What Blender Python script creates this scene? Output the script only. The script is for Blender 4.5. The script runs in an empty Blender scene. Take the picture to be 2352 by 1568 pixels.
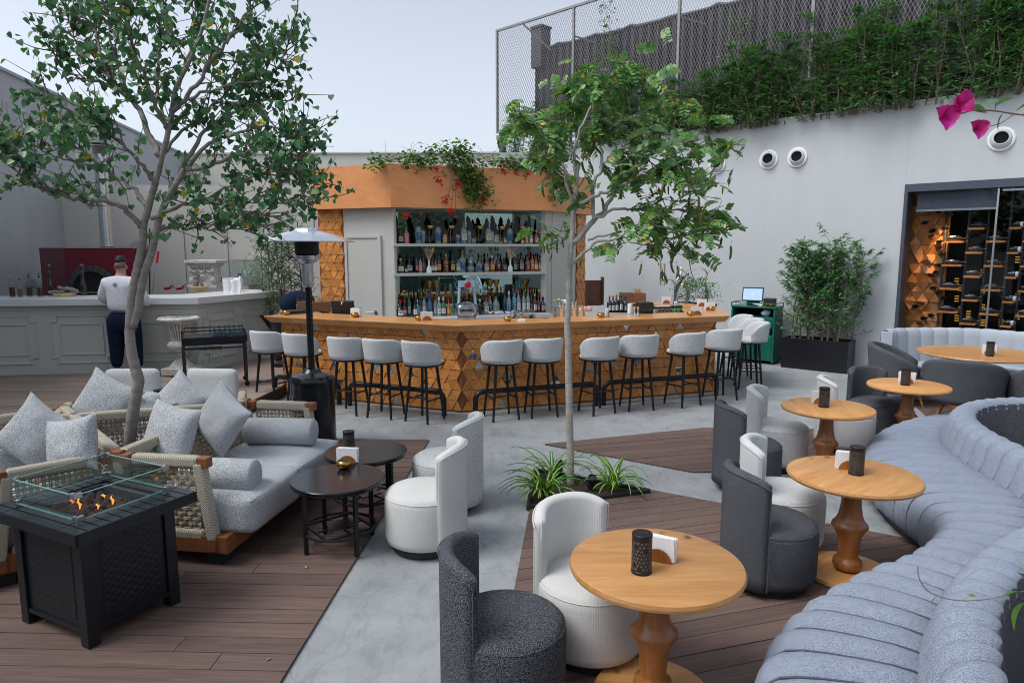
import bpy, bmesh, math, random
from math import sin, cos, pi, radians as R, atan2, hypot, sqrt
from mathutils import Vector, Matrix, Euler, noise
random.seed(7)
S = bpy.context.scene
C = S.collection
# ---------------------------------------------------------------- camera, sky, sun, exposure
EYE = 2.05; TILT = R(7.77); FPX = 1568.0
cd = bpy.data.cameras.new('camera'); cam = bpy.data.objects.new('camera', cd); C.objects.link(cam)
cd.sensor_width = 36; cd.lens = 24.0; cd.clip_end = 400; cd.clip_start = 0.05
cam.location = (0, 0, EYE); cam.rotation_euler = (R(90) - TILT, 0, 0)
cd.dof.use_dof = True; cd.dof.focus_distance = 7.5; cd.dof.aperture_fstop = 11
S.camera = cam
S.render.resolution_x = 1024; S.render.resolution_y = 682
wd = bpy.data.worlds.new('World'); S.world = wd; wd.use_nodes = True
wn = wd.node_tree.nodes; wl = wd.node_tree.links; wn.clear()
sky = wn.new('ShaderNodeTexSky'); sky.sky_type = 'NISHITA'; sky.sun_disc = False
SUN_EL, SUN_AZ = 56, -112      # azimuth measured clockwise from +Y
sky.sun_elevation = R(SUN_EL); sky.sun_rotation = R(SUN_AZ); sky.air_density = 1.0; sky.dust_density = 2.2; sky.ozone_density = 1.5
hs = wn.new('ShaderNodeHueSaturation'); hs.inputs['Saturation'].default_value = 0.27; hs.inputs['Value'].default_value = 1.0
tint = wn.new('ShaderNodeMixRGB'); tint.blend_type = 'MULTIPLY'; tint.inputs[0].default_value = 1; tint.inputs[2].default_value = (0.95, 0.99, 1.06, 1)
bg = wn.new('ShaderNodeBackground'); bg.inputs[1].default_value = 0.135
wo = wn.new('ShaderNodeOutputWorld')
wl.new(sky.outputs[0], hs.inputs['Color']); wl.new(hs.outputs[0], tint.inputs[1]); wl.new(tint.outputs[0], bg.inputs[0]); wl.new(bg.outputs[0], wo.inputs[0])
sl = bpy.data.lights.new('sun', 'SUN'); sl.energy = 1.5; sl.angle = R(30); sl.color = (1.0, 0.97, 0.93)
so = bpy.data.objects.new('sun', sl); C.objects.link(so)
sd = Vector((sin(R(SUN_AZ)) * cos(R(SUN_EL)), cos(R(SUN_AZ)) * cos(R(SUN_EL)), sin(R(SUN_EL))))
so.rotation_euler = sd.to_track_quat('Z', 'Y').to_euler(); so.location = (0, 5, 12)
S.cycles.filter_width = 1.0
S.view_settings.view_transform = 'Standard'; S.view_settings.look = 'None'
S.view_settings.exposure = 0.55; S.view_settings.gamma = 1.0; S.view_settings.use_curve_mapping = False

# ---------------------------------------------------------------- measuring helpers (photo sight lines -> metres)
def ray(x, y):
    a = (x - 1176) / FPX; b = -(y - 784) / FPX; c, s = cos(TILT), sin(TILT)
    return (a, c + b * s, -s + b * c)
def G(x, y, z=0.0):
    r = ray(x, y); t = (z - EYE) / r[2]; return Vector((r[0] * t, r[1] * t, z))
def D(x, y, Y):
    r = ray(x, y); t = Y / r[1]; return Vector((r[0] * t, Y, EYE + r[2] * t))
def PL(x, y, q, ang):
    """point where sight line x,y meets the upright plane through q running along ang"""
    dx, dy = cos(ang), sin(ang); r = ray(x, y)
    t = (q[0] * dy - q[1] * dx) / (r[0] * dy - r[1] * dx)
    return Vector((r[0] * t, r[1] * t, EYE + r[2] * t))

# ---------------------------------------------------------------- mesh helpers
class MB:
    def __init__(s): s.v = []; s.f = []; s.m = []; s.mi = 0
    def add(s, vs, fs):
        o = len(s.v); s.v += [tuple(v) for v in vs]; s.f += [tuple(i + o for i in f) for f in fs]; s.m += [s.mi] * len(fs); return s
    def box(s, c, d, rz=0.0, M=None):
        x, y, z = d[0] / 2, d[1] / 2, d[2] / 2; vs = []
        for a in (-1, 1):
            for b in (-1, 1):
                for e in (-1, 1):
                    v = Vector((a * x, b * y, e * z))
                    if M: v = M @ v
                    elif rz: v = Vector((v.x * cos(rz) - v.y * sin(rz), v.x * sin(rz) + v.y * cos(rz), v.z))
                    vs.append(v + Vector(c))
        return s.add(vs, [(0, 1, 3, 2), (4, 6, 7, 5), (0, 4, 5, 1), (2, 3, 7, 6), (0, 2, 6, 4), (1, 5, 7, 3)])
    def bar(s, a, b, w, h=None, up=(0, 0, 1)):
        a, b = Vector(a), Vector(b); d = b - a; L = d.length
        if L < 1e-6: return s
        d = d / L; h = h or w; u = Vector(up)
        if abs(d.dot(u)) > .97: u = Vector((1, 0, 0)) if abs(d.x) < .9 else Vector((0, 1, 0))
        sx = d.cross(u).normalized(); sz = sx.cross(d).normalized()
        M = Matrix((sx, d, sz)).transposed()
        return s.box((a + b) / 2, (w, L, h), M=M)
    def tube(s, pts, r, n=8, cap=True, closed=False):
        pts = [Vector(p) for p in pts]; k = len(pts); rr = r if isinstance(r, (list, tuple)) else [r] * k
        vs = []; fs = []; prev = None
        for i, p in enumerate(pts):
            if closed: t = pts[(i + 1) % k] - pts[i - 1]
            else: t = pts[min(i + 1, k - 1)] - pts[max(i - 1, 0)]
            t = t.normalized() if t.length > 1e-9 else Vector((0, 0, 1))
            if prev is None:
                u = Vector((0, 0, 1)) if abs(t.z) < .9 else Vector((1, 0, 0)); a = t.cross(u).normalized()
            else:
                a = prev - t * prev.dot(t); a = a.normalized() if a.length > 1e-6 else t.orthogonal().normalized()
            prev = a; b = t.cross(a)
            for j in range(n):
                an = 2 * pi * j / n; vs.append(p + (a * cos(an) + b * sin(an)) * rr[i])
        for i in range(k if closed else k - 1):
            i2 = (i + 1) % k
            for j in range(n):
                fs.append((i * n + j, i * n + (j + 1) % n, i2 * n + (j + 1) % n, i2 * n + j))
        if cap and not closed: fs.append(tuple(reversed(range(n)))); fs.append(tuple((k - 1) * n + j for j in range(n)))
        return s.add(vs, fs)
    def lathe(s, prof, n=24, c=(0, 0, 0), M=None, a0=0.0, a1=2 * pi):
        full = abs(a1 - a0 - 2 * pi) < 1e-6; k = n if full else n + 1; vs = []; fs = []
        for (r, z) in prof:
            for j in range(k):
                a = a0 + (a1 - a0) * j / n; v = Vector((r * cos(a), r * sin(a), z))
                if M: v = M @ v
                vs.append(v + Vector(c))
        for i in range(len(prof) - 1):
            for j in range(n):
                j2 = (j + 1) % k; fs.append((i * k + j, i * k + j2, (i + 1) * k + j2, (i + 1) * k + j))
        if full:
            if prof[0][0] > 1e-5: fs.append(tuple(reversed(range(k))))
            if prof[-1][0] > 1e-5: fs.append(tuple((len(prof) - 1) * k + j for j in range(k)))
        return s.add(vs, fs)
    def prism(s, poly, z0, z1):
        n = len(poly); a = sum(poly[i][0] * poly[(i + 1) % n][1] - poly[(i + 1) % n][0] * poly[i][1] for i in range(n))
        if a < 0: poly = poly[::-1]
        vs = [(p[0], p[1], z0) for p in poly] + [(p[0], p[1], z1) for p in poly]
        return s.add(vs, [tuple(reversed(range(n))), tuple(range(n, 2 * n))] + [(i, (i + 1) % n, n + (i + 1) % n, n + i) for i in range(n)])
    def grid(s, P, closeu=False, closev=False):
        nu = len(P); nv = len(P[0]); vs = [p for row in P for p in row]; fs = []
        for i in range(nu if closeu else nu - 1):
            for j in range(nv if closev else nv - 1):
                i2, j2 = (i + 1) % nu, (j + 1) % nv
                fs.append((i * nv + j, i * nv + j2, i2 * nv + j2, i2 * nv + j))
        return s.add(vs, fs)
    def ell(s, c, r, n=12, m=8, e=1.0, M=None):
        f = lambda v: math.copysign(abs(v) ** e, v); P = []
        for i in range(m + 1):
            th = -pi / 2 + pi * i / m; row = []
            for j in range(n):
                ph = 2 * pi * j / n
                v = Vector((r[0] * f(cos(th)) * f(cos(ph)), r[1] * f(cos(th)) * f(sin(ph)), r[2] * f(sin(th))))
                if M: v = M @ v
                row.append(v + Vector(c))
            P.append(row)
        return s.grid(P, closev=True)
def tag(o, label=None, cat=None, group=None, kind=None):
    if label: o['label'] = label
    if cat: o['category'] = cat
    if group: o['group'] = group
    if kind: o['kind'] = kind
    return o
def obj(name, mb, mat, parent=None, smooth=False, bevel=0.0, loc=(0, 0, 0), rz=0.0, sub=0, sharp=None):
    me = bpy.data.meshes.new(name); me.from_pydata(mb.v, [], mb.f)
    mats = mat if isinstance(mat, (list, tuple)) else [mat]
    for m in mats: me.materials.append(m)
    if len(mats) > 1: me.polygons.foreach_set('material_index', mb.m)
    bm = bmesh.new(); bm.from_mesh(me); bmesh.ops.recalc_face_normals(bm, faces=bm.faces) if len(mb.f) < 20000 else None
    bm.to_mesh(me); bm.free()
    if smooth or sharp:
        me.polygons.foreach_set('use_smooth', [True] * len(me.polygons))
        if smooth != 'all':
            me.set_sharp_from_angle(angle=R(sharp or 42))
    o = bpy.data.objects.new(name, me); C.objects.link(o)
    o.location = loc; o.rotation_euler = (0, 0, rz)
    if parent: o.parent = parent
    if bevel:
        b = o.modifiers.new('b', 'BEVEL'); b.width = bevel; b.segments = 2; b.limit_method = 'ANGLE'; b.angle_limit = R(40)
    if sub:
        b = o.modifiers.new('s', 'SUBSURF'); b.levels = sub; b.render_levels = sub
    return o
def rawobj(name, mb, mat, parent=None, smooth=False):
    me = bpy.data.meshes.new(name); me.from_pydata(mb.v, [], mb.f)
    mats = mat if isinstance(mat, (list, tuple)) else [mat]
    for m in mats: me.materials.append(m)
    if len(mats) > 1: me.polygons.foreach_set('material_index', mb.m)
    if smooth: me.polygons.foreach_set('use_smooth', [True] * len(me.polygons))
    o = bpy.data.objects.new(name, me); C.objects.link(o)
    if parent: o.parent = parent
    return o
def inst(name, me, parent=None, loc=(0, 0, 0), rot=None, M=None):
    o = bpy.data.objects.new(name, me); C.objects.link(o)
    if parent: o.parent = parent
    if M is not None: o.matrix_local = M
    else:
        o.location = loc
        if rot: o.rotation_euler = rot
    return o
def thing(name, label, cat, loc=(0, 0, 0), rz=0.0, group=None):
    o = bpy.data.objects.new(name, None); C.objects.link(o); o.location = loc; o.rotation_euler = (0, 0, rz); o.empty_display_size = .1
    return tag(o, label, cat, group)
def copy_tree(o, loc=None, rz=None, label=None, group=None, parent=None, kids=None):
    if kids is None:
        kids = {}
        for x in C.objects:
            if x.parent: kids.setdefault(x.parent.name, []).append(x)
    c = o.copy(); C.objects.link(c)
    if parent: c.parent = parent
    if loc is not None: c.location = loc
    if rz is not None: c.rotation_euler = (0, 0, rz)
    if label: c['label'] = label
    if group: c['group'] = group
    for ch in kids.get(o.name, []): copy_tree(ch, parent=c, kids=kids)
    return c
def text_mesh(body, size, extrude=.0005):
    cu = bpy.data.curves.new('t', 'FONT'); cu.body = body; cu.size = size; cu.extrude = extrude; cu.align_x = 'CENTER'; cu.align_y = 'CENTER'
    o = bpy.data.objects.new('t', cu); C.objects.link(o); bpy.context.view_layer.update()
    me = bpy.data.meshes.new_from_object(o); bpy.data.objects.remove(o); return me
def clip(poly, a, b):
    """keep the part of poly on the left of a->b"""
    out = []; n = len(poly)
    side = lambda p: (b[0] - a[0]) * (p[1] - a[1]) - (b[1] - a[1]) * (p[0] - a[0])
    for i in range(n):
        p, q = poly[i], poly[(i + 1) % n]; sp, sq = side(p), side(q)
        if sp >= 0: out.append(p)
        if (sp > 0) != (sq > 0) and abs(sp - sq) > 1e-12:
            t = sp / (sp - sq); out.append((p[0] + (q[0] - p[0]) * t, p[1] + (q[1] - p[1]) * t))
    return out
def ccw(poly):
    n = len(poly); a = sum(poly[i][0] * poly[(i + 1) % n][1] - poly[(i + 1) % n][0] * poly[i][1] for i in range(n))
    return poly if a > 0 else poly[::-1]
def smoothpath(pts, k=6):
    pts = [Vector(p) for p in pts]; out = []
    for i in range(len(pts) - 1):
        p0 = pts[max(i - 1, 0)]; p1 = pts[i]; p2 = pts[i + 1]; p3 = pts[min(i + 2, len(pts) - 1)]
        for j in range(k):
            t = j / k
            out.append(0.5 * ((2 * p1) + (p2 - p0) * t + (2 * p0 - 5 * p1 + 4 * p2 - p3) * t * t + (3 * p1 - p0 - 3 * p2 + p3) * t ** 3))
    out.append(pts[-1]); return out
def ordw(n):
    return ['first', 'second', 'third', 'fourth', 'fifth', 'sixth', 'seventh', 'eighth', 'ninth', 'tenth', 'eleventh', 'twelfth', 'thirteenth', 'fourteenth', 'fifteenth', 'sixteenth', 'seventeenth', 'eighteenth', 'nineteenth', 'twentieth', 'twenty-first', 'twenty-second', 'twenty-third', 'twenty-fourth', 'twenty-fifth', 'twenty-sixth', 'twenty-seventh', 'twenty-eighth', 'twenty-ninth', 'thirtieth'][n]

# ---------------------------------------------------------------- materials
class NT:
    def __init__(s, name):
        s.mat = bpy.data.materials.new(name); s.mat.use_nodes = True; s.t = s.mat.node_tree; s.n = s.t.nodes; s.l = s.t.links
        s.b = s.n['Principled BSDF']; s.co = s.n.new('ShaderNodeTexCoord').outputs['Object']
    def link(s, a, b): s.l.new(a, b)
    def mapc(s, sc=(1, 1, 1), rot=(0, 0, 0)):
        m = s.n.new('ShaderNodeMapping'); m.inputs['Scale'].default_value = sc; m.inputs['Rotation'].default_value = rot; s.link(s.co, m.inputs[0]); return m.outputs[0]
    def noise(s, scale, detail=4, rough=.55, co=None, dist=0):
        m = s.n.new('ShaderNodeTexNoise'); m.inputs['Scale'].default_value = scale; m.inputs['Detail'].default_value = detail; m.inputs['Roughness'].default_value = rough; m.inputs['Distortion'].default_value = dist
        s.link(co or s.co, m.inputs['Vector']); return m.outputs['Fac']
    def ramp(s, fac, stops):
        r = s.n.new('ShaderNodeValToRGB'); e = r.color_ramp.elements
        while len(e) < len(stops): e.new(.5)
        for i, (p, c) in enumerate(stops): e[i].position = p; e[i].color = (*c, 1) if len(c) == 3 else c
        s.link(fac, r.inputs[0]); return r.outputs[0]
    def mix(s, fac, a, b, mode='MIX'):
        m = s.n.new('ShaderNodeMixRGB'); m.blend_type = mode
        for i, x in enumerate((fac, a, b)):
            if isinstance(x, (int, float)): m.inputs[i].default_value = x
            elif isinstance(x, tuple): m.inputs[i].default_value = (*x, 1)
            else: s.link(x, m.inputs[i])
        return m.outputs[0]
    def math(s, op, a, b=0.0):
        m = s.n.new('ShaderNodeMath'); m.operation = op
        for i, x in enumerate((a, b)):
            if isinstance(x, (int, float)): m.inputs[i].default_value = x
            else: s.link(x, m.inputs[i])
        return m.outputs[0]
    def rnd(s):
        o = s.n.new('ShaderNodeObjectInfo').outputs['Random']; g = s.n.new('ShaderNodeNewGeometry').outputs['Random Per Island']
        return s.math('FRACT', s.math('ADD', o, g))
    def bump(s, h, strength=.3, dist=.01):
        b = s.n.new('ShaderNodeBump'); b.inputs['Strength'].default_value = strength; b.inputs['Distance'].default_value = dist
        s.link(h, b.inputs['Height']); s.link(b.outputs[0], s.b.inputs['Normal'])
    def set(s, base=None, rough=None, metal=None, spec=None, **k):
        I = s.b.inputs
        for key, v in (('Base Color', base), ('Roughness', rough), ('Metallic', metal), ('Specular IOR Level', spec)):
            if v is None: continue
            if isinstance(v, tuple): I[key].default_value = (*v, 1)
            elif isinstance(v, (int, float)): I[key].default_value = v
            else: s.link(v, I[key])
        for key, v in k.items(): I[key.replace('_', ' ')].default_value = v
        return s.mat
def plain(name, col, rough=.5, metal=0., var=.08, nscale=12, bump=0.0, bscale=60, spec=.5):
    t = NT(name); n = t.noise(nscale); lo = tuple(c * (1 - var) for c in col); hi = tuple(min(1, c * (1 + var)) for c in col)
    c = t.ramp(n, [(.3, lo), (.7, hi)])
    if bump: t.bump(t.noise(bscale, 3), bump, .004)
    return t.set(c, rough, metal, spec)
def concrete():
    t = NT('concrete'); a = t.noise(.55, 6, .65); b = t.noise(3.2, 7, .72); c = t.noise(22, 5, .7)
    base = t.ramp(t.mix(.5, a, b), [(.3, (.22, .235, .245)), (.47, (.28, .30, .31)), (.58, (.325, .345, .355)), (.72, (.40, .42, .43))])
    st = t.ramp(t.noise(9, 8, .8, t.mapc((1, .45, 1), (0, 0, .5)), .6), [(.5, (1, 1, 1)), (.62, (.5, .5, .49))])
    k = t.mix(.38, base, st, 'MULTIPLY')
    v = t.n.new('ShaderNodeTexVoronoi'); v.feature = 'DISTANCE_TO_EDGE'; v.inputs['Scale'].default_value = .4
    dn = t.n.new('ShaderNodeTexNoise'); dn.inputs['Scale'].default_value = 2.2; dn.inputs['Detail'].default_value = 6; t.link(t.co, dn.inputs['Vector'])
    va = t.n.new('ShaderNodeVectorMath'); va.operation = 'MULTIPLY_ADD'; t.link(dn.outputs['Color'], va.inputs[0]); va.inputs[1].default_value = (.5, .5, .5); t.link(t.co, va.inputs[2])
    t.link(va.outputs[0], v.inputs['Vector'])
    cr = t.ramp(v.outputs['Distance'], [(.0, (.5, .51, .52)), (.004, (1, 1, 1))])
    k = t.mix(.3, k, cr, 'MULTIPLY')
    sp = t.ramp(t.noise(60, 4, .7), [(.66, (1, 1, 1)), (.74, (.45, .42, .38))]); k = t.mix(.6, k, sp, 'MULTIPLY')
    t.bump(c, .18, .006); return t.set(k, t.ramp(b, [(.3, (.42,) * 3), (.7, (.72,) * 3)]), spec=.4)
def plaster(name, col, dirt=.12):
    t = NT(name); a = t.noise(.8, 5, .6); z = t.noise(2.2, 6, .7, t.mapc((1, 1, .18)))
    lo = tuple(c * (1 - dirt) for c in col); c = t.ramp(t.mix(.5, a, z), [(.3, lo), (.62, col)])
    d = t.ramp(t.noise(5, 7, .8, t.mapc((1.6, 1.6, .5))), [(.6, (1, 1, 1)), (.78, (.86, .85, .82))]); c = t.mix(.6, c, d, 'MULTIPLY')
    t.bump(t.noise(45, 5, .6), .1, .004); return t.set(c, .85, spec=.25)
def wood(name, dark, mid, light, scale=1.0, rough=.42, axis=0, rnd=True, knots=False, stretch=14, spec=.5, rot=0, var=1.0):
    t = NT(name); sc = [stretch * scale] * 3; sc[axis] = 1.1 * scale
    off = t.n.new('ShaderNodeVectorMath'); off.operation = 'ADD'; r = t.rnd(); cb = t.n.new('ShaderNodeCombineXYZ')
    q = t.math('MULTIPLY', r, 40.0)
    for i in range(3): t.link(q, cb.inputs[i])
    t.link(t.mapc(tuple(sc), (0, 0, rot)), off.inputs[0]); t.link(cb.outputs[0], off.inputs[1])
    n = t.noise(1.0, 7, .68, off.outputs[0], .9); g = t.noise(5.0, 4, .7, off.outputs[0])
    c = t.ramp(t.mix(.25, n, g), [(.28, dark), (.5, mid), (.72, light)])
    if rnd:
        v_ = var; h = t.ramp(r, [(0, (1 - .38 * v_, 1 - .4 * v_, 1 - .42 * v_)), (.35, (1 - .14 * v_,) * 3), (.75, (1 + .08 * v_, 1 + .06 * v_, 1.0)), (1, (1 + .25 * v_, 1 + .2 * v_, 1 + .12 * v_))]); c = t.mix(1, c, h, 'MULTIPLY')
    if knots:
        v = t.n.new('ShaderNodeTexVoronoi'); v.inputs['Scale'].default_value = 5.2; t.link(t.mapc((1, .8, 1)), v.inputs['Vector'])
        k = t.ramp(v.outputs['Distance'], [(.05, (.16, .07, .03)), (.13, (1, 1, 1))]); c = t.mix(.8, c, k, 'MULTIPLY')
    t.bump(g, .12, .003); return t.set(c, rough, spec=spec)
def fabric(name, lo, mid, hi, scale=120, rough=.95, bs=.5, ribs=0, axis='X', mott=.1):
    t = NT(name); n = t.noise(scale, 2, .5, None if not ribs else t.mapc((1, 1, .45))); big = t.noise(2.4, 4)
    c = t.ramp(n, [(.36, lo), (.5, mid), (.62, hi)])
    c = t.mix(1, c, t.ramp(big, [(.3, (1 - mott,) * 3), (.65, (1.0,) * 3)]), 'MULTIPLY')
    t.bump(n, bs, .006)
    return t.set(c, rough, spec=.1, Sheen_Weight=.06 if hi[0] > .2 else 0.0)
def ribbed(name, lo, hi, scale=150):
    """fine vertical cord running round a drum: angle about the thing's own axis"""
    t = NT(name); sx = t.n.new('ShaderNodeSeparateXYZ'); t.link(t.co, sx.inputs[0])
    an = t.math('ARCTAN2', sx.outputs[1], sx.outputs[0]); s = t.math('SINE', t.math('MULTIPLY', an, float(scale)))
    z = t.math('SINE', t.math('MULTIPLY', sx.outputs[2], 520.0)); h = t.math('ADD', s, t.math('MULTIPLY', z, .1))
    h = t.math('ADD', h, t.math('MULTIPLY', t.math('SUBTRACT', t.noise(90, 2), .5), 3.0))
    c = t.ramp(t.math('MULTIPLY_ADD' if False else 'ADD', t.math('MULTIPLY', h, .28), .5), [(.2, lo), (.75, hi)])
    c = t.mix(1, c, t.ramp(t.noise(3, 4), [(.3, (.9,) * 3), (.65, (1,) * 3)]), 'MULTIPLY')
    t.bump(h, .2, .003); return t.set(c, .92, spec=.15)
def glassy(name, tint=(.9, .97, .95), amount=.12, rough=.02, k=.8):
    m = bpy.data.materials.new(name); m.use_nodes = True; n = m.node_tree.nodes; l = m.node_tree.links; n.clear()
    tr = n.new('ShaderNodeBsdfTransparent'); tr.inputs[0].default_value = (*tint, 1); gl = n.new('ShaderNodeBsdfGlossy'); gl.inputs['Roughness'].default_value = rough
    fr = n.new('ShaderNodeFresnel'); fr.inputs[0].default_value = 1.45; ad = n.new('ShaderNodeMath'); ad.operation = 'MULTIPLY_ADD'; ad.inputs[1].default_value = k; ad.inputs[2].default_value = amount * .4
    l.new(fr.outputs[0], ad.inputs[0]); mx = n.new('ShaderNodeMixShader'); l.new(ad.outputs[0], mx.inputs[0]); l.new(tr.outputs[0], mx.inputs[1]); l.new(gl.outputs[0], mx.inputs[2])
    o = n.new('ShaderNodeOutputMaterial'); l.new(mx.outputs[0], o.inputs[0]); return m
def leafmat(name, c1, c2, c3=None, rough=.38, trans=.25):
    t = NT(name); r = t.rnd(); st = [(0, c1), (.62, c2)] + ([(.965, c2), (.98, c3)] if c3 else []); c = t.ramp(r, st); t.set(c, rough, spec=.45)
    tl = t.n.new('ShaderNodeBsdfTranslucent'); t.link(t.mix(1, c, (1.0, 1.25, .5), 'MULTIPLY'), tl.inputs[0]); mx = t.n.new('ShaderNodeMixShader'); mx.inputs[0].default_value = trans
    out = t.n['Material Output']; t.link(t.b.outputs[0], mx.inputs[1]); t.link(tl.outputs[0], mx.inputs[2]); t.link(mx.outputs[0], out.inputs[0]); return t.mat
def emit(name, col, st):
    m = bpy.data.materials.new(name); m.use_nodes = True; b = m.node_tree.nodes['Principled BSDF']
    b.inputs['Base Color'].default_value = (*col, 1); b.inputs['Emission Color'].default_value = (*col, 1); b.inputs['Emission Strength'].default_value = st; return m
def bark(name, lo, hi, ring=9):
    t = NT(name); w = t.noise(6, 6, .7, t.mapc((1, 1, ring))); n = t.noise(18, 5); v = t.n.new('ShaderNodeTexVoronoi'); v.inputs['Scale'].default_value = 42; t.link(t.co, v.inputs['Vector'])
    c = t.ramp(t.mix(.4, w, n), [(.33, lo), (.6, hi)]); c = t.mix(.7, c, t.ramp(v.outputs['Distance'], [(.08, (.35, .27, .2)), (.18, (1, 1, 1))]), 'MULTIPLY')
    t.bump(w, .5, .01); return t.set(c, .85, spec=.2)
M = dict(
    concrete=concrete(), plank=wood('composite_plank', (.085, .055, .047), (.135, .09, .077), (.195, .135, .116), 1.6, .62, 0, stretch=26, spec=.3, var=.5), plank2=wood('pale_composite_plank', (.22, .165, .13), (.29, .225, .185), (.37, .30, .25), 1.6, .6, 0, stretch=26, spec=.3, var=.5),
    plank_dk=plain('deck_joist', (.03, .022, .02), .9),
    wall_r=plaster('plaster_pale_grey', (.50, .525, .54)), wall_l=plaster('plaster_mid_grey', (.46, .475, .49), .18), wall_b=plaster('plaster_cream', (.60, .575, .525)),
    paint=plain('grey_joinery_paint', (.50, .51, .47), .5, var=.03, nscale=3), paint_top=plain('pale_countertop', (.62, .63, .63), .35, var=.03, nscale=3),
    fascia=wood('cedar_fascia', (.62, .235, .075), (.72, .30, .11), (.77, .35, .14), .8, .5, 0, rnd=False, stretch=9),
    tile=wood('cedar_tile', (.44, .165, .035), (.62, .255, .065), (.74, .35, .11), 6, .42, 0, stretch=5, var=.55),
    bartop=wood('beech_top', (.42, .18, .055), (.55, .26, .085), (.62, .32, .12), 1.2, .28, 0, rnd=False, stretch=10),
    table=wood('pine_top', (.42, .19, .06), (.58, .29, .10), (.70, .39, .15), 1.8, .38, 0, rnd=True, knots=True, stretch=9, rot=.9),
    stem=wood('turned_wood', (.17, .055, .015), (.30, .11, .03), (.42, .175, .055), 2, .3, 2, rnd=False, stretch=6),
    teak=wood('teak_frame', (.13, .045, .016), (.21, .075, .026), (.29, .115, .045), 3, .5, 0, rnd=False),
    walnut=wood('walnut_box', (.09, .04, .02), (.2, .09, .04), (.36, .19, .09), 4, .45, 0),
    fab=fabric('light_boucle', (.19, .205, .225), (.42, .44, .465), (.64, .66, .68), 200),
    fabs=fabric('tub_chair_pale_fabric', (.38, .40, .40), (.56, .58, .58), (.68, .69, .69), 160, bs=.3, mott=.12),
    fabstool=fabric('stool_fabric', (.36, .375, .38), (.53, .55, .56), (.66, .68, .69), 170, bs=.3),
    fabk=fabric('channel_sofa_fabric', (.11, .135, .18), (.235, .27, .34), (.37, .41, .48), 260, bs=.18),
    fabb=fabric('booth_fabric', (.28, .31, .35), (.37, .41, .46), (.46, .50, .55), 300, bs=.2),
    fabd=fabric('dark_boucle', (.008, .009, .012), (.055, .06, .07), (.20, .21, .23), 250, bs=.6),
    rib=ribbed('corded_fabric', (.575, .58, .565), (.62, .62, .60)),
    rope=None, black=plain('black_powder_coat', (.012, .013, .016), .38, .3, .2, 30), blackm=plain('black_matt', (.014, .015, .018), .6, 0, .2),
    firetop=plain('fire_table_slats', (.009, .012, .017), .36, .2, .2, 5), ctop=plain('scuffed_black_top', (.008, .010, .014), .2, .2, .3, 7),
    steel=plain('brushed_steel', (.55, .56, .57), .28, 1, .1, 30), chrome=plain('chrome', (.75, .76, .77), .08, 1, .03), brass=plain('brushed_brass', (.5, .30, .07), .3, 1, .25, 14), bronze=plain('copper_bowl', (.4, .17, .07), .35, 1, .2),
    gold=plain('gold_cup', (.55, .40, .18), .15, 1, .1), mirror=plain('green_tint_mirror', (.30, .40, .38), .02, 1, .02),
    glass=glassy('clear_glass', k=.55, amount=.04), glassd=glassy('window_glass', (.90, .92, .94), 0, k=.35), glassg=glassy('glass_edge', (.25, .75, .6), .2),
    white=plain('white_paper', (.78, .79, .80), .7, var=.02), stone=None, soil=plain('soil', (.035, .022, .014), .95, bump=.8, bscale=40, var=.4, nscale=50),
    green=plain('green_paint', (.006, .115, .075), .35, 0, .18, 9), navy=fabric('navy_cloth', (.006, .010, .024), (.010, .018, .045), (.015, .028, .06), 90), shirt=fabric('white_shirt_cloth', (.66, .67, .72), (.74, .75, .80), (.8, .81, .85), 60, bs=.15),
    skin=plain('skin', (.42, .25, .18), .55, var=.08), hair=plain('hair', (.012, .01, .009), .7), oven=plain('burgundy_enamel', (.125, .006, .018), .22, 0, .1, 2),
    dark=plain('dark_void', (.006, .006, .007), .9), slate=plain('slate_metal', (.05, .055, .065), .55, .2), corr=plain('corrugated_cladding', (.06, .055, .063), .7, 0, .12, 1.2),
    galv=plain('fence_wire', (.24, .24, .24), .45, .5, .1), steelblue=plain('steel_post', (.06, .075, .10), .5, .3),
    bark1=bark('pale_bark', (.15, .135, .12), (.29, .265, .24), 4), bark2=bark('silver_bark', (.25, .235, .21), (.46, .44, .40), 16), twig=plain('twig_bark', (.16, .12, .09), .85),
    leaf1=leafmat('heart_leaf', (.025, .10, .055), (.09, .22, .10), (.45, .36, .02)), leaf2=leafmat('pinnate_leaf', (.05, .17, .075), (.19, .34, .10), (.6, .38, .03)),
    leaf3=leafmat('hedge_leaf', (.03, .11, .05), (.12, .26, .085)), leaf4=leafmat('creeper_leaf', (.05, .13, .03), (.13, .26, .05)), leaf5=leafmat('shrub_leaf', (.04, .14, .07), (.12, .26, .10)),
    pod=leafmat('seed_pod', (.09, .12, .02), (.16, .19, .03)), red=leafmat('red_blossom', (.45, .01, .02), (.6, .03, .03)), orange=leafmat('orange_blossom', (.7, .2, .01), (.8, .32, .02)), pink=leafmat('magenta_bract', (.62, .02, .22), (.55, .015, .30), trans=.35),
    lava=plain('lava_rock', (.06, .032, .03), .95, 0, .7, 40, .9, 55), candle=plain('black_lantern', (.012, .012, .013), .45, .2), hole=plain('lantern_opening', (.10, .10, .09), .8), led=emit('screen', (.22, .32, .55), .8),
    cork=plain('cork', (.45, .28, .16), .8), wheat=plain('dried_wheat', (.62, .47, .26), .8), plastic=glassy('clear_plastic', (.80, .86, .95), .5, .12), blue=plain('pale_blue_enamel', (.38, .58, .70), .3, 0, .04),
)
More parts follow.
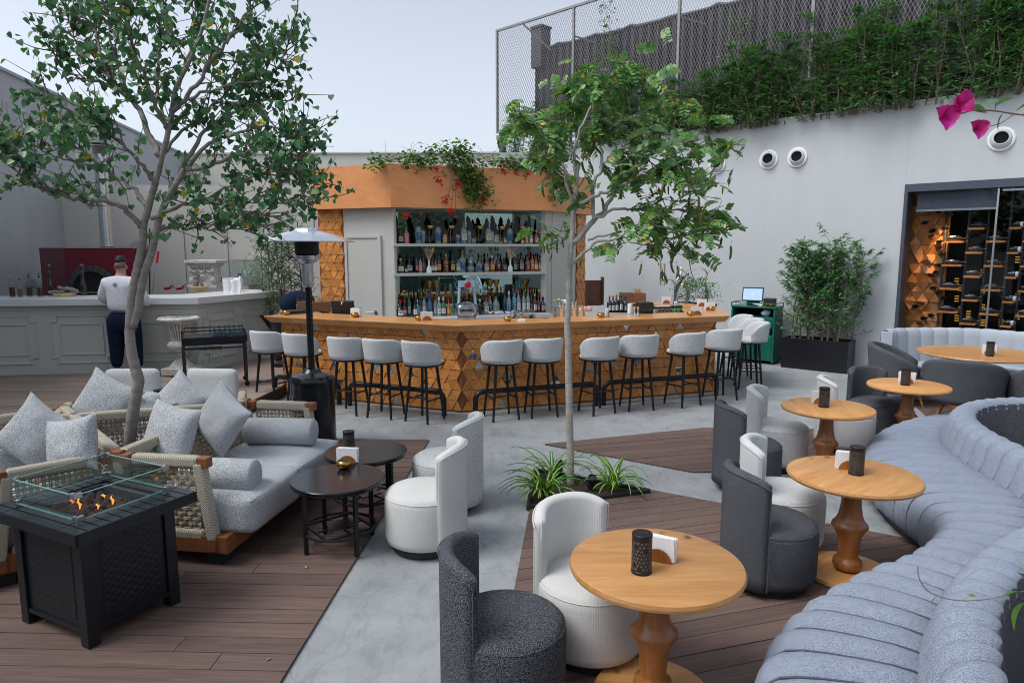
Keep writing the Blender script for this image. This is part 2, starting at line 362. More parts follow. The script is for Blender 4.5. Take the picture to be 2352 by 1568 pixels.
def ropemat():
    t = NT('rope'); sx = t.n.new('ShaderNodeSeparateXYZ'); t.link(t.co, sx.inputs[0]); s = t.math('SINE', t.math('MULTIPLY', t.math('ADD', sx.outputs[0], t.math('ADD', sx.outputs[2], sx.outputs[1])), 420.0))
    n = t.noise(70, 3); h = t.math('ADD', s, n)
    c = t.ramp(t.math('MULTIPLY', h, .5), [(.0, (.30, .27, .20)), (.6, (.60, .56, .46))]); t.bump(h, .6, .004); return t.set(c, .8, spec=.3)
M['rope'] = ropemat(); M['cord'] = plain('woven_cord', (.36, .31, .22), .8, 0, .2, 40)
def stonemat():
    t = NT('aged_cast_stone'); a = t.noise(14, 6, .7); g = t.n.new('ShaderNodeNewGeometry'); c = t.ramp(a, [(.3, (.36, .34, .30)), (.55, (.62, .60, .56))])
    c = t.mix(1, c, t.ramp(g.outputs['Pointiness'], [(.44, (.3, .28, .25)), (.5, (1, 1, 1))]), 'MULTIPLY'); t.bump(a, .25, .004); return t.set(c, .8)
M['stone'] = stonemat()
# ================================================================ GROUND AND DECKS
m = MB(); n_ = 40
m.add([(-60, -60, 0), (60, -60, 0), (60, 80, 0), (-60, 80, 0)], [(0, 1, 2, 3)])
tag(obj('concrete_floor', m, M['concrete']), kind='structure')
def deck(name, poly, ang, pm='plank', z=.016, w=.142, gap=.006, thick=.022, holes=(), base=True, seed=0, maxlen=2.9, zb=0.0):
    rn = random.Random(seed); poly = ccw([tuple(p[:2]) for p in poly])
    mb = MB(); mb.prism(poly, zb + .002 if base else z - .03, z - thick + .0035 if z - thick > zb else zb + .005)
    root = tag(obj(name, mb, M['plank_dk']), kind='structure')
    ux, uy = cos(ang), sin(ang); nx, ny = -uy, ux
    pr_ = [p[0] * nx + p[1] * ny for p in poly]; pu = [p[0] * ux + p[1] * uy for p in poly]
    k = 0; y = min(pr_)
    while y < max(pr_):
        x = min(pu) - rn.random() * maxlen
        while x < max(pu):
            L = maxlen * (1.0 if rn.random() < .8 else .6)
            cs = [(x + gap * .4, y + gap / 2), (x + L - gap * .4, y + gap / 2), (x + L - gap * .4, y + w - gap / 2), (x + gap * .4, y + w - gap / 2)]
            q = [(a * ux + b * nx, a * uy + b * ny) for a, b in cs]
            for i in range(len(poly)):
                q = clip(q, poly[i], poly[(i + 1) % len(poly)]) if CONVEX(poly) else q
                if not q: break
            if q:
                if not CONVEX(poly): q = q if all(inside(poly, p) for p in q) else clipany(q, poly)
            if q and area(q) > .002:
                cx = sum(p[0] for p in q) / len(q); cy = sum(p[1] for p in q) / len(q)
                # local frame along the board so the grain follows it
                loc = [((p[0] - cx) * ux + (p[1] - cy) * uy, (p[0] - cx) * nx + (p[1] - cy) * ny) for p in q]
                t = z + rn.uniform(-.001, .001)
                pb = MB(); pb.prism(loc, -(thick - .004), 0)
                o = obj('plank', pb, M[pm], root, loc=(cx, cy, t), rz=ang); k += 1
            x += L
        y += w
    return root
def area(q): return abs(sum(q[i][0] * q[(i + 1) % len(q)][1] - q[(i + 1) % len(q)][0] * q[i][1] for i in range(len(q)))) / 2
def CONVEX(p):
    n = len(p); s = [(p[(i + 1) % n][0] - p[i][0]) * (p[(i + 2) % n][1] - p[(i + 1) % n][1]) - (p[(i + 1) % n][1] - p[i][1]) * (p[(i + 2) % n][0] - p[(i + 1) % n][0]) for i in range(n)]
    return all(x >= -1e-9 for x in s)
def inside(poly, p):
    c = False; n = len(poly)
    for i in range(n):
        a, b = poly[i], poly[(i + 1) % n]
        if (a[1] > p[1]) != (b[1] > p[1]) and p[0] < (b[0] - a[0]) * (p[1] - a[1]) / (b[1] - a[1]) + a[0]: c = not c
    return c
def clipany(q, poly): return []
# foreground deck, left of the concrete wedge
deck('wooden_deck', [(-4.55, 1.2), (-1.19, 1.2), (-.89, 7.13), (-4.9, 7.2)], R(-2), seed=1)
# raised terrace in front of the grey counter
zr = .15
deck('raised_deck', [(-13, 5.9), (-4.62, 6.6), (-4.86, 9.95), (-13, 12.0)], R(-2), 'plank2', z=zr, seed=2, w=.145)
deck('raised_deck', [(-4.86, 9.95), (-3.29, 8.35), (-3.2, 9.3), (-3.6, 12.4), (-5.5, 12.4)], R(-2), 'plank2', z=zr, seed=3, w=.145)
m = MB()
for a, b in (((-4.62, 6.6), (-4.86, 9.95)), ((-4.86, 9.95), (-3.29, 8.35)), ((-3.29, 8.35), (-3.2, 9.3)), ((-3.2, 9.3), (-3.6, 12.4))):
    m.bar((a[0], a[1], .066), (b[0], b[1], .066), .03, .128)
tag(obj('deck_riser', m, M['blackm']), kind='structure')
# wedge-shaped decks on the right
deck('wooden_deck', [tuple(G(1252, 1022)[:2]), tuple(G(1592, 1086)[:2]), (4.7, 6.2), (5.6, 7.5), (2.2, 7.62)], R(15), seed=4)
deck('wooden_deck', [(.15, 5.27), (1.17, 5.6), (2.9, 4.55), (3.2, 3.6), (2.6, 1.2), (-.25, 1.2)], R(17), seed=5)
deck('wooden_deck', [(4.9, 7.6), (9.5, 6.6), (9.5, 8.6), (5.4, 9.1)], R(15), seed=6)
# scattered bits on the ground
m = MB(); rn = random.Random(5)
for i in range(170):
    x, y = rn.uniform(-3, 5), rn.uniform(2, 12); s = rn.uniform(.004, .016); a = rn.uniform(0, 6)
    z = .02 if True else 0
    m.add([(x + s * cos(a), y + s * sin(a), z + .002), (x + s * .6 * cos(a + 1.8), y + s * .6 * sin(a + 1.8), z + .005), (x - s * cos(a), y - s * sin(a), z + .003), (x + s * .5 * cos(a - 1.6), y + s * .5 * sin(a - 1.6), z + .001)], [(0, 1, 2, 3)])
tag(rawobj('fallen_leaf_litter', m, plain('dry_litter', (.30, .24, .12), .9, var=.5)), kind='stuff')

# ================================================================ WALLS
HL = 5.2
def wallbox(name, a, b, h, th, mat, label, cat='wall', z0=0, out=1, cap=None):
    a = Vector((a[0], a[1])); b = Vector((b[0], b[1])); d = (b - a).normalized(); n = Vector((-d.y, d.x)) * out
    t = thing(name, label, cat, (a.x, a.y, 0))
    L = (b - a).length; ang = atan2(d.y, d.x); mb = MB(); mb.box((L / 2, out * th / 2, (z0 + h) / 2), (L, th, h - z0)); o = obj('wall_face', mb, mat, t); t.rotation_euler = (0, 0, ang)
    if cap: mb = MB(); mb.box((L / 2, out * th / 2 - out * .02, h + .03), (L + .04, th + .08, .06)); obj('coping', mb, mat, t, bevel=.008)
    return t
wallbox('boundary_wall', (-7.0, 1.0), (-11.2, 23.8), HL, .3, M['wall_l'], 'tall mid grey boundary wall receding behind the pizza oven', out=1, cap=1)
wallbox('boundary_wall', (-11.3, 23.8), (-.2, 23.6), HL, .3, M['wall_b'], 'far pale wall with a thin coping behind the bar pavilion roof', out=1, cap=1)
t = wallbox('low_wall', (-9.6, 14.7), (-2.2, 14.7), 3.37, .5, M['wall_b'], 'lower cream rendered wall behind the oven with a flush service door', out=1)
m = MB(); x0 = 2.62
for a, b, c, d in ((x0, 2.55, x0, .9), (x0, 2.55, x0 + 1.95, 2.55), (x0 + .92, 2.53, x0 + .92, .9), (x0 + 1.95, 2.55, x0 + 1.95, .9)):
    m.box(((a + c) / 2, -.004, (b + d) / 2), (abs(c - a) + .012, .01, abs(d - b) + .012))
obj('door_joint', m, plain('joint_line', (.2, .19, .17), .9), t)
# the long right-hand wall, sloping away; opening for the wine cellar
WQ = Vector((5.9, 11.5)); WA = atan2(.702, -.712); WD = Vector((cos(WA), sin(WA))); WN = Vector((-WD.y, WD.x))  # WN points to the courtyard (left-down) or away
if WN.y > 0: WN = -WN
def W(s, t=0.0, z=0.0):      # s along the wall (positive = away from the wine cellar), t = towards the courtyard
    p = WQ + WD * s + WN * t; return Vector((p.x, p.y, z))
def WS(x, y, off=0.0):
    q = WQ + WN * off; p = PL(x, y, q, WA); return ((Vector((p.x, p.y)) - WQ).dot(WD), p.z)
so_, zt_ = WS(2080, 424)
HW = (WS(1620, 298)[1] + WS(2352, 205)[1]) / 2
rw = thing('rendered_wall', 'long pale grey rendered wall with round air vents rising to the right', 'wall', W(0), WA)
rw.rotation_euler = (0, 0, WA)
SGN = 1 if Vector((-sin(WA), cos(WA))).dot(WN) > 0 else -1     # local +y is courtyard side if SGN = 1
def wl_box(mb, s0, s1, t0, t1, z0, z1): mb.box(((s0 + s1) / 2, SGN * (t0 + t1) / 2, (z0 + z1) / 2), (s1 - s0, t1 - t0, z1 - z0))
S_END = WS(1225, 340)[0]; ZO = WS(2080, 424)[1]; S0 = so_
m = MB(); wl_box(m, S0, S_END, -.35, 0, 0, HW); obj('wall_face', m, M['wall_r'], rw)
m = MB(); wl_box(m, S0 - 7, S0 - .001, -.35, 0, ZO, HW); obj('wall_face', m, M['wall_r'], rw)
m = MB(); wl_box(m, S0 - 7, S_END, -.36, .012, HW, HW + .035); obj('coping', m, M['wall_r'], rw, bevel=.006)
pe = W(S_END)
wallbox('parapet_wall', (pe.x + .3, pe.y - .12), (D(1146, 340, pe.y).x, pe.y - .10), HW, .3, M['wall_r'], 'short pale parapet beyond the pavilion under the terrace corner', out=-1)
# vents
def vent(x, y, lab):
    s, z = WS(x, y); t = thing('air_vent', lab, 'vent', W(s, .0, z), WA, 'round white ball vents on the rendered wall')
    Mx = Matrix.Rotation(R(-90 * SGN), 4, 'X'); r = .175
    m = MB(); m.lathe([(r, 0), (r, .018), (r * .93, .03), (r * .80, .03), (r * .76, .012)], 40, M=Mx); obj('flange', m, M['white'], t, smooth=True)
    m = MB(); m.lathe([(r * .78, -.01), (r * .76, .04), (r * .68, .075), (r * .56, .095), (r * .52, .09), (r * .50, .02)], 40, M=Mx @ Matrix.Rotation(R(-8), 4, 'Y') @ Matrix.Rotation(R(10 * SGN), 4, 'X')); obj('nozzle_ring', m, M['paint_top'], t, smooth=True)
    m = MB(); m.lathe([(.0001, .06), (r * .52, .06)], 30, M=Mx @ Matrix.Rotation(R(-8), 4, 'Y') @ Matrix.Rotation(R(10 * SGN), 4, 'X')); obj('nozzle_throat', m, M['dark'], t)
vent(1648, 378, 'round white ball vent partly hidden by the tree, leftmost on the wall'); vent(1766, 367, 'left one of the adjoining two round white wall vents'); vent(1832, 362, 'round wall vent with a peeling rim, right one of the adjoining two'); vent(2300, 320, 'round white ball vent above the wine cellar window behind the bougainvillea')

# ================================================================ TERRACE: MESH FENCE, CLADDING, HEDGE
TO = -.12
def TP(x, y): return WS(x, y, TO)
sA, zA = TP(1142, 70); _, zB = TP(1142, 297); posts = [TP(px, py)[0] for px, py in ((1142, 200), (1316, 200), (1557, 150), (1863, 120), (2244, 60))]
posts.append(posts[-1] - 1.9)
zTop = (zA + TP(1316, 22)[1]) / 2; zBot = (zB + TP(1627, 225)[1] + TP(2352, 107)[1]) / 3

fe = thing('mesh_fence', 'expanded metal mesh fence with thin posts along the roof terrace edge', 'fence', W(0, TO), WA)
for s in posts:
    m = MB(); m.box((s, 0, (zTop + zBot) / 2), (.055, .05, zTop - zBot + .02)); obj('post', m, M['galv'], fe)
m = MB(); m.box(((posts[0] + posts[-1]) / 2, 0, zTop + .02), (posts[0] - posts[-1] + .05, .05, .05)); obj('top_rail', m, M['galv'], fe)
m = MB(); m.box(((posts[0] + posts[-1]) / 2, 0, zBot), (posts[0] - posts[-1] + .05, .05, .04)); m.box(((posts[0] + posts[-1]) / 2, -.03 * SGN, zBot - .13), (posts[0] - posts[-1] + .05, .09, .1)); obj('bottom_rail', m, M['galv'], fe)
for i in range(len(posts) - 1):
    s1, s0 = posts[i], posts[i + 1]; Hh = zTop - zBot; m = MB(); run = Hh / 2.05; k = -int(run / .066) - 1
    while s0 + k * .066 < s1:
        for sg in (1, -1):
            a = s0 + k * .066; b = a + run; z0, z1 = zBot, zTop
            if sg < 0: a, b = b, a
            lo, hi = (a, b) if a < b else (b, a)
            f = lambda s: zBot + (s - a) / (b - a) * Hh
            c0, c1 = max(lo, s0), min(hi, s1)
            if c1 - c0 > .01: m.bar((c0, .006 * sg, f(c0)), (c1, .006 * sg, f(c1)), .0055, .005, up=(0, 1, 0))
        k += 1
    tag(obj('mesh_panel', m, M['galv'], fe), kind='stuff')
m = MB(); m.bar((posts[1], 0, zTop - .6), (posts[1] - .35, -.5 * SGN, zTop - .75), .03); m.bar((posts[2], 0, zTop - .8), (posts[2] - .3, -.5 * SGN, zTop - .9), .03); m.bar((posts[0] - .9, 0, zTop - .02), (posts[0] - 1.35, -.5 * SGN, zTop - .6), .03); obj('stay_rod', m, M['galv'], fe)
# steel stub posts and the dark void under the deck of the terrace
for px, lab in ((1147, 'slim blue-grey steel stub post at the outer terrace corner'), (1237, 'blue-grey steel stub post under the left end of the cladding'), (1625, 'blue-grey steel stub post between wall top and mesh by the vents'), (1880, 'blue-grey steel stub post in the middle of the hedge'), (2158, 'wide blue-grey steel stub post near the right of the hedge')):
    s = TP(px, 250)[0]; m = MB(); m.box((0, 0, 0), (.13, .13, zBot - HW + .15)); p = W(s, TO - .12, (zBot + HW) / 2 - .02)
    tag(obj('steel_post', m, M['steelblue'], loc=p, rz=WA), lab, 'post', 'steel stub posts carrying the terrace fence')
m = MB(); s1 = TP(1238, 250)[0]; m.box(((s1 - 7) / 2 - .5, 0, 0), (s1 + 7 - 0, .05, zBot - HW + .3)); tag(obj('void_shade_sheet', m, M['dark'], loc=W(0, TO - 1.15, (zBot + HW) / 2 - .1), rz=WA), 'dark sheet standing in for the shaded void behind the hedge stems under the cladding', 'cladding')  # dark sheet paints the shade of the open void behind the stems
# big corrugated cladding
cl = thing('corrugated_cladding', 'huge dark corrugated metal screen with a scalloped top behind the mesh fence', 'cladding', W(0, -1.0), WA)
q = lambda x, y: WS(x, y, -1.0)
cs0, cz0 = q(1230, 118); cs1, cz1 = q(1700, 5); zlow = zBot - .1; ss = []; P0 = []; P1 = []
N = 420; smin = cs0 - 13.5
for i in range(N):
    s = cs0 + (smin - cs0) * i / (N - 1); zt = cz0 + (cz1 - cz0) * (s - cs0) / (cs1 - cs0); zt += .05 * max(0, sin(s * 2 * pi / 1.05)) ** 4
    yv = .03 * sin(s * 2 * pi / .076); P0.append((s, yv, zlow)); P1.append((s, yv, zt))
m = MB(); m.grid([P0, P1]); o = obj('corrugated_sheet', m, M['corr'], cl); sm = o.modifiers.new('t', 'SOLIDIFY'); sm.thickness = .02
m = MB(); m.tube([(p[0], 0, p[2]) for p in P1[::6]], .05, 6); obj('top_roll', m, M['corr'], cl, smooth=True)
cb, cbz = q(1240, 68); m = MB(); m.box((cs0 - .18, 0, (cz0 + cbz) / 2 - .2), (.34, .35, cbz - cz0 + .5)); m.box((cs0 - .18, 0, cbz + .02), (.4, .4, .05)); obj('end_box', m, M['corr'], cl)

# hedge along the terrace edge
def leafblade(L, w, fold=.15, curve=.2, n=3):
    P = []
    for i in range(n + 1):
        t = i / n; ww = w * sin(pi * min(.97, t * .92 + .06)) ** .8; z = -curve * L * t * t; P.append([(L * t, -ww / 2, z + fold * ww), (L * t, 0, z), (L * t, ww / 2, z + fold * ww)])
    return P
def put(mb, P, Mx): mb.grid([[Mx @ Vector(v) for v in r] for r in P])
def frame(p, d, roll=0.0):
    d = Vector(d).normalized(); u = Vector((0, 0, 1)); y = u.cross(d)
    if y.length < 1e-3: y = Vector((0, 1, 0))
    y.normalize(); z = d.cross(y); Mx = Matrix((d, y, z)).transposed().to_4x4()
    return Matrix.Translation(p) @ Mx @ Matrix.Rotation(roll, 4, 'X')
def bush(rn, h, w, d, nst, leafL, leafW, per, up=.5, ymin=.0, tips=7, layer=.11):
    st = MB(); lf = MB(); P = leafblade(leafL, leafW, n=2)
    for k in range(nst):
        x0 = rn.uniform(-w / 2, w / 2) * .7; y0 = rn.uniform(-d / 2, d / 2) * .6; hh = h * rn.uniform(.62, 1.0); pts = []; x, y = x0, y0
        sx = rn.uniform(-.12, .12) + (x0 / w) * .5; sy = rn.uniform(-.1, .1); nn = 9
        for i in range(nn):
            pts.append((x, y, hh * i / (nn - 1))); x += sx * hh / nn + rn.uniform(-.02, .02); y += sy * hh / nn + rn.uniform(-.02, .02)
        st.tube(pts, [.011 * (1 - .7 * i / nn) for i in range(nn)], 4)
        z = ymin * hh
        while z < hh:
            f = z / hh * (nn - 1); i = min(int(f), nn - 2); p = Vector(pts[i]).lerp(Vector(pts[i + 1]), f - i)
            a = rn.uniform(0, 2 * pi); bl = rn.uniform(.05, .24) * (1.25 - .6 * z / hh)
            e = p + Vector((cos(a) * bl, sin(a) * bl, bl * rn.uniform(.3, 1.1))); st.tube([p, e], [.004, .002], 3)
            for j in range(per):
                tt = rn.uniform(.4, 1.0); b = p.lerp(e, tt); aa = a + rn.uniform(-1.5, 1.5); put(lf, P, frame(b, (cos(aa), sin(aa), rn.uniform(-.35, up + .35)), rn.uniform(-.6, .6)) @ Matrix.Scale(rn.uniform(.7, 1.15), 4))
            z += layer * rn.uniform(.3, 1)
        tip = Vector(pts[-1])
        for j in range(tips):
            a = j * 2.4 + rn.random(); put(lf, P, frame(tip - Vector((0, 0, rn.uniform(0, .06))), (cos(a), sin(a), rn.uniform(.2, 1.2))))
    return st, lf
rn = random.Random(11)
variants = []
for v in range(5):
    h = 2.05; st, lf = bush(rn, h, 1.2, .55, 12, .14, .030, 4, .6, 0.0, 16, .085)
    ms = rawobj('stems', st, M['twig']); ml = rawobj('foliage', lf, M['leaf3'], smooth=True); variants.append((ms.data, ml.data)); bpy.data.objects.remove(ms); bpy.data.objects.remove(ml)
zoff = HW - .02
hs_ = [(1183, 1.15, .8), (1250, 1.35, .9), (1330, 1.3, .8), (1400, 1.5, .9), (1475, 1.15, .9), (1555, 1.1, 1), (1630, 1.25, 1), (1710, 1.5, 1), (1790, 1.85, 1.1), (1870, 1.75, 1.1), (1955, 1.6, 1.05), (2040, 1.75, 1.1), (2130, 1.65, 1.05), (2220, 1.9, 1.1), (2310, 1.95, 1.1), (2400, 1.9, 1.1), (1750, 1.3, 1.0), (1915, 1.5, 1.0), (2085, 1.5, 1.0), (2265, 1.6, 1.0), (1670, 1.1, .9)]
wh = ['airy light green shrub at the outer corner of the terrace', 'light green oleander shrub under the chimney box', 'slender shrub behind the top of the pod tree', 'tall climbing shrub poking above its neighbours', 'low dark shrub right of the climbing shoots', 'dark oleander between the second and third fence posts', 'oleander above the left wall vent', 'oleander rising above the adjoining two vents', 'tall creeper-covered shrub, peak of the middle hedge', 'dense shrub crossing the fourth fence post', 'dark bushy oleander right of the fourth post', 'tall oleander whose tip reaches the mesh top', 'dark oleander left of the wide stub post', 'large shrub crossing the fifth fence post', 'dark shrub above the bougainvillea spray', 'dark shrub cut off by the right edge of the photo']
wh += ['low filler shrub between the vents pair and the creeper peak', 'low filler shrub right of the fourth post', 'low filler shrub left of the bougainvillea', 'low filler shrub above the last vent', 'low filler shrub over the left vent']
for i, (px, hh, ww) in enumerate(hs_):
    s = TP(px, 250)[0]; p = W(s, TO + .08 + rn.uniform(-.05, .12), zoff - .06)
    t = thing('hedge_shrub', wh[i], 'shrub', p, WA + (pi if i % 2 else 0), 'oleander shrubs along the terrace fence'); a, b = variants[i % 5]
    t.scale = (ww, 1, hh / (1.95 + .5 * ((i * 7) % 5) / 5))
    inst('stems', a, t); tag(inst('foliage', b, t), kind='stuff')
# bright creeper over the hedge (small rounder leaves), three clumps
def creeper(rn, pts, mat, n, spread, L=.055, W_=.05, drop=.5):
    st = MB(); lf = MB(); P = leafblade(L, W_, n=2)
    for k in range(n):
        p = Vector(rn.choice(pts)) + Vector((rn.gauss(0, spread[0]), rn.gauss(0, spread[1]), rn.gauss(0, spread[2]))); a = rn.uniform(0, 2 * pi)
        put(lf, P, frame(p, (cos(a), sin(a), rn.uniform(-drop, .5)), rn.uniform(-.8, .8)) @ Matrix.Scale(rn.uniform(.6, 1.3), 4))
    for k in range(n // 26):
        p = Vector(rn.choice(pts)); q_ = Vector(rn.choice(pts)); st.tube([p, p.lerp(q_, .4) + Vector((0, 0, .06)), p.lerp(q_, .8)], .004, 3)
    return st, lf
for pts_, n, lab in ((((1705, 60), (1712, 120), (1722, 170), (1735, 215), (1700, 240), (1745, 255), (1690, 150)), 620, 'bright creeper tumbling over the hedge and wall edge above the vents'),
                     (((1395, 20), (1400, 60), (1412, 100), (1420, 135), (1390, 130)), 260, 'thin bright creeper shoots climbing the mesh fence')):
    pp = []
    for x, y in pts_:
        s, z = WS(x, y, .02); pp.append(W(s, .10 if z < 9 else .1, z))
    st, lf = creeper(rn, pp, M['leaf4'], n, (.10 if n < 300 else .16, .05, .13), .05, .04)
    t = thing('creeper', lab, 'creeper', (0, 0, 0)); rawobj('stems', st, M['twig'], t); tag(rawobj('foliage', lf, M['leaf4'], t), kind='stuff')

# ================================================================ WINE CELLAR
wc = thing('wine_cellar', 'recessed wine cellar window with cedar triangle wall, bottle racks and rolled blind', 'wine cellar', W(S0), WA)
DE = 1.5
m = MB()
def wb(mb, s0, s1, t0, t1, z0, z1): mb.box(((s0 + s1) / 2, SGN * (t0 + t1) / 2, (z0 + z1) / 2), (abs(s1 - s0), abs(t1 - t0), z1 - z0))
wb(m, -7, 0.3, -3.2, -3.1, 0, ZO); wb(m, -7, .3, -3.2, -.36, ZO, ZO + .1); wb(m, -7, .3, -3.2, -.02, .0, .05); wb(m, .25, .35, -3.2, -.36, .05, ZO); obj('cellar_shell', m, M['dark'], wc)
m = MB(); wb(m, -7, 0, -.06, .03, ZO - .12, ZO); wb(m, -.05, 0, -.3, .03, .4, ZO - .12); obj('frame', m, M['steelblue'], wc)
sB0, sB1 = -.16, -(S0 - WS(2290, 430)[0])
m = MB(); wb(m, sB1, sB0, -.13, -.09, ZO - .40, ZO - .12); obj('roller_blind', m, plain('blind_fabric', (.09, .10, .13), .8), wc)
m = MB(); wb(m, sB1, sB0, -.14, -.08, ZO - .43, ZO - .40); wb(m, sB1 - 3, sB1 - .06, -.14, -.08, ZO - .17, ZO - .14); obj('blind_bar', m, M['steel'], wc)
m = MB(); wb(m, sB1 - .03, sB1 - .005, -.09, -.05, .4, ZO - .12); obj('glazing_bar', m, M['steel'], wc)
m = MB(); wb(m, sB1, -.05, -.075, -.067, .05, ZO - .12); obj('glass_pane', m, M['glassd'], wc)
m = MB(); wb(m, sB1 - 4, sB1 - .035, -.075, -.067, .05, ZO - .12); obj('glass_pane', m, M['glassd'], wc)
# black metal uprights with cantilever shelves
# ---- triangle tile walls
TS = .15; TR = TS * .866
def tilemesh(side, hs_, up, name='tile', mat=None):
    h = side * .866; g = .004
    if up: tri = [(-side / 2 + g, g * .6), (side / 2 - g, g * .6), (0, h - g)]
    else: tri = [(0, g), (side / 2 - g, h - g * .6), (-side / 2 + g, h - g * .6)]
    vs = [(x, 0, z) for x, z in tri] + [(x, -hs_[i], z) for i, (x, z) in enumerate(tri)]
    me = bpy.data.meshes.new(name); me.from_pydata(vs, [], [(0, 2, 1), (3, 4, 5), (0, 1, 4, 3), (1, 2, 5, 4), (2, 0, 3, 5)]); me.materials.append(mat or M['tile']); return me
def tilewall(parent, a, b, z0, z1, side, budget, rn, mirror=.0, mirmat=None, holes=None, flip=False, depth=(.008, .022)):
    """tiles on an upright strip from a to b (local xy of parent), facing the right-hand side of a->b"""
    a = Vector(a); b = Vector(b); d = (b - a); L = d.length; d.normalize(); ang = atan2(d.y, d.x); h = side * .866
    lib = {}
    pats = [(0, 0, 1), (0, 1, 0), (1, 0, 0), (1, 1, 0), (0, 1, 1), (1, 0, 1), (.4, .4, .4), (1, 1, 1), (.1, .1, .1)]
    cand = []
    r = 0; z = z0
    while z < z1 - h * .45:
        off = (r % 2) * side / 2; i = 0; x = -side + off
        while x < L + side:
            for up in (True, False):
                cx = x + (side / 2 if up else side); 
                if side * .28 < cx < L - side * .28 + .02: cand.append((cx, z, up))
            x += side
        z += h; r += 1
    out = []
    for (cx, z, up) in cand:
        full = cx - side / 2 >= -.002 and cx + side / 2 <= L + .002 and z + h <= z1 + .02
        p = rn.choice(pats[:6] if rn.random() < .8 else pats); hs2 = tuple(depth[0] + (depth[1] - depth[0]) * v for v in p)
        ismir = rn.random() < mirror
        out.append((cx, z, up, p, hs2, full, ismir))
    stuff = MB(); cnt = 0; used = 0
    out.sort(key=lambda c: -((1.0) / max(.1, (parent.matrix_world @ Vector((*(a + d * c[0]), c[1])) - Vector((0, 0, EYE))).length)))
    for (cx, z, up, p, hs2, full, ismir) in out:
        pos = a + d * cx
        if holes and holes(cx, z): continue
        if not full or used >= budget:
            h2 = h; g = .004
            tri = [(cx - side / 2 + g, z + g), (cx + side / 2 - g, z + g), (cx, z + h - g)] if up else [(cx, z + g), (cx + side / 2 - g, z + h - g), (cx - side / 2 + g, z + h - g)]
            tri2 = [(min(max(x, 0), L), min(max(zz, z0), z1)) for x, zz in tri]
            if ismir: hs3 = (.003,) * 3
            else: hs3 = hs2
            nrm = Vector((d.y, -d.x)); vs = [Vector((*(a + d * x), zz)) for x, zz in tri2] + [Vector((*(a + d * x + nrm * hs3[i]), zz)) for i, (x, zz) in enumerate(tri2)]
            stuff.mi = 1 if ismir else 0
            if area(tri2) > 1e-4: stuff.add(vs, [(0, 2, 1), (3, 4, 5), (0, 1, 4, 3), (1, 2, 5, 4), (2, 0, 3, 5)])
            continue
        used += 1
        key = (up, p, ismir)
        if key not in lib: lib[key] = tilemesh(side, (.003,) * 3 if ismir else hs2, up, 'mirror_tile' if ismir else 'tile', mirmat if ismir else None)
        o = inst('mirror_tile' if ismir else 'tile', lib[key], parent, (pos.x, pos.y, z), (0, 0, ang))
    if stuff.f: tag(obj('small_tiles', stuff, [M['tile'], mirmat or M['tile']], parent), kind='stuff')
    return used
bpy.context.view_layer.update()
rn = random.Random(21)
# triangle wall inside the cellar, left side, recessed. local x of wc = s; courtyard = SGN*y
sT1 = -(S0 - WS(2172, 600, -.5)[0]); bw = .62
# strip runs along s; must face the courtyard: right-hand side of a->b
A_ = (sT1, SGN * -.55); B_ = (.02, SGN * -.55)
if SGN > 0: a_, b_ = B_, A_
else: a_, b_ = A_, B_
m = MB(); wb(m, sT1, .02, -.62, -.555, .05, ZO); obj('tile_backing', m, M['tile'], wc)
hp = set(); bott = []
def hole(cx, z):
    k = (int(cx / .18), int(z / .156)); 
    return ((k[0] * 7 + k[1] * 5) % 11) == 0
tilewall(wc, a_, b_, .55, ZO - .02, .18, 300, rn, holes=hole, depth=(.02, .07))
rb = random.Random(3)
def lying_bottle(mb, p, d, L=.3, r=.037):
    d = Vector(d).normalized(); Mx = frame(p, d); Mz = Mx @ Matrix.Rotation(R(90), 4, 'Y'); mb.lathe([(.0001, 0), (r, .002), (r, L * .6), (r * .38, L * .75), (r * .36, L), (.0001, L)], 10, M=Mz)
bm_ = [plain('wine_glass_dark', (.012, .014, .012), .12), M['white'], plain('foil_red', (.25, .02, .03), .4)]
for k in range(26):
    s = -rb.uniform(.10, -sT1 - .05); z = .8 + k * .088 + rb.uniform(-.03, .03)
    if z > ZO - .35: continue
    m = MB(); lying_bottle(m, Vector((s, SGN * -.55, z)), (-.55, SGN * .75, .1), .22, .032)
    tag(obj('bottle_neck', m, bm_[0] if k % 4 else M['steel'], wc, smooth=True), None)
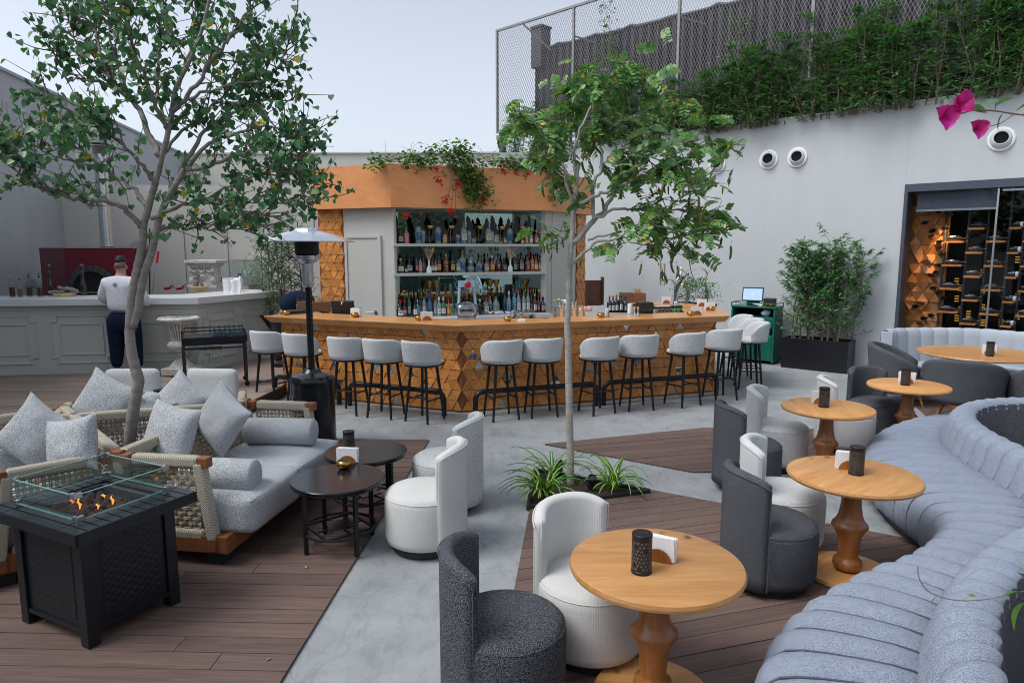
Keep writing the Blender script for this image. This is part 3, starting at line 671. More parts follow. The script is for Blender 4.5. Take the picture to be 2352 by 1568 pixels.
# uprights and shelves: photo columns
cols = [2172, 2222, 2274]; upx = [-(S0 - WS(x, 600, -.45)[0]) for x in (2166, 2218, 2262, 2312, 2345)]
upx += [upx[-1] - .36, upx[-1] - .72]
for k, s in enumerate(upx):
    m = MB(); m.tube([(s, SGN * -.45, .1), (s, SGN * -.45, ZO - .13)], .018, 10)
    for z in [ZO - .75 - .33 * j for j in range(7)]: m.tube([(s, SGN * -.45, z - .012), (s, SGN * -.45, z + .012)], .028, 10)
    obj('upright', m, M['slate'], wc, smooth=True)
shelfm = M['tile']
for k in range(len(upx) - 1):
    s0, s1 = upx[k + 1], upx[k]
    for j in range(5):
        z = ZO - .72 - .37 * j - (0 if k % 2 else .20)
        if z < .75: continue
        m = MB(); wb(m, s0 + .02, s1 - .02, -.52, -.28, z, z + .028); sh = obj('rack_shelf', m, shelfm, wc)
        m = MB(); m.mi = 0; lying_bottle(m, Vector((s1 - .05, SGN * -.36, z + .068)), (-1, SGN * .12, 0), min(.32, s1 - s0 - .02), .04)
        b = thing('wine_bottle', f'dark wine bottle, {ordw(j)} shelf down, {ordw(k)} cellar rack column from the left', 'wine bottle', W(S0), WA, 'bottles lying on the cellar shelves')
        obj('glass_body', m, bm_[0], b, smooth=True)
        m = MB(); lb = Vector((s1 - .09, SGN * -.36, z + .068)); Mx = frame(lb, (-1, SGN * .12, 0)) @ Matrix.Rotation(R(90), 4, 'Y'); m.lathe([(.0408, 0), (.0408, .09)], 12, M=Mx); obj('label', m, M['white'], b, smooth=True)
# slatted back, glowing bottle rows and cabinets deep in the cellar
m = MB()
for k in range(14): wb(m, -5, -1.3, -2.2, -2.16, 1.6 + k * .075, 1.64 + k * .075)
obj('slatted_screen', m, plain('bronze_slats', (.10, .055, .025), .5), wc)
m = MB(); cabm = plain('cabinet_bottles', (.03, .03, .012), .2)
for i in range(26):
    for j in range(6):
        Mx = Matrix.Rotation(R(90 * SGN), 4, 'X'); m.lathe([(.0001, 0), (.036, 0), (.036, .2)], 8, c=(-1.4 - i * .13, SGN * -2.3, .55 + j * .17), M=Mx)
tag(obj('stored_bottles', m, cabm, wc, smooth=True), kind='stuff')
yel = emit('cabinet_lamp', (.8, .45, .05), .3)
m = MB()
for i, (x, ys) in enumerate(((2258, (620, 660, 700, 735)), (2338, (590, 625, 675, 720)), (2198, (640, 680, 725)), (2206, (655, 705)), (2300, (735,)), (2225, (715,)))):
    for y in ys:
        s, z = WS(x, y, -2.0); s -= S0
        for q_ in range(3): wb(m, s - .03, s + .035, -2.02, -2.0, z - .1 + q_ * .045, z - .08 + q_ * .045)
obj('cabinet_light', m, yel, wc)
# warm spot over the triangle wall (seen lit in the photo)
lp = bpy.data.lights.new('cellar_spot', 'SPOT'); lp.energy = 70; lp.color = (1, .55, .2); lp.spot_size = R(80); lp.spot_blend = .8; lp.shadow_soft_size = .03
lo = bpy.data.objects.new('cellar_spot', lp); C.objects.link(lo); pt = W(S0 - .55, -.22, ZO - .46); lo.location = pt
lo.rotation_euler = (pt - W(S0 - .6, -.62, 1.2)).to_track_quat('Z', 'Y').to_euler()
m = MB(); m.lathe([(.03, 0), (.03, .06), (.018, .06)], 12, c=(0, 0, 0)); t = tag(obj('spotlight_fitting', m, M['blackm'], loc=pt + Vector((0, 0, .01)), smooth=True), 'small black downlight over the cedar triangle wall of the cellar', 'spotlight')

# ================================================================ BAR
BT = 1.13
A0, B0, C0 = Vector((-3.41, 9.33)), Vector((-.63, 8.18)), Vector((3.0, 9.36))     # outer top edge
AL, BC, CR = Vector((-3.24, 9.52)), Vector((-.63, 8.41)), Vector((2.9, 9.67))       # front face
bar = thing('bar_counter', 'angular bar counter clad in cedar triangles with a beech top and black foot rail', 'bar counter', (0, 0, 0))
def off(p, q, r, d):     # inner offset for the middle corner
    n1 = Vector((-(q - p).y, (q - p).x)).normalized(); n2 = Vector((-(r - q).y, (r - q).x)).normalized(); b = (n1 + n2).normalized(); return q + b * (d / b.dot(n1))
nL = Vector((-(B0 - A0).y, (B0 - A0).x)).normalized(); nR = Vector((-(C0 - B0).y, (C0 - B0).x)).normalized()
WT = .62; Bi = off(A0, B0, C0, WT)
Ce = Vector((3.26, 10.72)); Cf = Vector((2.98, 11.5)); Cg = Vector((2.3, 12.05)); cti = 0.6
inner_c = Vector((2.52, 9.88)); 
outer = [A0, B0, C0, Ce, Cf, Cg, Cg + Vector((-.3, -.5)), Vector((2.5, 11.15)), Vector((2.62, 10.6)), inner_c, Bi, A0 + nL * WT + Vector((.1, 0))]
# sloped underside: top sheet + bevelled fascia narrowing below
def topslab(poly, z1, th, inset):
    mb = MB(); n = len(poly); poly = [Vector(p) for p in poly]; low = []
    for i in range(n):
        p, q, r = poly[i - 1], poly[i], poly[(i + 1) % n]; low.append(off(p, q, r, inset))
    vs = [(p.x, p.y, z1) for p in poly] + [(p.x, p.y, z1 - .012) for p in poly] + [(p.x, p.y, z1 - th) for p in low]
    fs = [tuple(range(n)), tuple(reversed(range(2 * n, 3 * n)))]
    for i in range(n):
        j = (i + 1) % n; fs += [(i, i + n, j + n, j), (i + n, i + 2 * n, j + 2 * n, j + n)]
    return mb.add(vs, fs)
obj('countertop', topslab([(p.x, p.y) for p in outer], BT, .088, .055), M['bartop'], bar, bevel=.004)
m = MB()
wallpoly = [AL, BC, CR, CR + Vector((.12, 1.2)), CR + Vector((-.15, 1.8)), CR + Vector((-.55, 1.5)), CR + Vector((-.3, 1.0)), CR + Vector((-.35, .3)), off(AL, BC, CR, .3), AL + nL * .3]
m.prism([(p.x, p.y) for p in wallpoly], 0, BT - .09); obj('carcass', m, M['teak'], bar)
mirm = plain('pale_mirror', (.55, .58, .52), .12, .85)
nFl = Vector((nL.x, nL.y)) * -.004
u1 = tilewall(bar, AL + Vector((-nL.x, -nL.y)) * .003, BC - nL * .003, .02, BT - .092, TS, 128, rn, .05, mirm)
u2 = tilewall(bar, BC - nR * .003, CR - nR * .003, .02, BT - .092, TS, 172 - 8, rn, .06, mirm)
q1 = CR + Vector((.003, 0)); q2 = CR + Vector((.123, 1.2)); tilewall(bar, q1, q2, .02, BT - .092, TS, 8, rn)
# foot rails
def footrail(p, q, n, d=.24, z=.3):
    a = Vector((p.x, p.y)); b = Vector((q.x, q.y)); dr = (b - a).normalized(); o = -n * d; a2 = a + o; b2 = b + o; pts = []
    for k in range(6): an = pi / 2 * k / 5; pts.append((*(a2 + dr * (.1 - .1 * cos(an))), z - .1 + .1 * sin(an)))
    pts = [(*a2, 0)] + pts; e = []
    for k in range(6): an = pi / 2 * k / 5; e.append((*(b2 - dr * (.1 - .1 * cos(an))), z - .1 + .1 * sin(an)))
    pts += list(reversed(e)) + [(*b2, 0)]; m = MB(); m.tube(pts, .032, 12); obj('foot_rail', m, M['black'], bar, smooth=True)
lv = lambda p, q, t: p.lerp(q, t)
footrail(lv(AL, BC, .02), lv(AL, BC, .40), nL); footrail(lv(AL, BC, .46), lv(AL, BC, .955), nL); footrail(lv(BC, CR, .03), lv(BC, CR, .47), nR); footrail(lv(BC, CR, .5), lv(BC, CR, .97), nR)

# ---- work counters behind the bar
mb = MB(); K0 = off(A0, B0, C0, WT + .02); 
wp = [A0.lerp(B0, .45) + nL * (WT + .03), K0 + Vector((0, .02)), B0.lerp(C0, .72) + nR * (WT + .03), B0.lerp(C0, .72) + nR * (WT + .5), K0 + Vector((0, .5)), A0.lerp(B0, .45) + nL * (WT + .5)]
mb.prism([(p.x, p.y) for p in wp], .86, .92); mb.prism([(p.x, p.y) for p in [wp[0] + nL * .04, wp[1] + Vector((0, .05)), wp[2] + nR * .04, wp[3] - nR * .04, wp[4] - Vector((0, .05)), wp[5] - nL * .04]], 0, .86)
tag(obj('work_counter', mb, M['paint_top'], bevel=.006), 'low pale work counter running behind the bar top', 'counter')

# ================================================================ PAVILION (back bar)
KA = R(21.7); KQ = D(898, 475, 10.4).xy; KU = Vector((cos(KA), sin(KA))); KN = Vector((-sin(KA), cos(KA)))
def KP(s, t, z=0.0): p = KQ + KU * s + KN * t; return Vector((p.x, p.y, z))
def KS(x, y, t=0.0): q = KQ + KN * t; p = PL(x, y, q, KA); return ((p.xy - KQ).dot(KU), p.z)
KW = KS(1267, 484)[0]; ZF0 = (KS(898, 476)[1] + KS(1267, 484)[1]) / 2; ZF1 = (KS(898, 376)[1] + KS(1267, 392)[1]) / 2
LA_ = R(-24); LU = Vector((cos(LA_), sin(LA_)))
pL = PL(716, 482, KQ, LA_); LLen = (pL.xy - KQ).length
RA_ = R(60); KR = KP(KW, 0).xy; pR = PL(1361, 491, KR, RA_); RLen = (pR.xy - KR).length

pav = thing('bar_pavilion', 'octagonal back bar pavilion with a broad cedar fascia, white door and cedar triangle columns', 'bar pavilion', (0, 0, 0))
k0 = KQ; k1 = KR; kL = pL.xy; kR = pR.xy; depth = Vector((.3, 2.6))
roof = [kL, k0, k1, kR, kR + Vector((-.4, 1.6)), kL + Vector((.8, 2.2))]
# fascia as panels
def vpanel(mb, a, b, z0, z1, th=.06): 
    a = Vector(a); b = Vector(b); d = (b - a).normalized(); n = Vector((-d.y, d.x)) * th; mb.prism([tuple(a), tuple(b), tuple(b + n), tuple(a + n)], z0, z1)
for a, b in ((kL, k0), (k0, k1), (k1, kR), (kR, roof[4]), (roof[4], roof[5]), (roof[5], kL)):
    m = MB(); vpanel(m, a, b, ZF0, ZF1); obj('fascia_panel', m, M['fascia'], pav)
rc_ = sum(roof, Vector((0, 0))) / 6
m = MB(); m.prism([tuple(p + (rc_ - p) * .06) for p in roof], ZF1 - .4, ZF1 - .34); obj('roof_deck', m, M['soil'], pav)
ins = .14
def inn(p, q, r, d): return off(p, q, r, d)
i0 = inn(kL, k0, k1, ins); i1 = inn(k0, k1, kR, ins); iL = kL + Vector((-(k0 - kL).y, (k0 - kL).x)).normalized() * ins; iR = kR + Vector((-(kR - k1).y, (kR - k1).x)).normalized() * ins
m = MB(); m.prism([tuple(p) for p in (iL, i0, i1, iR, roof[4] + Vector((-.1, -.1)), roof[5] + Vector((.1, -.1)))], ZF0 + .02, ZF0 + .06); obj('soffit', m, M['paint'], pav)
# left face: tile column + white wall + door
dl = (i0 - iL).normalized(); Lw = (i0 - iL).length
cw = .50
m = MB(); vpanel(m, iL, iL + dl * cw, 0, ZF0 + .02, .08); obj('column_core', m, M['teak'], pav)
tilewall(pav, iL - Vector((-dl.y, dl.x)) * .003, iL + dl * cw - Vector((-dl.y, dl.x)) * .003, .0, ZF0, TS, 200, rn, depth=(.008, .019))
m = MB(); vpanel(m, iL + dl * cw, i0, 0, ZF0 + .02, .08); obj('wall_face', m, M['paint'], pav)
sd0, sd1 = cw + .08, Lw - .28; zd = 2.2
for s_ in (1,):
    m = MB(); n2 = Vector((dl.y, -dl.x)) * .004
    a = iL + dl * sd0 + n2 * 5; b = iL + dl * sd1 + n2 * 5; vpanel(m, a, b, 0, zd, .016); dr = obj('door', m, M['paint'], pav)
    m = MB(); 
    for (p, q_, z0, z1) in ((sd0 - .045, sd0 - .006, 0, zd + .045), (sd1 + .006, sd1 + .06, 0, zd + .045)): vpanel(m, iL + dl * p + n2 * 9, iL + dl * q_ + n2 * 9, z0, z1, .035)
    vpanel(m, iL + dl * (sd0 - .006) + n2 * 9, iL + dl * (sd1 + .006) + n2 * 9, zd + .008, zd + .045, .035); obj('door_frame', m, M['paint'], pav)
    m = MB(); hp_ = iL + dl * (sd1 - .07) + n2 * 6; h3 = Vector((hp_.x, hp_.y, 1.06)); n3 = Vector((n2.x, n2.y, 0)).normalized()
    m.tube([h3, h3 + n3 * .05, h3 + n3 * .06 - Vector((dl.x, dl.y, 0)) * .15], .011, 8); m.lathe([(.03, 0), (.03, .012)], 16, c=h3, M=Matrix.Rotation(atan2(n3.y, n3.x), 4, 'Z') @ Matrix.Rotation(R(90), 4, 'Y')); m.lathe([(.025, 0), (.025, .012)], 16, c=h3 - Vector((0, 0, .13)), M=Matrix.Rotation(atan2(n3.y, n3.x), 4, 'Z') @ Matrix.Rotation(R(90), 4, 'Y')); obj('door_handle', m, M['steel'], dr, smooth=True)
# right face: wall + tile column
drr = (iR - i1).normalized(); Rw = (iR - i1).length
rw0 = .06
cs_ = (PL(1322, 600, i1, atan2(drr.y, drr.x)).xy - i1).length
m = MB(); vpanel(m, i1, i1 + drr * cs_, 0, ZF0 + .02, .08); obj('wall_face', m, M['paint'], pav)
m = MB(); vpanel(m, i1 + drr * cs_, iR, 0, ZF0 + .02, .08); obj('column_core', m, M['teak'], pav)
nr_ = Vector((-drr.y, drr.x)); tilewall(pav, i1 + drr * cs_ - nr_ * .003, iR - nr_ * .003, .0, ZF0, TS, 160, rn, depth=(.008, .019))
# middle face: piers, recess with mirrors and shelves
RS0 = KS(908, 600, ins)[0]; RS1 = KS(1254, 600, ins)[0]; s0m = (i0 - KQ).dot(KU); s1m = (i1 - KQ).dot(KU); ZC = KS(905, 721, ins)[1]
ZC = .98
def kb(mb, s0, s1, t0, t1, z0, z1):
    p = KP((s0 + s1) / 2, (t0 + t1) / 2, (z0 + z1) / 2); mb.box(p, (s1 - s0, t1 - t0, z1 - z0), rz=KA)
m = MB(); kb(m, s0m, RS0, ins, ins + .5, 0, ZF0 + .02); obj('pier', m, M['paint'], pav, bevel=.003)
m = MB(); kb(m, RS1, s1m, ins, ins + .5, 0, ZF0 + .02); obj('pier', m, M['paint'], pav, bevel=.003)
m = MB(); kb(m, RS1 + .10, RS1 + .112, ins - .003, ins, 1.0, ZF0); kb(m, RS1 + .10, s1m - .02, ins - .003, ins, 2.28, 2.292); obj('panel_joint', m, plain('joint_grey', (.22, .22, .21), .9), pav)  # thin grey strips mark the panel joints
m = MB(); kb(m, RS0, RS1, ins + .46, ins + .5, ZC, ZF0); obj('back_mirror', m, M['mirror'], pav)
# splayed right mirror
m = MB(); pa = KP(RS1 - .42, ins + .455); pb = KP(RS1 - .005, ins + .06); m.prism([tuple(pa.xy), tuple(pb.xy), tuple(pb.xy + KN * .02), tuple(pa.xy + KN * .02)], ZC, ZF0); obj('splayed_mirror', m, M['mirror'], pav)
m = MB(); pa = KP(RS0 + .005, ins + .06); pb = KP(RS0 + .16, ins + .455); m.prism([tuple(pa.xy), tuple(pb.xy), tuple(pb.xy + KN * .02), tuple(pa.xy + KN * .02)], ZC, ZF0); obj('splayed_mirror', m, M['mirror'], pav)
m = MB(); kb(m, RS0, RS1, ins, ins + .5, ZF0 - .005, ZF0 + .0); obj('recess_ceiling', m, M['paint'], pav)
ZS1 = KS(903, 559, ins - .02)[1] ; ZS2 = KS(903, 624, ins - .02)[1]
ZS1 = (ZS1 + KS(1253, 561, ins - .02)[1]) / 2; ZS2 = (ZS2 + KS(1253, 627, ins - .02)[1]) / 2
for z in (ZS1, ZS2):
    m = MB(); kb(m, RS0 - .03, RS1 + .005, ins - .04, ins + .455, z - .042, z); obj('shelf', m, M['paint'], pav, bevel=.003)
m = MB(); kb(m, RS0, RS1, ins - .3, ins + .455, ZC - .05, ZC); kb(m, RS0 + .02, RS1 - .02, ins - .27, ins + .44, 0, ZC - .05); obj('back_counter', m, M['paint_top'], pav, bevel=.004)
# ================================================================ BAR STOOLS
def arcshell(r0, r1, a0, a1, zf0, zf1, n=28, nz=6, top=.03, flare=0.0):
    """curved padded shell: a closed band swept over angle a0..a1. zf0/zf1(u): bottom and top heights, u 0..1"""
    mb = MB(); P = []
    for i in range(n + 1):
        u = i / n; a = a0 + (a1 - a0) * u; z0, z1 = zf0(u), zf1(u); row = []
        th = (r1 - r0) / 2; rm = (r0 + r1) / 2; e = min(u, 1 - u) * (a1 - a0) * rm   # distance from the open edge
        k = 1.0 if e > th else sqrt(max(0.02, 1 - (1 - e / th) ** 2)); tk = th * k
        prof = []
        for j in range(nz + 1): f = j / nz; prof.append((tk + flare * f, z0 + (z1 - top - z0) * f, 1))
        for j in range(1, 7): q = pi * j / 7; prof.append((tk * cos(q), z1 - top + top * sin(q), 2))
        for j in range(nz + 1): f = 1 - j / nz; prof.append((-tk, z0 + (z1 - top - z0) * f, 3))
        for (dr, z, w) in prof:
            fl = flare * ((z - z0) / max(.01, z1 - z0)); r = rm + (dr if w != 1 else tk) + fl if w != 1 else rm + tk + fl
            row.append((r * cos(a), r * sin(a), z))
        P.append(row)
    mb.grid(P, closev=True); k = len(P[0]); o = 0
    mb.f.append(tuple(range(k))); mb.m.append(0); mb.f.append(tuple(reversed(range(n * k, n * k + k)))); mb.m.append(0)
    return mb
def make_stool():
    t = thing('bar_stool', 'x', 'bar stool', (0, 0, 0), 0, 'pale bar stools round the counter')   # faces +x
    m = MB(); m.lathe([(.0001, .76), (.12, .758), (.19, .748), (.222, .73), (.228, .71), (.22, .695), (.0001, .695)], 32); obj('seat', m, M['fabstool'], t, smooth=True)
    hump = lambda u: .985 - .16 * abs(2 * u - 1) ** 5.0
    m = arcshell(.188, .243, R(180 - 98), R(180 + 98), lambda u: .70, hump, 30, 5, .028, .03); o = obj('backrest', m, M['fabstool'], t, smooth='all')
    m = MB(); m.tube([(.236 * cos(R(180 - 98 + 196 * i / 30)) * 1.03, .236 * sin(R(180 - 98 + 196 * i / 30)) * 1.03, hump(i / 30) - .03) for i in range(31)], .003, 4); obj('piping', m, M['fabstool'], t)
    m = MB(); m.lathe([(.0001, .665), (.19, .668), (.232, .68), (.238, .692), (.232, .70), (.0001, .70)], 32); obj('seat_frame', m, M['black'], t, smooth=True)
    top = .15; bot = .235; P = []
    for a in (45, 135, 225, 315):
        a = R(a); p0 = Vector((top * cos(a), top * sin(a), .675)); p1 = Vector((bot * cos(a), bot * sin(a), 0)); P.append((p0, p1)); m = MB(); m.tube([p1, p0], [.0145, .0185], 10); obj('leg', m, M['black'], t, smooth=True)
    for i in range(4):
        z = .30 if i % 2 else .27; f = z / .675; a = P[i][1].lerp(P[i][0], f); b = P[(i + 1) % 4][1].lerp(P[(i + 1) % 4][0], f); m = MB(); m.tube([a, b], .0095, 8); obj('footrest_bar', m, M['black'], t, smooth=True)
    return t
sp = [(-3.21, 9.02, 66, 'leftmost bar stool, standing past the left end of the counter'), (-2.70, 8.76, 60, 'bar stool directly behind the patio heater pole, second from the left'), (-2.03, 8.42, 74, 'third bar stool from the left, just right of the patio heater'), (-1.555, 8.24, 70, 'fourth bar stool from the left, middle of a touching trio'), (-1.05, 8.03, 60, 'fifth bar stool, last one before the counter corner'),
      (-.13, 8.13, 112, 'first bar stool right of the counter corner, back seen square on'), (.36, 8.29, 104, 'bar stool just left of the slim tree trunk'), (1.07, 8.42, 118, 'bar stool just right of the slim tree trunk'), (1.61, 8.64, 102, 'right stool of the pair right of the slim trunk'), (2.26, 8.86, 120, 'bar stool near the right end, its seat poking out to the left'), (2.86, 9.22, 106, 'last stool on the front side, at the right tip of the counter'),
      (3.50, 9.95, 172, 'nearest of the three stools on the short right side'), (3.60, 10.45, 176, 'middle of the three stools on the short right side'), (3.62, 10.98, 184, 'farthest stool on the short right side, by the green cabinet')]
kids_stool = make_stool()
for i, (x, y, a, lab) in enumerate(sp):
    if i == 0: o = kids_stool; o.location = (x, y, 0); o.rotation_euler = (0, 0, R(a)); o['label'] = lab
    else: copy_tree(kids_stool, (x, y, 0), R(a), lab)

# ================================================================ TUB CHAIRS
def make_tub(fab, rib=False, name='tub_chair'):
    t = thing(name, 'x', 'tub chair')
    mat = M[fab]
    m = MB(); m.lathe([(.0001, .04), (.235, .045), (.262, .06), (.272, .10), (.274, .34), (.268, .375), (.255, .395), (.235, .408), (.16, .418), (.08, .423), (.0001, .424)], 48); obj('seat', m, mat, t, smooth='all')
    m = MB(); m.lathe([(.0001, 0), (.225, 0), (.225, .045), (.0001, .045)], 40); obj('plinth', m, M['blackm'], t)
    hump = lambda u: .745 - .055 * abs(2 * u - 1) ** 3.2
    m = arcshell(.225, .292, R(180 - 62), R(180 + 62), lambda u: .05, hump, 34, 8, .03, 0); obj('backrest', m, mat, t, smooth='all')
    m = MB()
    for rr in (.295,): m.tube([(rr * cos(R(118 + 124 * i / 40)), rr * sin(R(118 + 124 * i / 40)), hump(i / 40) - .022) for i in range(41)], .0035, 5)
    for u in (0, 1): a = R(118 + 124 * u); m.tube([(.293 * cos(a), .293 * sin(a), .06), (.293 * cos(a), .293 * sin(a), hump(u) - .022)], .003, 4)
    m.tube([(.268 * cos(2 * pi * i / 60), .268 * sin(2 * pi * i / 60), .378) for i in range(60)], .003, 4, closed=True)
    obj('piping', m, mat, t, smooth=True)
    return t
protos = {}
def tub(fab, x, y, a, lab, s=1.0, group=None):
    if fab not in protos: protos[fab] = make_tub(fab); o = protos[fab]; o.location = (x, y, 0); o.rotation_euler = (0, 0, R(a)); o['label'] = lab; o['group'] = group
    else: o = copy_tree(protos[fab], (x, y, 0), R(a), lab, group)
    z = .018; o.location.z = z; return o
gl, gd = 'pale grey tub chairs', 'charcoal boucle tub chairs'
tub('fabd', -.03, 2.86, 2, 'foreground charcoal boucle tub chair at the nearest wooden table', group=gd)
tub('rib', .40, 3.26, -52, 'pale corded tub chair behind the nearest wooden table', group=gl)
tub('rib', -.60, 4.50, 176, 'nearer pale corded tub chair with its back to the concrete path', group=gl)
tub('fabs', -.52, 5.26, 168, 'pale tub chair just beyond the corded one by the black coffee tables', group=gl)
tub('fabd', 1.58, 3.98, 6, 'charcoal boucle tub chair left of the second wooden table', group=gd)
tub('fabs', 1.86, 4.50, -22, 'pale tub chair behind the second wooden table, beside a charcoal one', group=gl)
tub('fabd', 2.02, 5.66, 4, 'charcoal tub chair left of the third table, at the deck edge', group=gd)
tub('fabs', 2.50, 6.25, -26, 'pale smooth tub chair left of the third wooden table', group=gl)
tub('rib', 3.40, 6.78, -18, 'pale corded tub chair mostly hidden behind the third table', group=gl)
tub('fabd', 3.95, 7.25, -78, 'charcoal tub chair left of the fourth wooden table near the back', group=gd)

# ================================================================ ROUND PEDESTAL TABLES
def make_table(r=.385, h=.655):
    t = thing('pedestal_table', 'x', 'table')
    m = MB(); m.lathe([(.0001, h - .042), (r * .93, h - .042), (r * .985, h - .034), (r, h - .02), (r * .985, h - .006), (r * .955, h), (.0001, h)], 64); obj('tabletop', m, M['table'], t, smooth=True, sharp=38)
    m = MB(); m.lathe([(.0001, .03), (.05, .032), (.078, .045), (.088, .07), (.082, .098), (.062, .112), (.060, .13), (.064, .20), (.072, .26), (.092, .298), (.107, .318), (.103, .335), (.086, .352), (.070, .39), (.060, .45), (.056, .52), (.058, .55), (.072, .575), (.082, .596), (.082, h - .042)], 32); obj('pedestal', m, M['stem'], t, smooth=True, sharp=60)
    m = MB(); m.lathe([(.0001, 0), (.265, 0), (.272, .014), (.262, .03), (.0001, .03)], 48); obj('base', m, M['table'], t, smooth=True)
    return t
T1 = make_table(); T1.location = (.64, 2.87, .018); T1['label'] = 'nearest round pine pedestal table with knots in its top'; T1['group'] = 'round wooden pedestal tables'
T2 = copy_tree(T1, (2.11, 4.07, .018), R(40), 'second round wooden table, in front of the channelled sofa')
T3 = copy_tree(T1, (2.78, 5.88, .018), R(80), 'third round wooden table, between pale tub chairs')
T4 = copy_tree(T1, (4.05, 6.85, .018), R(10), 'fourth round wooden table, in front of the charcoal armchairs')
t5 = thing('dining_table', 'large round wooden table in front of the booth sofa, ringed by charcoal armchairs', 'table', (5.95, 8.6, 0))
m = MB(); m.lathe([(.0001, .70), (.66, .70), (.69, .715), (.68, .735), (.0001, .74)], 64); obj('tabletop', m, M['table'], t5, smooth=True, sharp=38)
m = MB(); m.lathe([(.3, 0), (.3, .03), (.08, .05), (.06, .3), (.08, .70)], 32); obj('pedestal', m, M['stem'], t5, smooth=True)

# charcoal armchairs with brass-tipped legs
def make_arm():
    t = thing('armchair', 'x', 'armchair', group='charcoal armchairs at the large table')
    m = MB(); m.ell((.02, 0, .40), (.34, .36, .085), 28, 10, .75); obj('seat', m, M['fabd'], t, smooth='all')
    hump = lambda u: .80 - .27 * abs(2 * u - 1) ** 2.2
    m = arcshell(.30, .39, R(180 - 118), R(180 + 118), lambda u: .27 + .03 * abs(2 * u - 1), hump, 40, 8, .04, .05); obj('shell', m, M['fabd'], t, smooth='all')
    m = MB(); m.lathe([(.0001, .26), (.30, .27), (.34, .30), (.34, .40), (.0001, .40)], 32); obj('seat_base', m, M['fabd'], t, smooth=True)
    for a in (45, 135, 225, 315):
        a = R(a); p0 = Vector((.22 * cos(a), .22 * sin(a), .29)); p1 = Vector((.36 * cos(a), .36 * sin(a), 0)); pm = p1.lerp(p0, .25)
        m = MB(); m.tube([pm, p0], [.014, .024], 10); lg = obj('leg', m, M['stem'], t, smooth=True); m = MB(); m.tube([p1, pm], [.011, .0145], 10); obj('brass_tip', m, M['brass'], lg, smooth=True)
    return t
A1 = make_arm(); A1.location = (5.20, 8.95, .0); A1.rotation_euler = (0, 0, R(-28)); A1['label'] = 'left charcoal armchair turned side-on beside the booth sofa'
copy_tree(A1, (5.33, 7.92, .0), R(52), 'middle charcoal armchair seen from behind, legs with brass tips')
copy_tree(A1, (6.10, 7.62, .0), R(88), 'right charcoal armchair cut off by the edge of the photo')

# ================================================================ CHANNEL-TUFTED SERPENTINE SOFA
FB = [((.72, 1.0), (1.20, .95)), ((.76, 1.5), (1.27, 1.5)), ((.84, 2.05), (1.41, 2.07)), ((1.0, 2.55), (1.58, 2.42)), ((1.31, 2.97), (1.80, 2.74)), ((1.78, 3.33), (2.12, 3.06)), ((2.14, 3.53), (2.42, 3.30)), ((2.42, 3.76), (2.78, 3.55)), ((2.60, 4.0), (3.12, 3.88)), ((2.68, 4.3), (3.36, 4.22)), ((2.71, 4.65), (3.47, 4.6)), ((2.77, 5.05), (3.52, 5.0)), ((2.92, 5.47), (3.60, 5.38)), ((3.18, 5.88), (3.76, 5.78)), ((3.53, 6.24), (4.02, 6.12)), ((3.98, 6.55), (4.36, 6.36)), ((4.55, 6.78), (4.78, 6.48)), ((5.25, 6.85), (5.3, 6.46)), ((6.2, 6.8), (6.1, 6.3))]
Fp = smoothpath([(*a, 0) for a, b in FB], 24); Bp = smoothpath([(*b, 0) for a, b in FB], 24)
sofa = thing('channel_sofa', 'serpentine blue-grey sofa with fat vertical channels sweeping round the right foreground', 'sofa')
Lm = [0]
for i in range(1, len(Fp)): Lm.append(Lm[-1] + ((Fp[i] + Bp[i]) / 2 - (Fp[i - 1] + Bp[i - 1]) / 2).length)
SH = .405; BH = .63; CWD = .185
def prof(F, B, nrm, amp, part):
    """cross-section from the seat front hem to the seat back; nrm points from the front towards the back"""
    d = (B - F).length; o = []
    if part == 'seat':
        for (u, z, k) in ((.06, .09, .3), (.015, .13, .8), (.0, .20, 1), (.0, .27, 1), (.02, .325, 1), (.06, .37, 1), (.13, .398, 1), (.25, .412, 1), (.4, .415, 1), (.6, .412, 1), (.8, .405, .9), (.95, .39, .6), (1.02, .36, 0)):
            p = F + nrm * (u * d if u > .13 else u * d * 1.0); nn = Vector((0, 0, 1)) if u > .13 else (Vector((-nrm.x, -nrm.y, 0)) if z < .3 else Vector((-nrm.x, -nrm.y, 1)).normalized())
            o.append(p + Vector((0, 0, z)) + nn * amp * k)
    else:
        T = .27
        for (u, z, k) in ((-.01, .33, 0), (-.02, .38, .5), (.0, .43, 1), (.02, .50, 1), (.035, .56, 1), (.06, .60, 1), (.10, .625, 1), (.15, .63, 1), (.20, .622, 1), (.235, .60, .8), (.25, .57, .4), (.255, .52, 0)):
            p = B + nrm * u; ang = (u + .02) / .25 * pi
            nn = Vector((-nrm.x * cos(ang), -nrm.y * cos(ang), max(0, sin(ang)))) if z > .5 else Vector((-nrm.x, -nrm.y, 0))
            if nn.length < .01: nn = Vector((0, 0, 1))
            o.append(p + Vector((0, 0, z)) + nn.normalized() * amp * k)
    return o
def interp(s):
    i = 0
    lo, hi = 0, len(Lm) - 1
    while hi - lo > 1:
        mid = (lo + hi) // 2
        if Lm[mid] <= s: lo = mid
        else: hi = mid
    f = (s - Lm[lo]) / max(1e-9, Lm[hi] - Lm[lo]); return Fp[lo].lerp(Fp[hi], f), Bp[lo].lerp(Bp[hi], f)
nchan = int(Lm[-1] / CWD); JS = (0, .02, .05, .11, .22, .36, .5, .64, .78, .89, .95, .98, 1); SUBD = 12
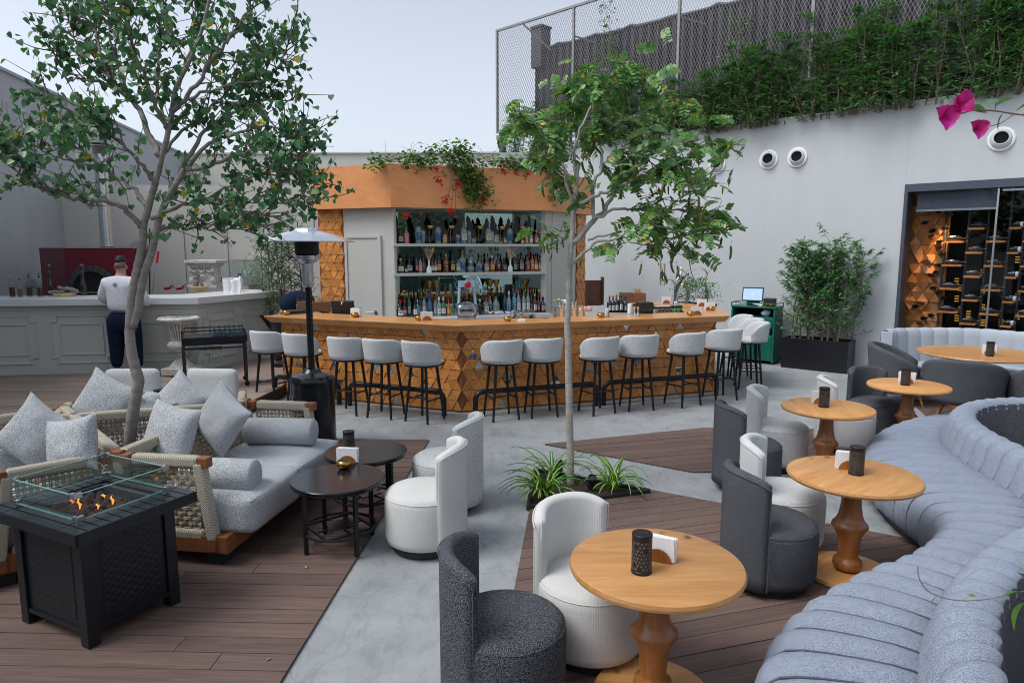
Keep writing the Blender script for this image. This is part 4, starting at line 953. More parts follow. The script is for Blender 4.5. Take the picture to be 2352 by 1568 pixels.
for part, nm in (('seat', 'seat_channel'), ('back', 'back_channel')):
    for c in range(nchan):
        m = MB(); P = []
        for j in range(SUBD + 1):
            jf = JS[j]; s = (c + jf) * CWD; F, B = interp(s); nrm = (B - F).normalized(); e = sin(pi * jf); amp = (.062 if part == 'seat' else .052) * (max(0, e) ** .5) - .034
            P.append(prof(F, B, nrm, amp, part))
        m.grid(P); obj(nm, m, M['fabk'], sofa, smooth='all')
seam_shade_mat = fabric('seam_shade', (.06, .075, .10), (.085, .10, .13), (.11, .13, .16), 300, bs=.1)  # dark tubes paint the shade that lies in the channel grooves
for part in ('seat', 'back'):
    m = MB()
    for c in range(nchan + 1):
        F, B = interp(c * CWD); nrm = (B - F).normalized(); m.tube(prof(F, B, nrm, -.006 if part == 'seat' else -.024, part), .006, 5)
    tag(obj('seam_shade_lines', m, seam_shade_mat, sofa), kind='stuff')
m = MB(); P = []
for i in range(0, len(Fp), 3): F, B = Fp[i], Bp[i]; n = (B - F).normalized(); a = F + n * .09; P.append([a, a + Vector((0, 0, .12))])
m.grid(P); obj('plinth', m, M['blackm'], sofa)
m = MB(); P = []
for i in range(0, len(Fp), 3): F, B = Fp[i], Bp[i]; n = (B - F).normalized(); a = B + n * .256; P.append([a + Vector((0, 0, .02)), a + Vector((0, 0, .3)), a + Vector((0, 0, .58)), a - n * .01 + Vector((0, 0, .60))])
m.grid(P); obj('back_cover', m, M['fabd'], sofa, smooth=True)

# booth sofa under the cellar window
bs = thing('booth_sofa', 'pale grey curved booth sofa with tall upright channels below the wine cellar', 'sofa')
bp = [G(2046, 760, .9), G(2075, 757, .9), G(2120, 756, .9), G(2180, 756, .9), G(2250, 758, .9), G(2330, 764, .9), G(2420, 772, .9)]
bpath = smoothpath(bp, 10); bl = [0]
for i in range(1, len(bpath)): bl.append(bl[-1] + (bpath[i] - bpath[i - 1]).length)
def bint(s):
    for i in range(1, len(bl)):
        if bl[i] >= s: f = (s - bl[i - 1]) / (bl[i] - bl[i - 1]); return bpath[i - 1].lerp(bpath[i], f), (bpath[i] - bpath[i - 1]).normalized()
    return bpath[-1], (bpath[-1] - bpath[-2]).normalized()
cwid = .20; nb = int(bl[-1] / cwid)
for c in range(nb):
    m = MB(); P = []
    for j in range(8):
        s = (c + j / 7) * cwid; p, d = bint(s); n = Vector((d.y, -d.x, 0)); e = .018 * sin(pi * j / 7) ** .6 if 0 < j < 7 else 0
        P.append([Vector((p.x, p.y, 0)) + n * (dx + (e if k else 0)) + Vector((0, 0, z + (e * .5 if z > .88 else 0))) for dx, z, k in ((.03, .42, 1), (.02, .6, 1), (.0, .8, 1), (-.01, .87, 1), (-.035, .90, 1), (-.08, .91, 0), (-.13, .89, 0), (-.14, .8, 0), (-.14, .1, 0))])
    m.grid(P); obj('back_channel', m, M['fabb'], bs, smooth='all')
m = MB(); P = []
for i in range(len(bpath)):
    d = (bpath[min(i + 1, len(bpath) - 1)] - bpath[max(i - 1, 0)]).normalized(); n = Vector((d.y, -d.x, 0)); p = Vector((bpath[i].x, bpath[i].y, 0)); P.append([p + n * a + Vector((0, 0, z)) for a, z in ((-.1, .43), (.1, .45), (.45, .44), (.5, .40), (.5, .08))])
m.grid(P); obj('seat', m, M['fabb'], bs, smooth=True)
m = MB(); p, d = bint(0); n = Vector((d.y, -d.x, 0)); m.box(Vector((p.x, p.y, .48)) + n * -.04 - d * .01, (.03, .17, .82), rz=atan2(d.y, d.x)); obj('end_panel', m, M['fabb'], bs, bevel=.01)

# ================================================================ ROPE SOFAS
def net(mb, o, ux, uz, W_, H_, step=.034, w=.0075, th=.004, wv=.006, slope=0):
    """woven cord panel: origin o, width axis ux, height axis uz"""
    o = Vector(o); ux = Vector(ux); uz = Vector(uz); nrm = ux.cross(uz).normalized(); nx = int(W_ / step); nz = int(H_ / step)
    for i in range(nx + 1):
        for dx in (-.0055, .0055):
            pts = [o + ux * (i * step + dx) + uz * (H_ * j / (nz * 1)) + nrm * (wv if (i + j) % 2 else -wv) for j in range(nz + 1)]; mb.tube(pts, .0042, 4, cap=False)
    for j in range(nz + 1):
        for dz in (-.0055, .0055):
            pts = [o + uz * (j * step + dz) + ux * (W_ * i / nx) + nrm * (-wv if (i + j) % 2 else wv) for i in range(nx + 1)]; mb.tube(pts, .0042, 4, cap=False)
def cushion(mb, c, d, e=.28, n=28, m=14, M_=None):
    mb.ell(c, (d[0] / 2, d[1] / 2, d[2] / 2), n, m, e, M_)
def rbox(c, d, r=.05, crown=.0, n=5):
    """cushion: box with rounded edges and a crowned top"""
    mb = MB(); bm = bmesh.new(); bmesh.ops.create_cube(bm, size=1); bmesh.ops.subdivide_edges(bm, edges=bm.edges[:], cuts=9, use_grid_fill=True)
    for v in bm.verts:
        p = v.co; x, y, z = p.x * 2, p.y * 2, p.z * 2; hx, hy, hz = d[0] / 2, d[1] / 2, d[2] / 2; q = Vector((x * hx, y * hy, z * hz)); core = Vector((max(-hx + r, min(hx - r, q.x)), max(-hy + r, min(hy - r, q.y)), max(-hz + r, min(hz - r, q.z)))); dd = q - core
        if dd.length > r: q = core + dd.normalized() * r
        k = max(0, 1 - x * x) * max(0, 1 - y * y); q.z += crown * k * (1 if z > 0 else -.2); s = max(0, 1 - z * z); q.x += .014 * x * s * (1 - y * y); q.y += .014 * y * s * (1 - x * x)
        v.co = q + Vector(c)
    bm.verts.index_update(); mb.add([v.co[:] for v in bm.verts], [[v.index for v in f.verts] for f in bm.faces]); bm.free(); return mb
def rope_sofa(label, loc, rz, L, Dp=.86, arms=(1, 1), split=2, zb=0.0, hb=.66, ha=.62, seat=True):
    """x along the length, y from the back (0) to the front, z up"""
    t = thing('rope_sofa', label, 'sofa', loc, rz, 'low rope-back sofas round the fire table')
    m = MB(); m.box((L / 2, Dp - .03, .10 + .045), (L, .05, .115)); m.box((L / 2, .03, .145), (L, .05, .115))
    m.box((.028, Dp / 2, .145), (.05, Dp - .11, .115)); m.box((L - .028, Dp / 2, .145), (.05, Dp - .11, .115)); obj('plinth_frame', m, M['teak'], t, bevel=.004)
    for x in (.1, L - .1):
        for y in (.12, Dp - .12): m = MB(); m.box((x, y, .045), (.12, .12, .09)); obj('foot', m, M['blackm'], t)
    m = MB(); m.box((L / 2, Dp / 2, .185), (L - .12, Dp - .12, .02)); obj('slat_base', m, M['teak'], t)
    for k in range(split):
        w = (L - .16) / split; c = rbox((.08 + w * (k + .5), Dp / 2 + .10, .308), (w - .006, Dp + .06, .25), .045, .03); sc = obj('seat_cushion', c, M['fab'], t, smooth='all')
        m = MB(); zt = .412; x0, x1, y0, y1 = .08 + w * k + .02, .08 + w * (k + 1) - .02, .11, Dp + .12; m.tube([(x0, y0, zt), (x0, y1, zt), (x1, y1, zt), (x1, y0, zt)], .005, 5); obj('piping', m, M['fab'], sc)
    pw = .062
    # back: posts, rope-wrapped rail with wooden ends, woven panel
    lean = -.06
    for x in (.035, L - .035): m = MB(); m.bar((x, .03, .18), (x, .03 + lean, hb - .05), pw * 1.15, pw); obj('back_post', m, M['rope'], t, bevel=.012)
    m = MB(); m.box((L / 2, .03 + lean, hb - .03), (L - .12, .075, .075)); obj('back_rail', m, M['rope'], t, bevel=.018)
    for x in (.03, L - .03): m = MB(); m.box((x, .03 + lean, hb - .03), (.06, .07, .07)); obj('rail_end', m, M['teak'], t, bevel=.006)
    m = MB(); uz = Vector((0, lean, hb - .26)).normalized(); net(m, (.07, .03, .20), (1, 0, 0), uz, L - .14, hb - .26); tag(obj('woven_back', m, M['cord'], t), kind='stuff')
    for k, x in enumerate((0.0, L)):
        if not arms[k]: continue
        sg = -1 if k == 0 else 1; xo = x + (.03 if k == 0 else -.03); Ld = Dp - .14
        m = MB(); m.bar((xo, Ld + .03, .17), (xo, Ld - .04, ha - .03), pw, pw * 1.25); obj('arm_post', m, M['rope'], t, bevel=.012)
        m = MB(); m.bar((xo, Ld + .03, .10), (xo, Ld + .025, .20), pw * .98, pw * 1.2); obj('arm_foot', m, M['teak'], t, bevel=.004)
        m = MB(); m.box((xo, Ld / 2 + .02, ha - .025), (.07, Ld - .12, .075)); obj('arm_rail', m, M['rope'], t, bevel=.018)
        for y in (.03, Ld - .005): m = MB(); m.box((xo, y, ha - .025), (.068, .07, .068)); obj('rail_end', m, M['teak'], t, bevel=.006)
        m = MB(); m.box((xo, Ld / 2 + .02, .20), (.055, Ld - .1, .07)); obj('lower_rail', m, M['rope'], t, bevel=.018)
        m = MB(); net(m, (xo, .07, .235), (0, 1, 0), (0, 0, 1), Ld - .12, ha - .30); tag(obj('woven_side', m, M['cord'], t), kind='stuff')
    return t
# right sofa: seat faces +x, near arm by the fire table
rope_sofa('right rope sofa with two long cushions facing the black coffee tables', (-2.29, 5.86, .018), R(-98.5), 1.62, .72, hb=.73, ha=.71)
# left sofa: behind the fire table, facing lower left
rope_sofa('left rope sofa behind the fire table, two pillows leaning on it', (-2.60, 4.30, .018), R(133), 1.75, .74, hb=.73, ha=.71)
# far sofa: turned away, its woven back towards the camera
rope_sofa('far rope sofa turned away, its woven back behind the leaning tree trunk', (-3.66, 5.24, .018), R(20), 1.45, .72, hb=.73, ha=.71)

# scatter pillows and bolsters
def pillow(label, c, size, roll, yaw, pitch, cat='cushion', th=.19):
    n = 22; top = []; bot = []; s = size / 2
    for i in range(n + 1):
        rt = []; rb_ = []
        for j in range(n + 1):
            u, v = 2 * i / n - 1, 2 * j / n - 1; k = (1 - abs(u) ** 2.4) * (1 - abs(v) ** 2.4); h = th / 2 * max(0, k) ** .55
            px = s * u * (1 - .13 * (1 - v * v) * abs(u) ** 3); pz = s * v * (1 - .13 * (1 - u * u) * abs(v) ** 3); w = .012 * noise.noise(Vector((px * 9, pz * 9, roll)))
            rt.append((px, h + w * k, pz)); rb_.append((px, -h + w * k, pz))
        top.append(rt); bot.append(rb_)
    m = MB(); m.grid(top); m.grid(bot); bmm = None
    o = obj('scatter_cushion', m, M['fab'], smooth='all', loc=c); o.rotation_euler = (Matrix.Rotation(R(yaw), 3, 'Z') @ Matrix.Rotation(R(pitch), 3, 'X') @ Matrix.Rotation(R(roll), 3, 'Y')).to_euler()
    return tag(o, label, cat, 'woven grey scatter cushions on the rope sofas')
pillow('upright diamond scatter cushion at the far left on the left sofa', D(83, 998, 4.55), .43, 38, 12, -14)
pillow('scatter cushion leaning right of the diamond one on the left sofa', D(166, 1022, 4.3), .38, -12, -12, -16)
pillow('big scatter cushion on the far sofa left of the leaning trunk', D(240, 928, 5.75), .50, 28, 5, -20)
pillow('small scatter cushion peeping out right of the leaning trunk', D(328, 932, 5.9), .34, 8, 5, -60)
pillow('square scatter cushion on the near end of the right sofa, by the trunk', D(391, 998, 4.72), .46, 6, -22, -18)
pillow('tall diamond scatter cushion in the middle of the right sofa', D(508, 962, 5.1), .46, 30, -28, -16)
pillow('diamond scatter cushion on the far sofa between the two square chairs', D(412, 922, 6.0), .44, 40, 0, -22)
def bolster(label, c, L, r, ang):
    m = MB(); pr2 = [(.0001, -L / 2 - .012), (r * .55, -L / 2 - .01), (r * .88, -L / 2), (r, -L / 2 + .015), (r * 1.01, 0), (r, L / 2 - .015), (r * .88, L / 2), (r * .55, L / 2 + .01), (.0001, L / 2 + .012)]
    m.lathe(pr2, 36, M=Matrix.Rotation(R(90), 4, 'Y')); o = obj('bolster', m, M['fab'], smooth='all', loc=c, rz=ang); return tag(o, label, 'bolster', 'woven grey bolsters on the rope sofas')
bolster('long bolster at the far end of the right sofa, below the rope arm', D(645, 990, 5.40), .56, .108, R(-4))
bolster('bolster at the near end of the right sofa, round end facing right', Vector((-1.98, 4.47, .53)), .50, .112, R(-6))
bolster('bolster cut off by the left edge of the photo on the left sofa', D(5, 1042, 4.75), .52, .11, R(-45))

# ================================================================ FIRE TABLE
FT = thing('fire_table', 'black slatted gas fire table with lava rocks, flames and a glass wind guard', 'fire table', (-2.31, 3.62, .018), R(63.4))
FA, FBd, FH = .68, .80, .66        # local x = front->right edge, y = depth
hx, hy = FA / 2, FBd / 2; ox, oy = .20, .235
m = MB()
def fbox(mb, x0, x1, y0, y1, z0, z1): mb.box(((x0 + x1) / 2, (y0 + y1) / 2, (z0 + z1) / 2), (x1 - x0, y1 - y0, z1 - z0))
slw = .062
k = 0; y = -hy
rows = 9; sw = FBd / rows
m0 = MB(); fbox(m0, -hx + .004, -ox, -hy + .004, hy - .004, FH - .05, FH - .008); fbox(m0, ox, hx - .004, -hy + .004, hy - .004, FH - .05, FH - .008); fbox(m0, -ox, ox, -hy + .004, -oy, FH - .05, FH - .008); fbox(m0, -ox, ox, oy, hy - .004, FH - .05, FH - .008); obj('top_frame', m0, M['firetop'], FT)
# planks of the top: separate slats with slots
segs = []
nS = 11; w = FA / nS
for i in range(nS):
    x0 = -hx + i * w; x1 = x0 + w
    if x1 <= -ox + .02 or x0 >= ox - .02: segs.append((x0, x1, -hy, -.24)); segs.append((x0, x1, -.24, .24)); segs.append((x0, x1, .24, hy))
    else: segs.append((x0, x1, -hy, -oy)); segs.append((x0, x1, oy, hy))
for (x0, x1, y0, y1) in segs:
    m = MB(); fbox(m, x0 + .0035, x1 - .0035, y0 + .003, y1 - .003, FH - .022, FH); obj('slat', m, M['firetop'], FT, bevel=.0025)
m = MB(); 
for (x0, x1, y0, y1) in ((-hx, hx, -hy, -hy + .012), (-hx, hx, hy - .012, hy), (-hx, -hx + .012, -hy, hy), (hx - .012, hx, -hy, hy)): fbox(m, x0, x1, y0, y1, FH - .062, FH - .002)
obj('rim', m, M['firetop'], FT)
bx, by = .235, .265
for sx in (-1, 1):
    for sy in (-1, 1): m = MB(); m.box((sx * bx, sy * by, (FH - .06) / 2), (.065, .065, FH - .06)); obj('corner_post', m, M['firetop'], FT, bevel=.003)
def wickerpanel(W_, H_):
    mb = MB(); nx = int(W_ / .032); nz = int(H_ / .02); P = []
    for i in range(nx * 4 + 1):
        row = []
        for j in range(nz * 2 + 1):
            x = W_ * i / (nx * 4) - W_ / 2; z = H_ * j / (nz * 2); ph = (j // 2) % 2; e = .005 * max(0, sin(pi * (i / 4 + ph))) * (1 if j % 2 else .25); row.append((x, -e, z))
        P.append(row)
    return mb.grid(P)
for (c, rz, W_) in (((0, -by - .012, 0), 0, .40), ((0, by + .012, 0), 180, .40), ((bx + .012, 0, 0), 90, .46), ((-bx - .012, 0, 0), -90, .46)):
    m = MB(); m.box((0, .006, .34), (W_, .02, .54)); m.box((0, -.006, .08), (W_, .02, .02)); o = obj('side_panel', m, M['firetop'], FT, loc=c, rz=R(rz))
    w_ = wickerpanel(W_ - .08, .44); w2 = obj('wicker_relief', w_, M['firetop'], o, smooth='all', loc=(0, -.006, .13)); 
m = MB(); fbox(m, -ox - .0, ox, -oy, oy, FH - .10, FH - .09)
for (x0, x1, y0, y1) in ((-ox, ox, -oy, -oy + .02), (-ox, ox, oy - .02, oy), (-ox, -ox + .02, -oy, oy), (ox - .02, ox, -oy, oy)): fbox(m, x0, x1, y0, y1, FH - .1, FH - .006)
obj('burner_tray', m, M['slate'], FT, bevel=.003)
rf = random.Random(9); rocks = []
for v in range(5):
    bm = bmesh.new(); bmesh.ops.create_icosphere(bm, subdivisions=3, radius=1)
    for q_ in bm.verts: n1 = noise.noise(q_.co * 1.3 + Vector((v * 7, 0, 0))); n2 = noise.noise(q_.co * 5 + Vector((v, 3, 0))); q_.co *= 1 + .35 * n1 + .18 * n2
    me = bpy.data.meshes.new('lava_rock'); bm.to_mesh(me); bm.free(); me.materials.append(M['lava']); me.polygons.foreach_set('use_smooth', [True] * len(me.polygons)); rocks.append(me)
for i in range(95):
    x, y = rf.uniform(-.165, .165), rf.uniform(-.2, .2); r = rf.uniform(.018, .036); o = inst('lava_rock', rf.choice(rocks), FT, (x, y, FH - .075 + rf.uniform(0, .06) * (1 - abs(x) / .2))); o.rotation_euler = (rf.random() * 6, rf.random() * 6, rf.random() * 6); o.scale = (r * 1.2, r, r * .8)
fl = emit('flame', (1.0, .25, .03), 1.3)
for (x, y, h) in ((-.07, .02, .05), (.05, -.08, .05), (-.05, .12, .03), (.0, .15, .02), (.09, .06, .02), (-.02, -.06, .022)):
    m = MB(); m.tube([(x, y, FH - .04), (x + .006, y, FH - .03 + h * .35), (x - .004, y + .004, FH - .03 + h * .7), (x + .004, y, FH - .03 + h)], [.002, .007, .0045, .0004], 8); obj('flame', m, fl, FT, smooth=True)
gx, gy = .255, .275; gz0, gz1 = FH + .02, FH + .15
for (c, d) in (((0, -gy), (2 * gx - .02, .006)), ((0, gy), (2 * gx - .02, .006)), ((-gx, 0), (.006, 2 * gy - .02)), ((gx, 0), (.006, 2 * gy - .02))):
    m = MB(); m.box((c[0], c[1], (gz0 + gz1) / 2), (d[0], d[1], gz1 - gz0)); g_ = obj('glass_panel', m, M['glass'], FT)
    m = MB()
    for z in (gz0, gz1): m.box((c[0], c[1], z), (d[0], d[1] + .0, .004)) if d[0] > d[1] else m.box((c[0], c[1], z), (d[0], d[1], .004))
    obj('glass_edge', m, M['steel_edge'] if 'steel_edge' in M else plain('pale_glass_edge', (.22, .42, .38), .15), g_)
for sx in (-1, 1):
    for sy in (-1, 1):
        for z in (gz0 + .006, gz1 - .004):
            m = MB(); m.box((sx * (gx - .012), sy * gy, z), (.04, .018, .028)); m.box((sx * gx, sy * (gy - .012), z), (.018, .04, .028)); 
            if z < gz0 + .05: m.lathe([(.009, FH - .002), (.009, FH + .02)], 10, c=(sx * (gx - .004), sy * (gy - .004), 0))
            obj('corner_clip', m, M['steel'], FT, bevel=.002)

# ================================================================ BLACK COFFEE TABLES
def make_coffee():
    t = thing('coffee_table', 'x', 'coffee table', group='black round metal coffee tables')
    H_ = .48; r = .315
    m = MB(); m.lathe([(.0001, H_ - .035), (r * .97, H_ - .035), (r, H_ - .028), (r, H_ - .022), (r * .985, H_ - .019), (r * 1.0, H_ - .016), (r, H_ - .006), (r * .985, H_), (.0001, H_ - .002)], 64); obj('tabletop', m, M['ctop'], t, smooth=True, sharp=30)
    m = MB(); rr = .245; m.tube([(rr * cos(2 * pi * i / 48), rr * sin(2 * pi * i / 48), .13) for i in range(48)], .011, 8, closed=True); 
    obj('lower_ring', m, M['black'], t, smooth=True)
    for a in (40, 130, 220, 310): a = R(a); m = MB(); m.box((rr * cos(a), rr * sin(a), (H_ - .035) / 2), (.026, .026, H_ - .035), rz=a); obj('leg', m, M['black'], t, bevel=.002)
    m = MB(); q = [(rr * cos(R(a)), rr * sin(R(a)), .13) for a in (85, 175, 265, 355)]
    for i in range(4): m.bar(q[i], q[(i + 1) % 4], .014)
    for i in range(4): a = R(85 + 90 * i); m.bar((.07 * cos(a + .78), .07 * sin(a + .78), .13), (.172 * cos(a + .78), .172 * sin(a + .78), .13), .012)
    obj('lattice', m, M['black'], t)
    m = MB(); m.box((0, 0, .142), (.17, .17, .012), rz=.4); obj('centre_plate', m, M['ctop'], t, bevel=.004)
    return t
c1 = make_coffee(); c1.location = (-1.19, 4.50, .018); c1['label'] = 'nearer black round coffee table with a scuffed empty top'; c1['rotz'] = 0; del c1['rotz']
copy_tree(c1, (-1.13, 5.12, .018), R(20), 'farther black round coffee table behind the scuffed one')

# ================================================================ PATIO HEATER
ph = thing('patio_heater', 'black gas patio heater with a silver umbrella reflector', 'patio heater', (-2.07, 6.95, .018))
m = MB(); m.lathe([(.0001, .02), (.215, .02), (.225, .03), (.222, .60), (.215, .66), (.216, .665), (.226, .67), (.226, .70), (.205, .735), (.18, .745), (.10, .765), (.07, .80), (.0001, .80)], 48); obj('gas_housing', m, M['ctop'], ph, smooth=True, sharp=35)
m = MB(); m.lathe([(.235, 0), (.235, .03), (.222, .04)], 48); obj('base_ring', m, M['blackm'], ph)
Mx = Matrix.Translation((-.17, -.145, .49)) @ Matrix.Rotation(R(-140), 4, 'Z') @ Matrix.Rotation(R(90), 4, 'Y')
m = MB(); m.tube([Mx @ Vector((.05 * cos(i * pi / 12), .036 * sin(i * pi / 12), .006)) for i in range(24)], .005, 6, closed=True); obj('port_rim', m, M['steel'], ph, smooth=True)
m = MB(); m.add([Mx @ Vector((.05 * cos(i * pi / 12), .036 * sin(i * pi / 12), .0075)) for i in range(24)], [tuple(range(24))]); obj('viewing_port', m, M['dark'], ph)
m = MB(); m.box(Mx @ Vector((0, .0, .012)), (.006, .012, .012)); obj('pilot_glow', m, emit('pilot', (1, .08, .01), 1.5), ph)
m = MB(); m.tube([(0, 0, .79), (0, 0, 1.66)], .033, 20); obj('pole', m, M['ctop'], ph, smooth=True)
m = MB(); m.lathe([(.04, 1.64), (.052, 1.66), (.056, 1.70), (.056, 1.86), (.06, 1.88), (.10, 1.90), (.115, 1.92), (.115, 1.96), (.10, 1.965)], 32); obj('burner_collar', m, M['steel'], ph, smooth=True, sharp=35)
m = MB(); m.lathe([(.103, 1.965), (.118, 1.97), (.118, 2.135), (.10, 2.14)], 36); obj('emitter_screen', m, plain('emitter_mesh', (.03, .03, .032), .5, .8, .4, 160, .6, 240), ph, smooth=True, sharp=35)
m = MB(); m.lathe([(.475, 2.095), (.476, 2.102), (.32, 2.16), (.14, 2.205), (.132, 2.215), (.128, 2.222), (.09, 2.235), (.0001, 2.237)], 8, M=Matrix.Rotation(R(22.5), 4, 'Z')); rfl = obj('reflector', m, plain('reflector_metal', (.72, .76, .80), .22, .9, .04), ph); rfl.modifiers.new('s', 'SOLIDIFY').thickness = .003
m = MB()
for a in (20, 200): m.tube([(.08 * cos(R(a)), .08 * sin(R(a)), 2.23), (.08 * cos(R(a)), .08 * sin(R(a)), 2.29)], .005, 6); m.tube([(.08 * cos(R(a)) - .012, .08 * sin(R(a)), 2.305), (.08 * cos(R(a)), .08 * sin(R(a)), 2.285), (.08 * cos(R(a)) + .012, .08 * sin(R(a)), 2.305)], .004, 5)
obj('wing_bolt', m, M['steelblue'], ph)

# ================================================================ SMALL THINGS ON TABLES
lantern_text = text_mesh('iris', .034, .0012)
lantern_text.materials.append(M['slate'])
def make_lantern(r=.043, h=.175):
    t = thing('lantern', 'x', 'candle lantern', group='perforated black cylinder lanterns')
    m = MB(); m.lathe([(.0001, 0), (r * 1.04, 0), (r * 1.04, .012), (r, .014), (r, h - .016), (r * 1.03, h - .014), (r * 1.03, h - .002), (r * .99, h), (.0001, h)], 32); obj('cylinder', m, M['candle'], t, smooth=True, sharp=35)
    m = MB(); rows = 8; n = 8
    for j in range(rows):
        z = .026 + (h - .06) * j / (rows - 1)
        for i in range(n * 2):
            a = 2 * pi * (i + (j % 2) * .5) / (n * 2); up = i % 2; s = .0105; da = s / r; rr = r * 1.012
            if (i * 7 + j * 3) % 11 == 0: continue
            q = [(a - da * .8, z - s * .6 * (1 if up else -1)), (a + da * .8, z - s * .6 * (1 if up else -1)), (a, z + s * .8 * (1 if up else -1))]; m.add([(rr * cos(b), rr * sin(b), zz) for b, zz in q], [(0, 1, 2)])
    tag(obj('cut_out_pattern', m, M['hole'], t), kind='stuff')
    o = inst('lettering', lantern_text, t, (0, 0, h + .0005), (0, 0, R(-8))); return t
def make_napkin():
    t = thing('napkin_holder', 'x', 'napkin holder', group='wooden napkin holders filled with white napkins')
    for y in (-.022, .022):
        m = MB(); n = 16; pts = [(.062 * cos(pi * i / n), .060 * sin(pi * i / n)) for i in range(n + 1)]; vs = [(x, y - .004, z + .0) for x, z in pts] + [(x, y + .004, z) for x, z in pts]; k = n + 1
        m.add(vs, [tuple(range(k)), tuple(reversed(range(k, 2 * k)))] + [(i, (i + 1) % k, k + (i + 1) % k, k + i) for i in range(k)]); obj('wooden_half_disc', m, M['stem'], t)
    m = MB()
    for i in range(6): m.box((.004 * (i % 3) - .004, -.014 + .0056 * i, .058), (.15, .0045, .108), M=Matrix.Rotation(R(rn.uniform(-3, 3)), 3, 'Y'))
    obj('napkins', m, M['white'], t)
    m = MB(); m.box((0, 0, .003), (.12, .05, .006)); obj('holder_base', m, M['stem'], t); return t
def make_bowl():
    t = thing('ashtray', 'x', 'ashtray', group='brass bowl ashtrays')
    m = MB(); m.lathe([(.0001, 0), (.026, 0), (.044, .014), (.052, .032), (.050, .048), (.040, .058), (.036, .056), (.030, .03), (.0001, .018)], 28); obj('brass_bowl', m, M['brass'], t, smooth=True)
    m = MB(); m.lathe([(.030, .05), (.039, .0585), (.041, .06), (.037, .062), (.028, .056)], 28); obj('dark_insert', m, M['blackm'], t, smooth=True); return t
lan = make_lantern(); nap = make_napkin(); bow = make_bowl(); used = set()
def place(p, x, y, z, a, lab):
    if p.name not in used: used.add(p.name); o = p; o.location = (x, y, z); o.rotation_euler = (0, 0, R(a)); o['label'] = lab; return o
    return copy_tree(p, (x, y, z), R(a), lab)
zt = .655 + .018
g = G(1473, 1312, zt); place(lan, g.x, g.y, zt, 0, 'black perforated lantern on the nearest pine table'); g = G(1505, 1292, zt); place(nap, g.x + .02, g.y + .03, zt, -24, 'napkin holder behind the lantern on the nearest pine table')
g = G(1966, 1088, zt); place(lan, g.x, g.y, zt, 0, 'black perforated lantern on the second wooden table'); g = G(1954, 1080, zt); place(nap, g.x, g.y + .03, zt, -14, 'napkin holder behind the lantern on the second wooden table')
g = G(1892, 934, zt); place(lan, g.x, g.y, zt, 0, 'black perforated lantern on the third wooden table'); g = G(1892, 930, zt); place(nap, g.x, g.y + .06, zt, -16, 'napkin holder behind the lantern on the third wooden table')
g = G(2079, 884, zt); place(lan, g.x, g.y, zt, 0, 'black perforated lantern on the fourth wooden table'); g = G(2089, 881, zt); place(nap, g.x, g.y + .05, zt, -30, 'napkin holder behind the lantern on the fourth wooden table')
g = G(2273, 817, .74); place(lan, g.x, g.y, .74, 0, 'black perforated lantern on the large table by the booth'); g = G(2277, 813, .74); place(nap, g.x, g.y + .04, .74, -16, 'napkin holder beside the lantern on the large table by the booth')
zc = .48 + .018
g = G(790, 1075, zc); place(bow, g.x, g.y, zc, 10, 'brass bowl ashtray on the nearer black coffee table'); g = G(796, 1066, zc); place(nap, g.x, g.y + .04, zc, 0, 'napkin holder behind the brass bowl on the black coffee table')
g = G(802, 1040, zc); place(lan, g.x, g.y, zc, 0, 'black perforated lantern on the farther coffee table')
g = G(380, 912, .52); place(lan, -3.62, 6.85, .448, 0, 'black perforated lantern behind the far sofa, left of the diamond cushion')
zb_ = BT
place(nap, *G(818, 727, zb_).xy, zb_, -24, 'napkin holder beside the brass bowl on the left wing of the bar'); place(bow, *G(815, 728, zb_).xy, zb_, 0, 'brass bowl on the left wing of the bar near the till')
place(nap, *G(980, 736, zb_).xy, zb_, 20, 'napkin holder left of the bar corner, napkins fanned'); place(bow, *G(962, 736, zb_).xy, zb_, 0, 'brass bowl left of the bar corner beside a napkin holder')
place(bow, *G(1166, 738, zb_).xy, zb_, 0, 'brass bowl just right of the bar corner'); place(bow, *G(1380, 729, zb_).xy, zb_, 0, 'brass bowl right of the slim trunk on the bar'); place(nap, *G(1394, 727, zb_).xy, zb_, 75, 'narrow-on napkin holder right of the slim trunk on the bar')
place(bow, *G(1586, 725, zb_).xy, zb_, 0, 'brass bowl near the right end of the bar, left of the last holder'); place(nap, *G(1600, 723, zb_).xy, zb_, 10, 'napkin holder beside the brass bowl near the right end of the bar')
place(nap, *G(1630, 712, zb_).xy, zb_, -4, 'napkin holder at the rightmost end of the bar'); place(bow, *G(1634, 713, zb_).xy, zb_, 0, 'brass bowl in front of the rightmost napkin holder')
place(nap, *G(1612, 703, zb_).xy, zb_, -2, 'napkin holder on the rear return of the bar'); place(nap, *G(1530, 697, zb_).xy, zb_, 2, 'napkin holder behind the beer tap')
b5 = place(bow, *G(658, 723, zb_).xy, zb_, 0, 'copper bowl at the left tip of the bar')
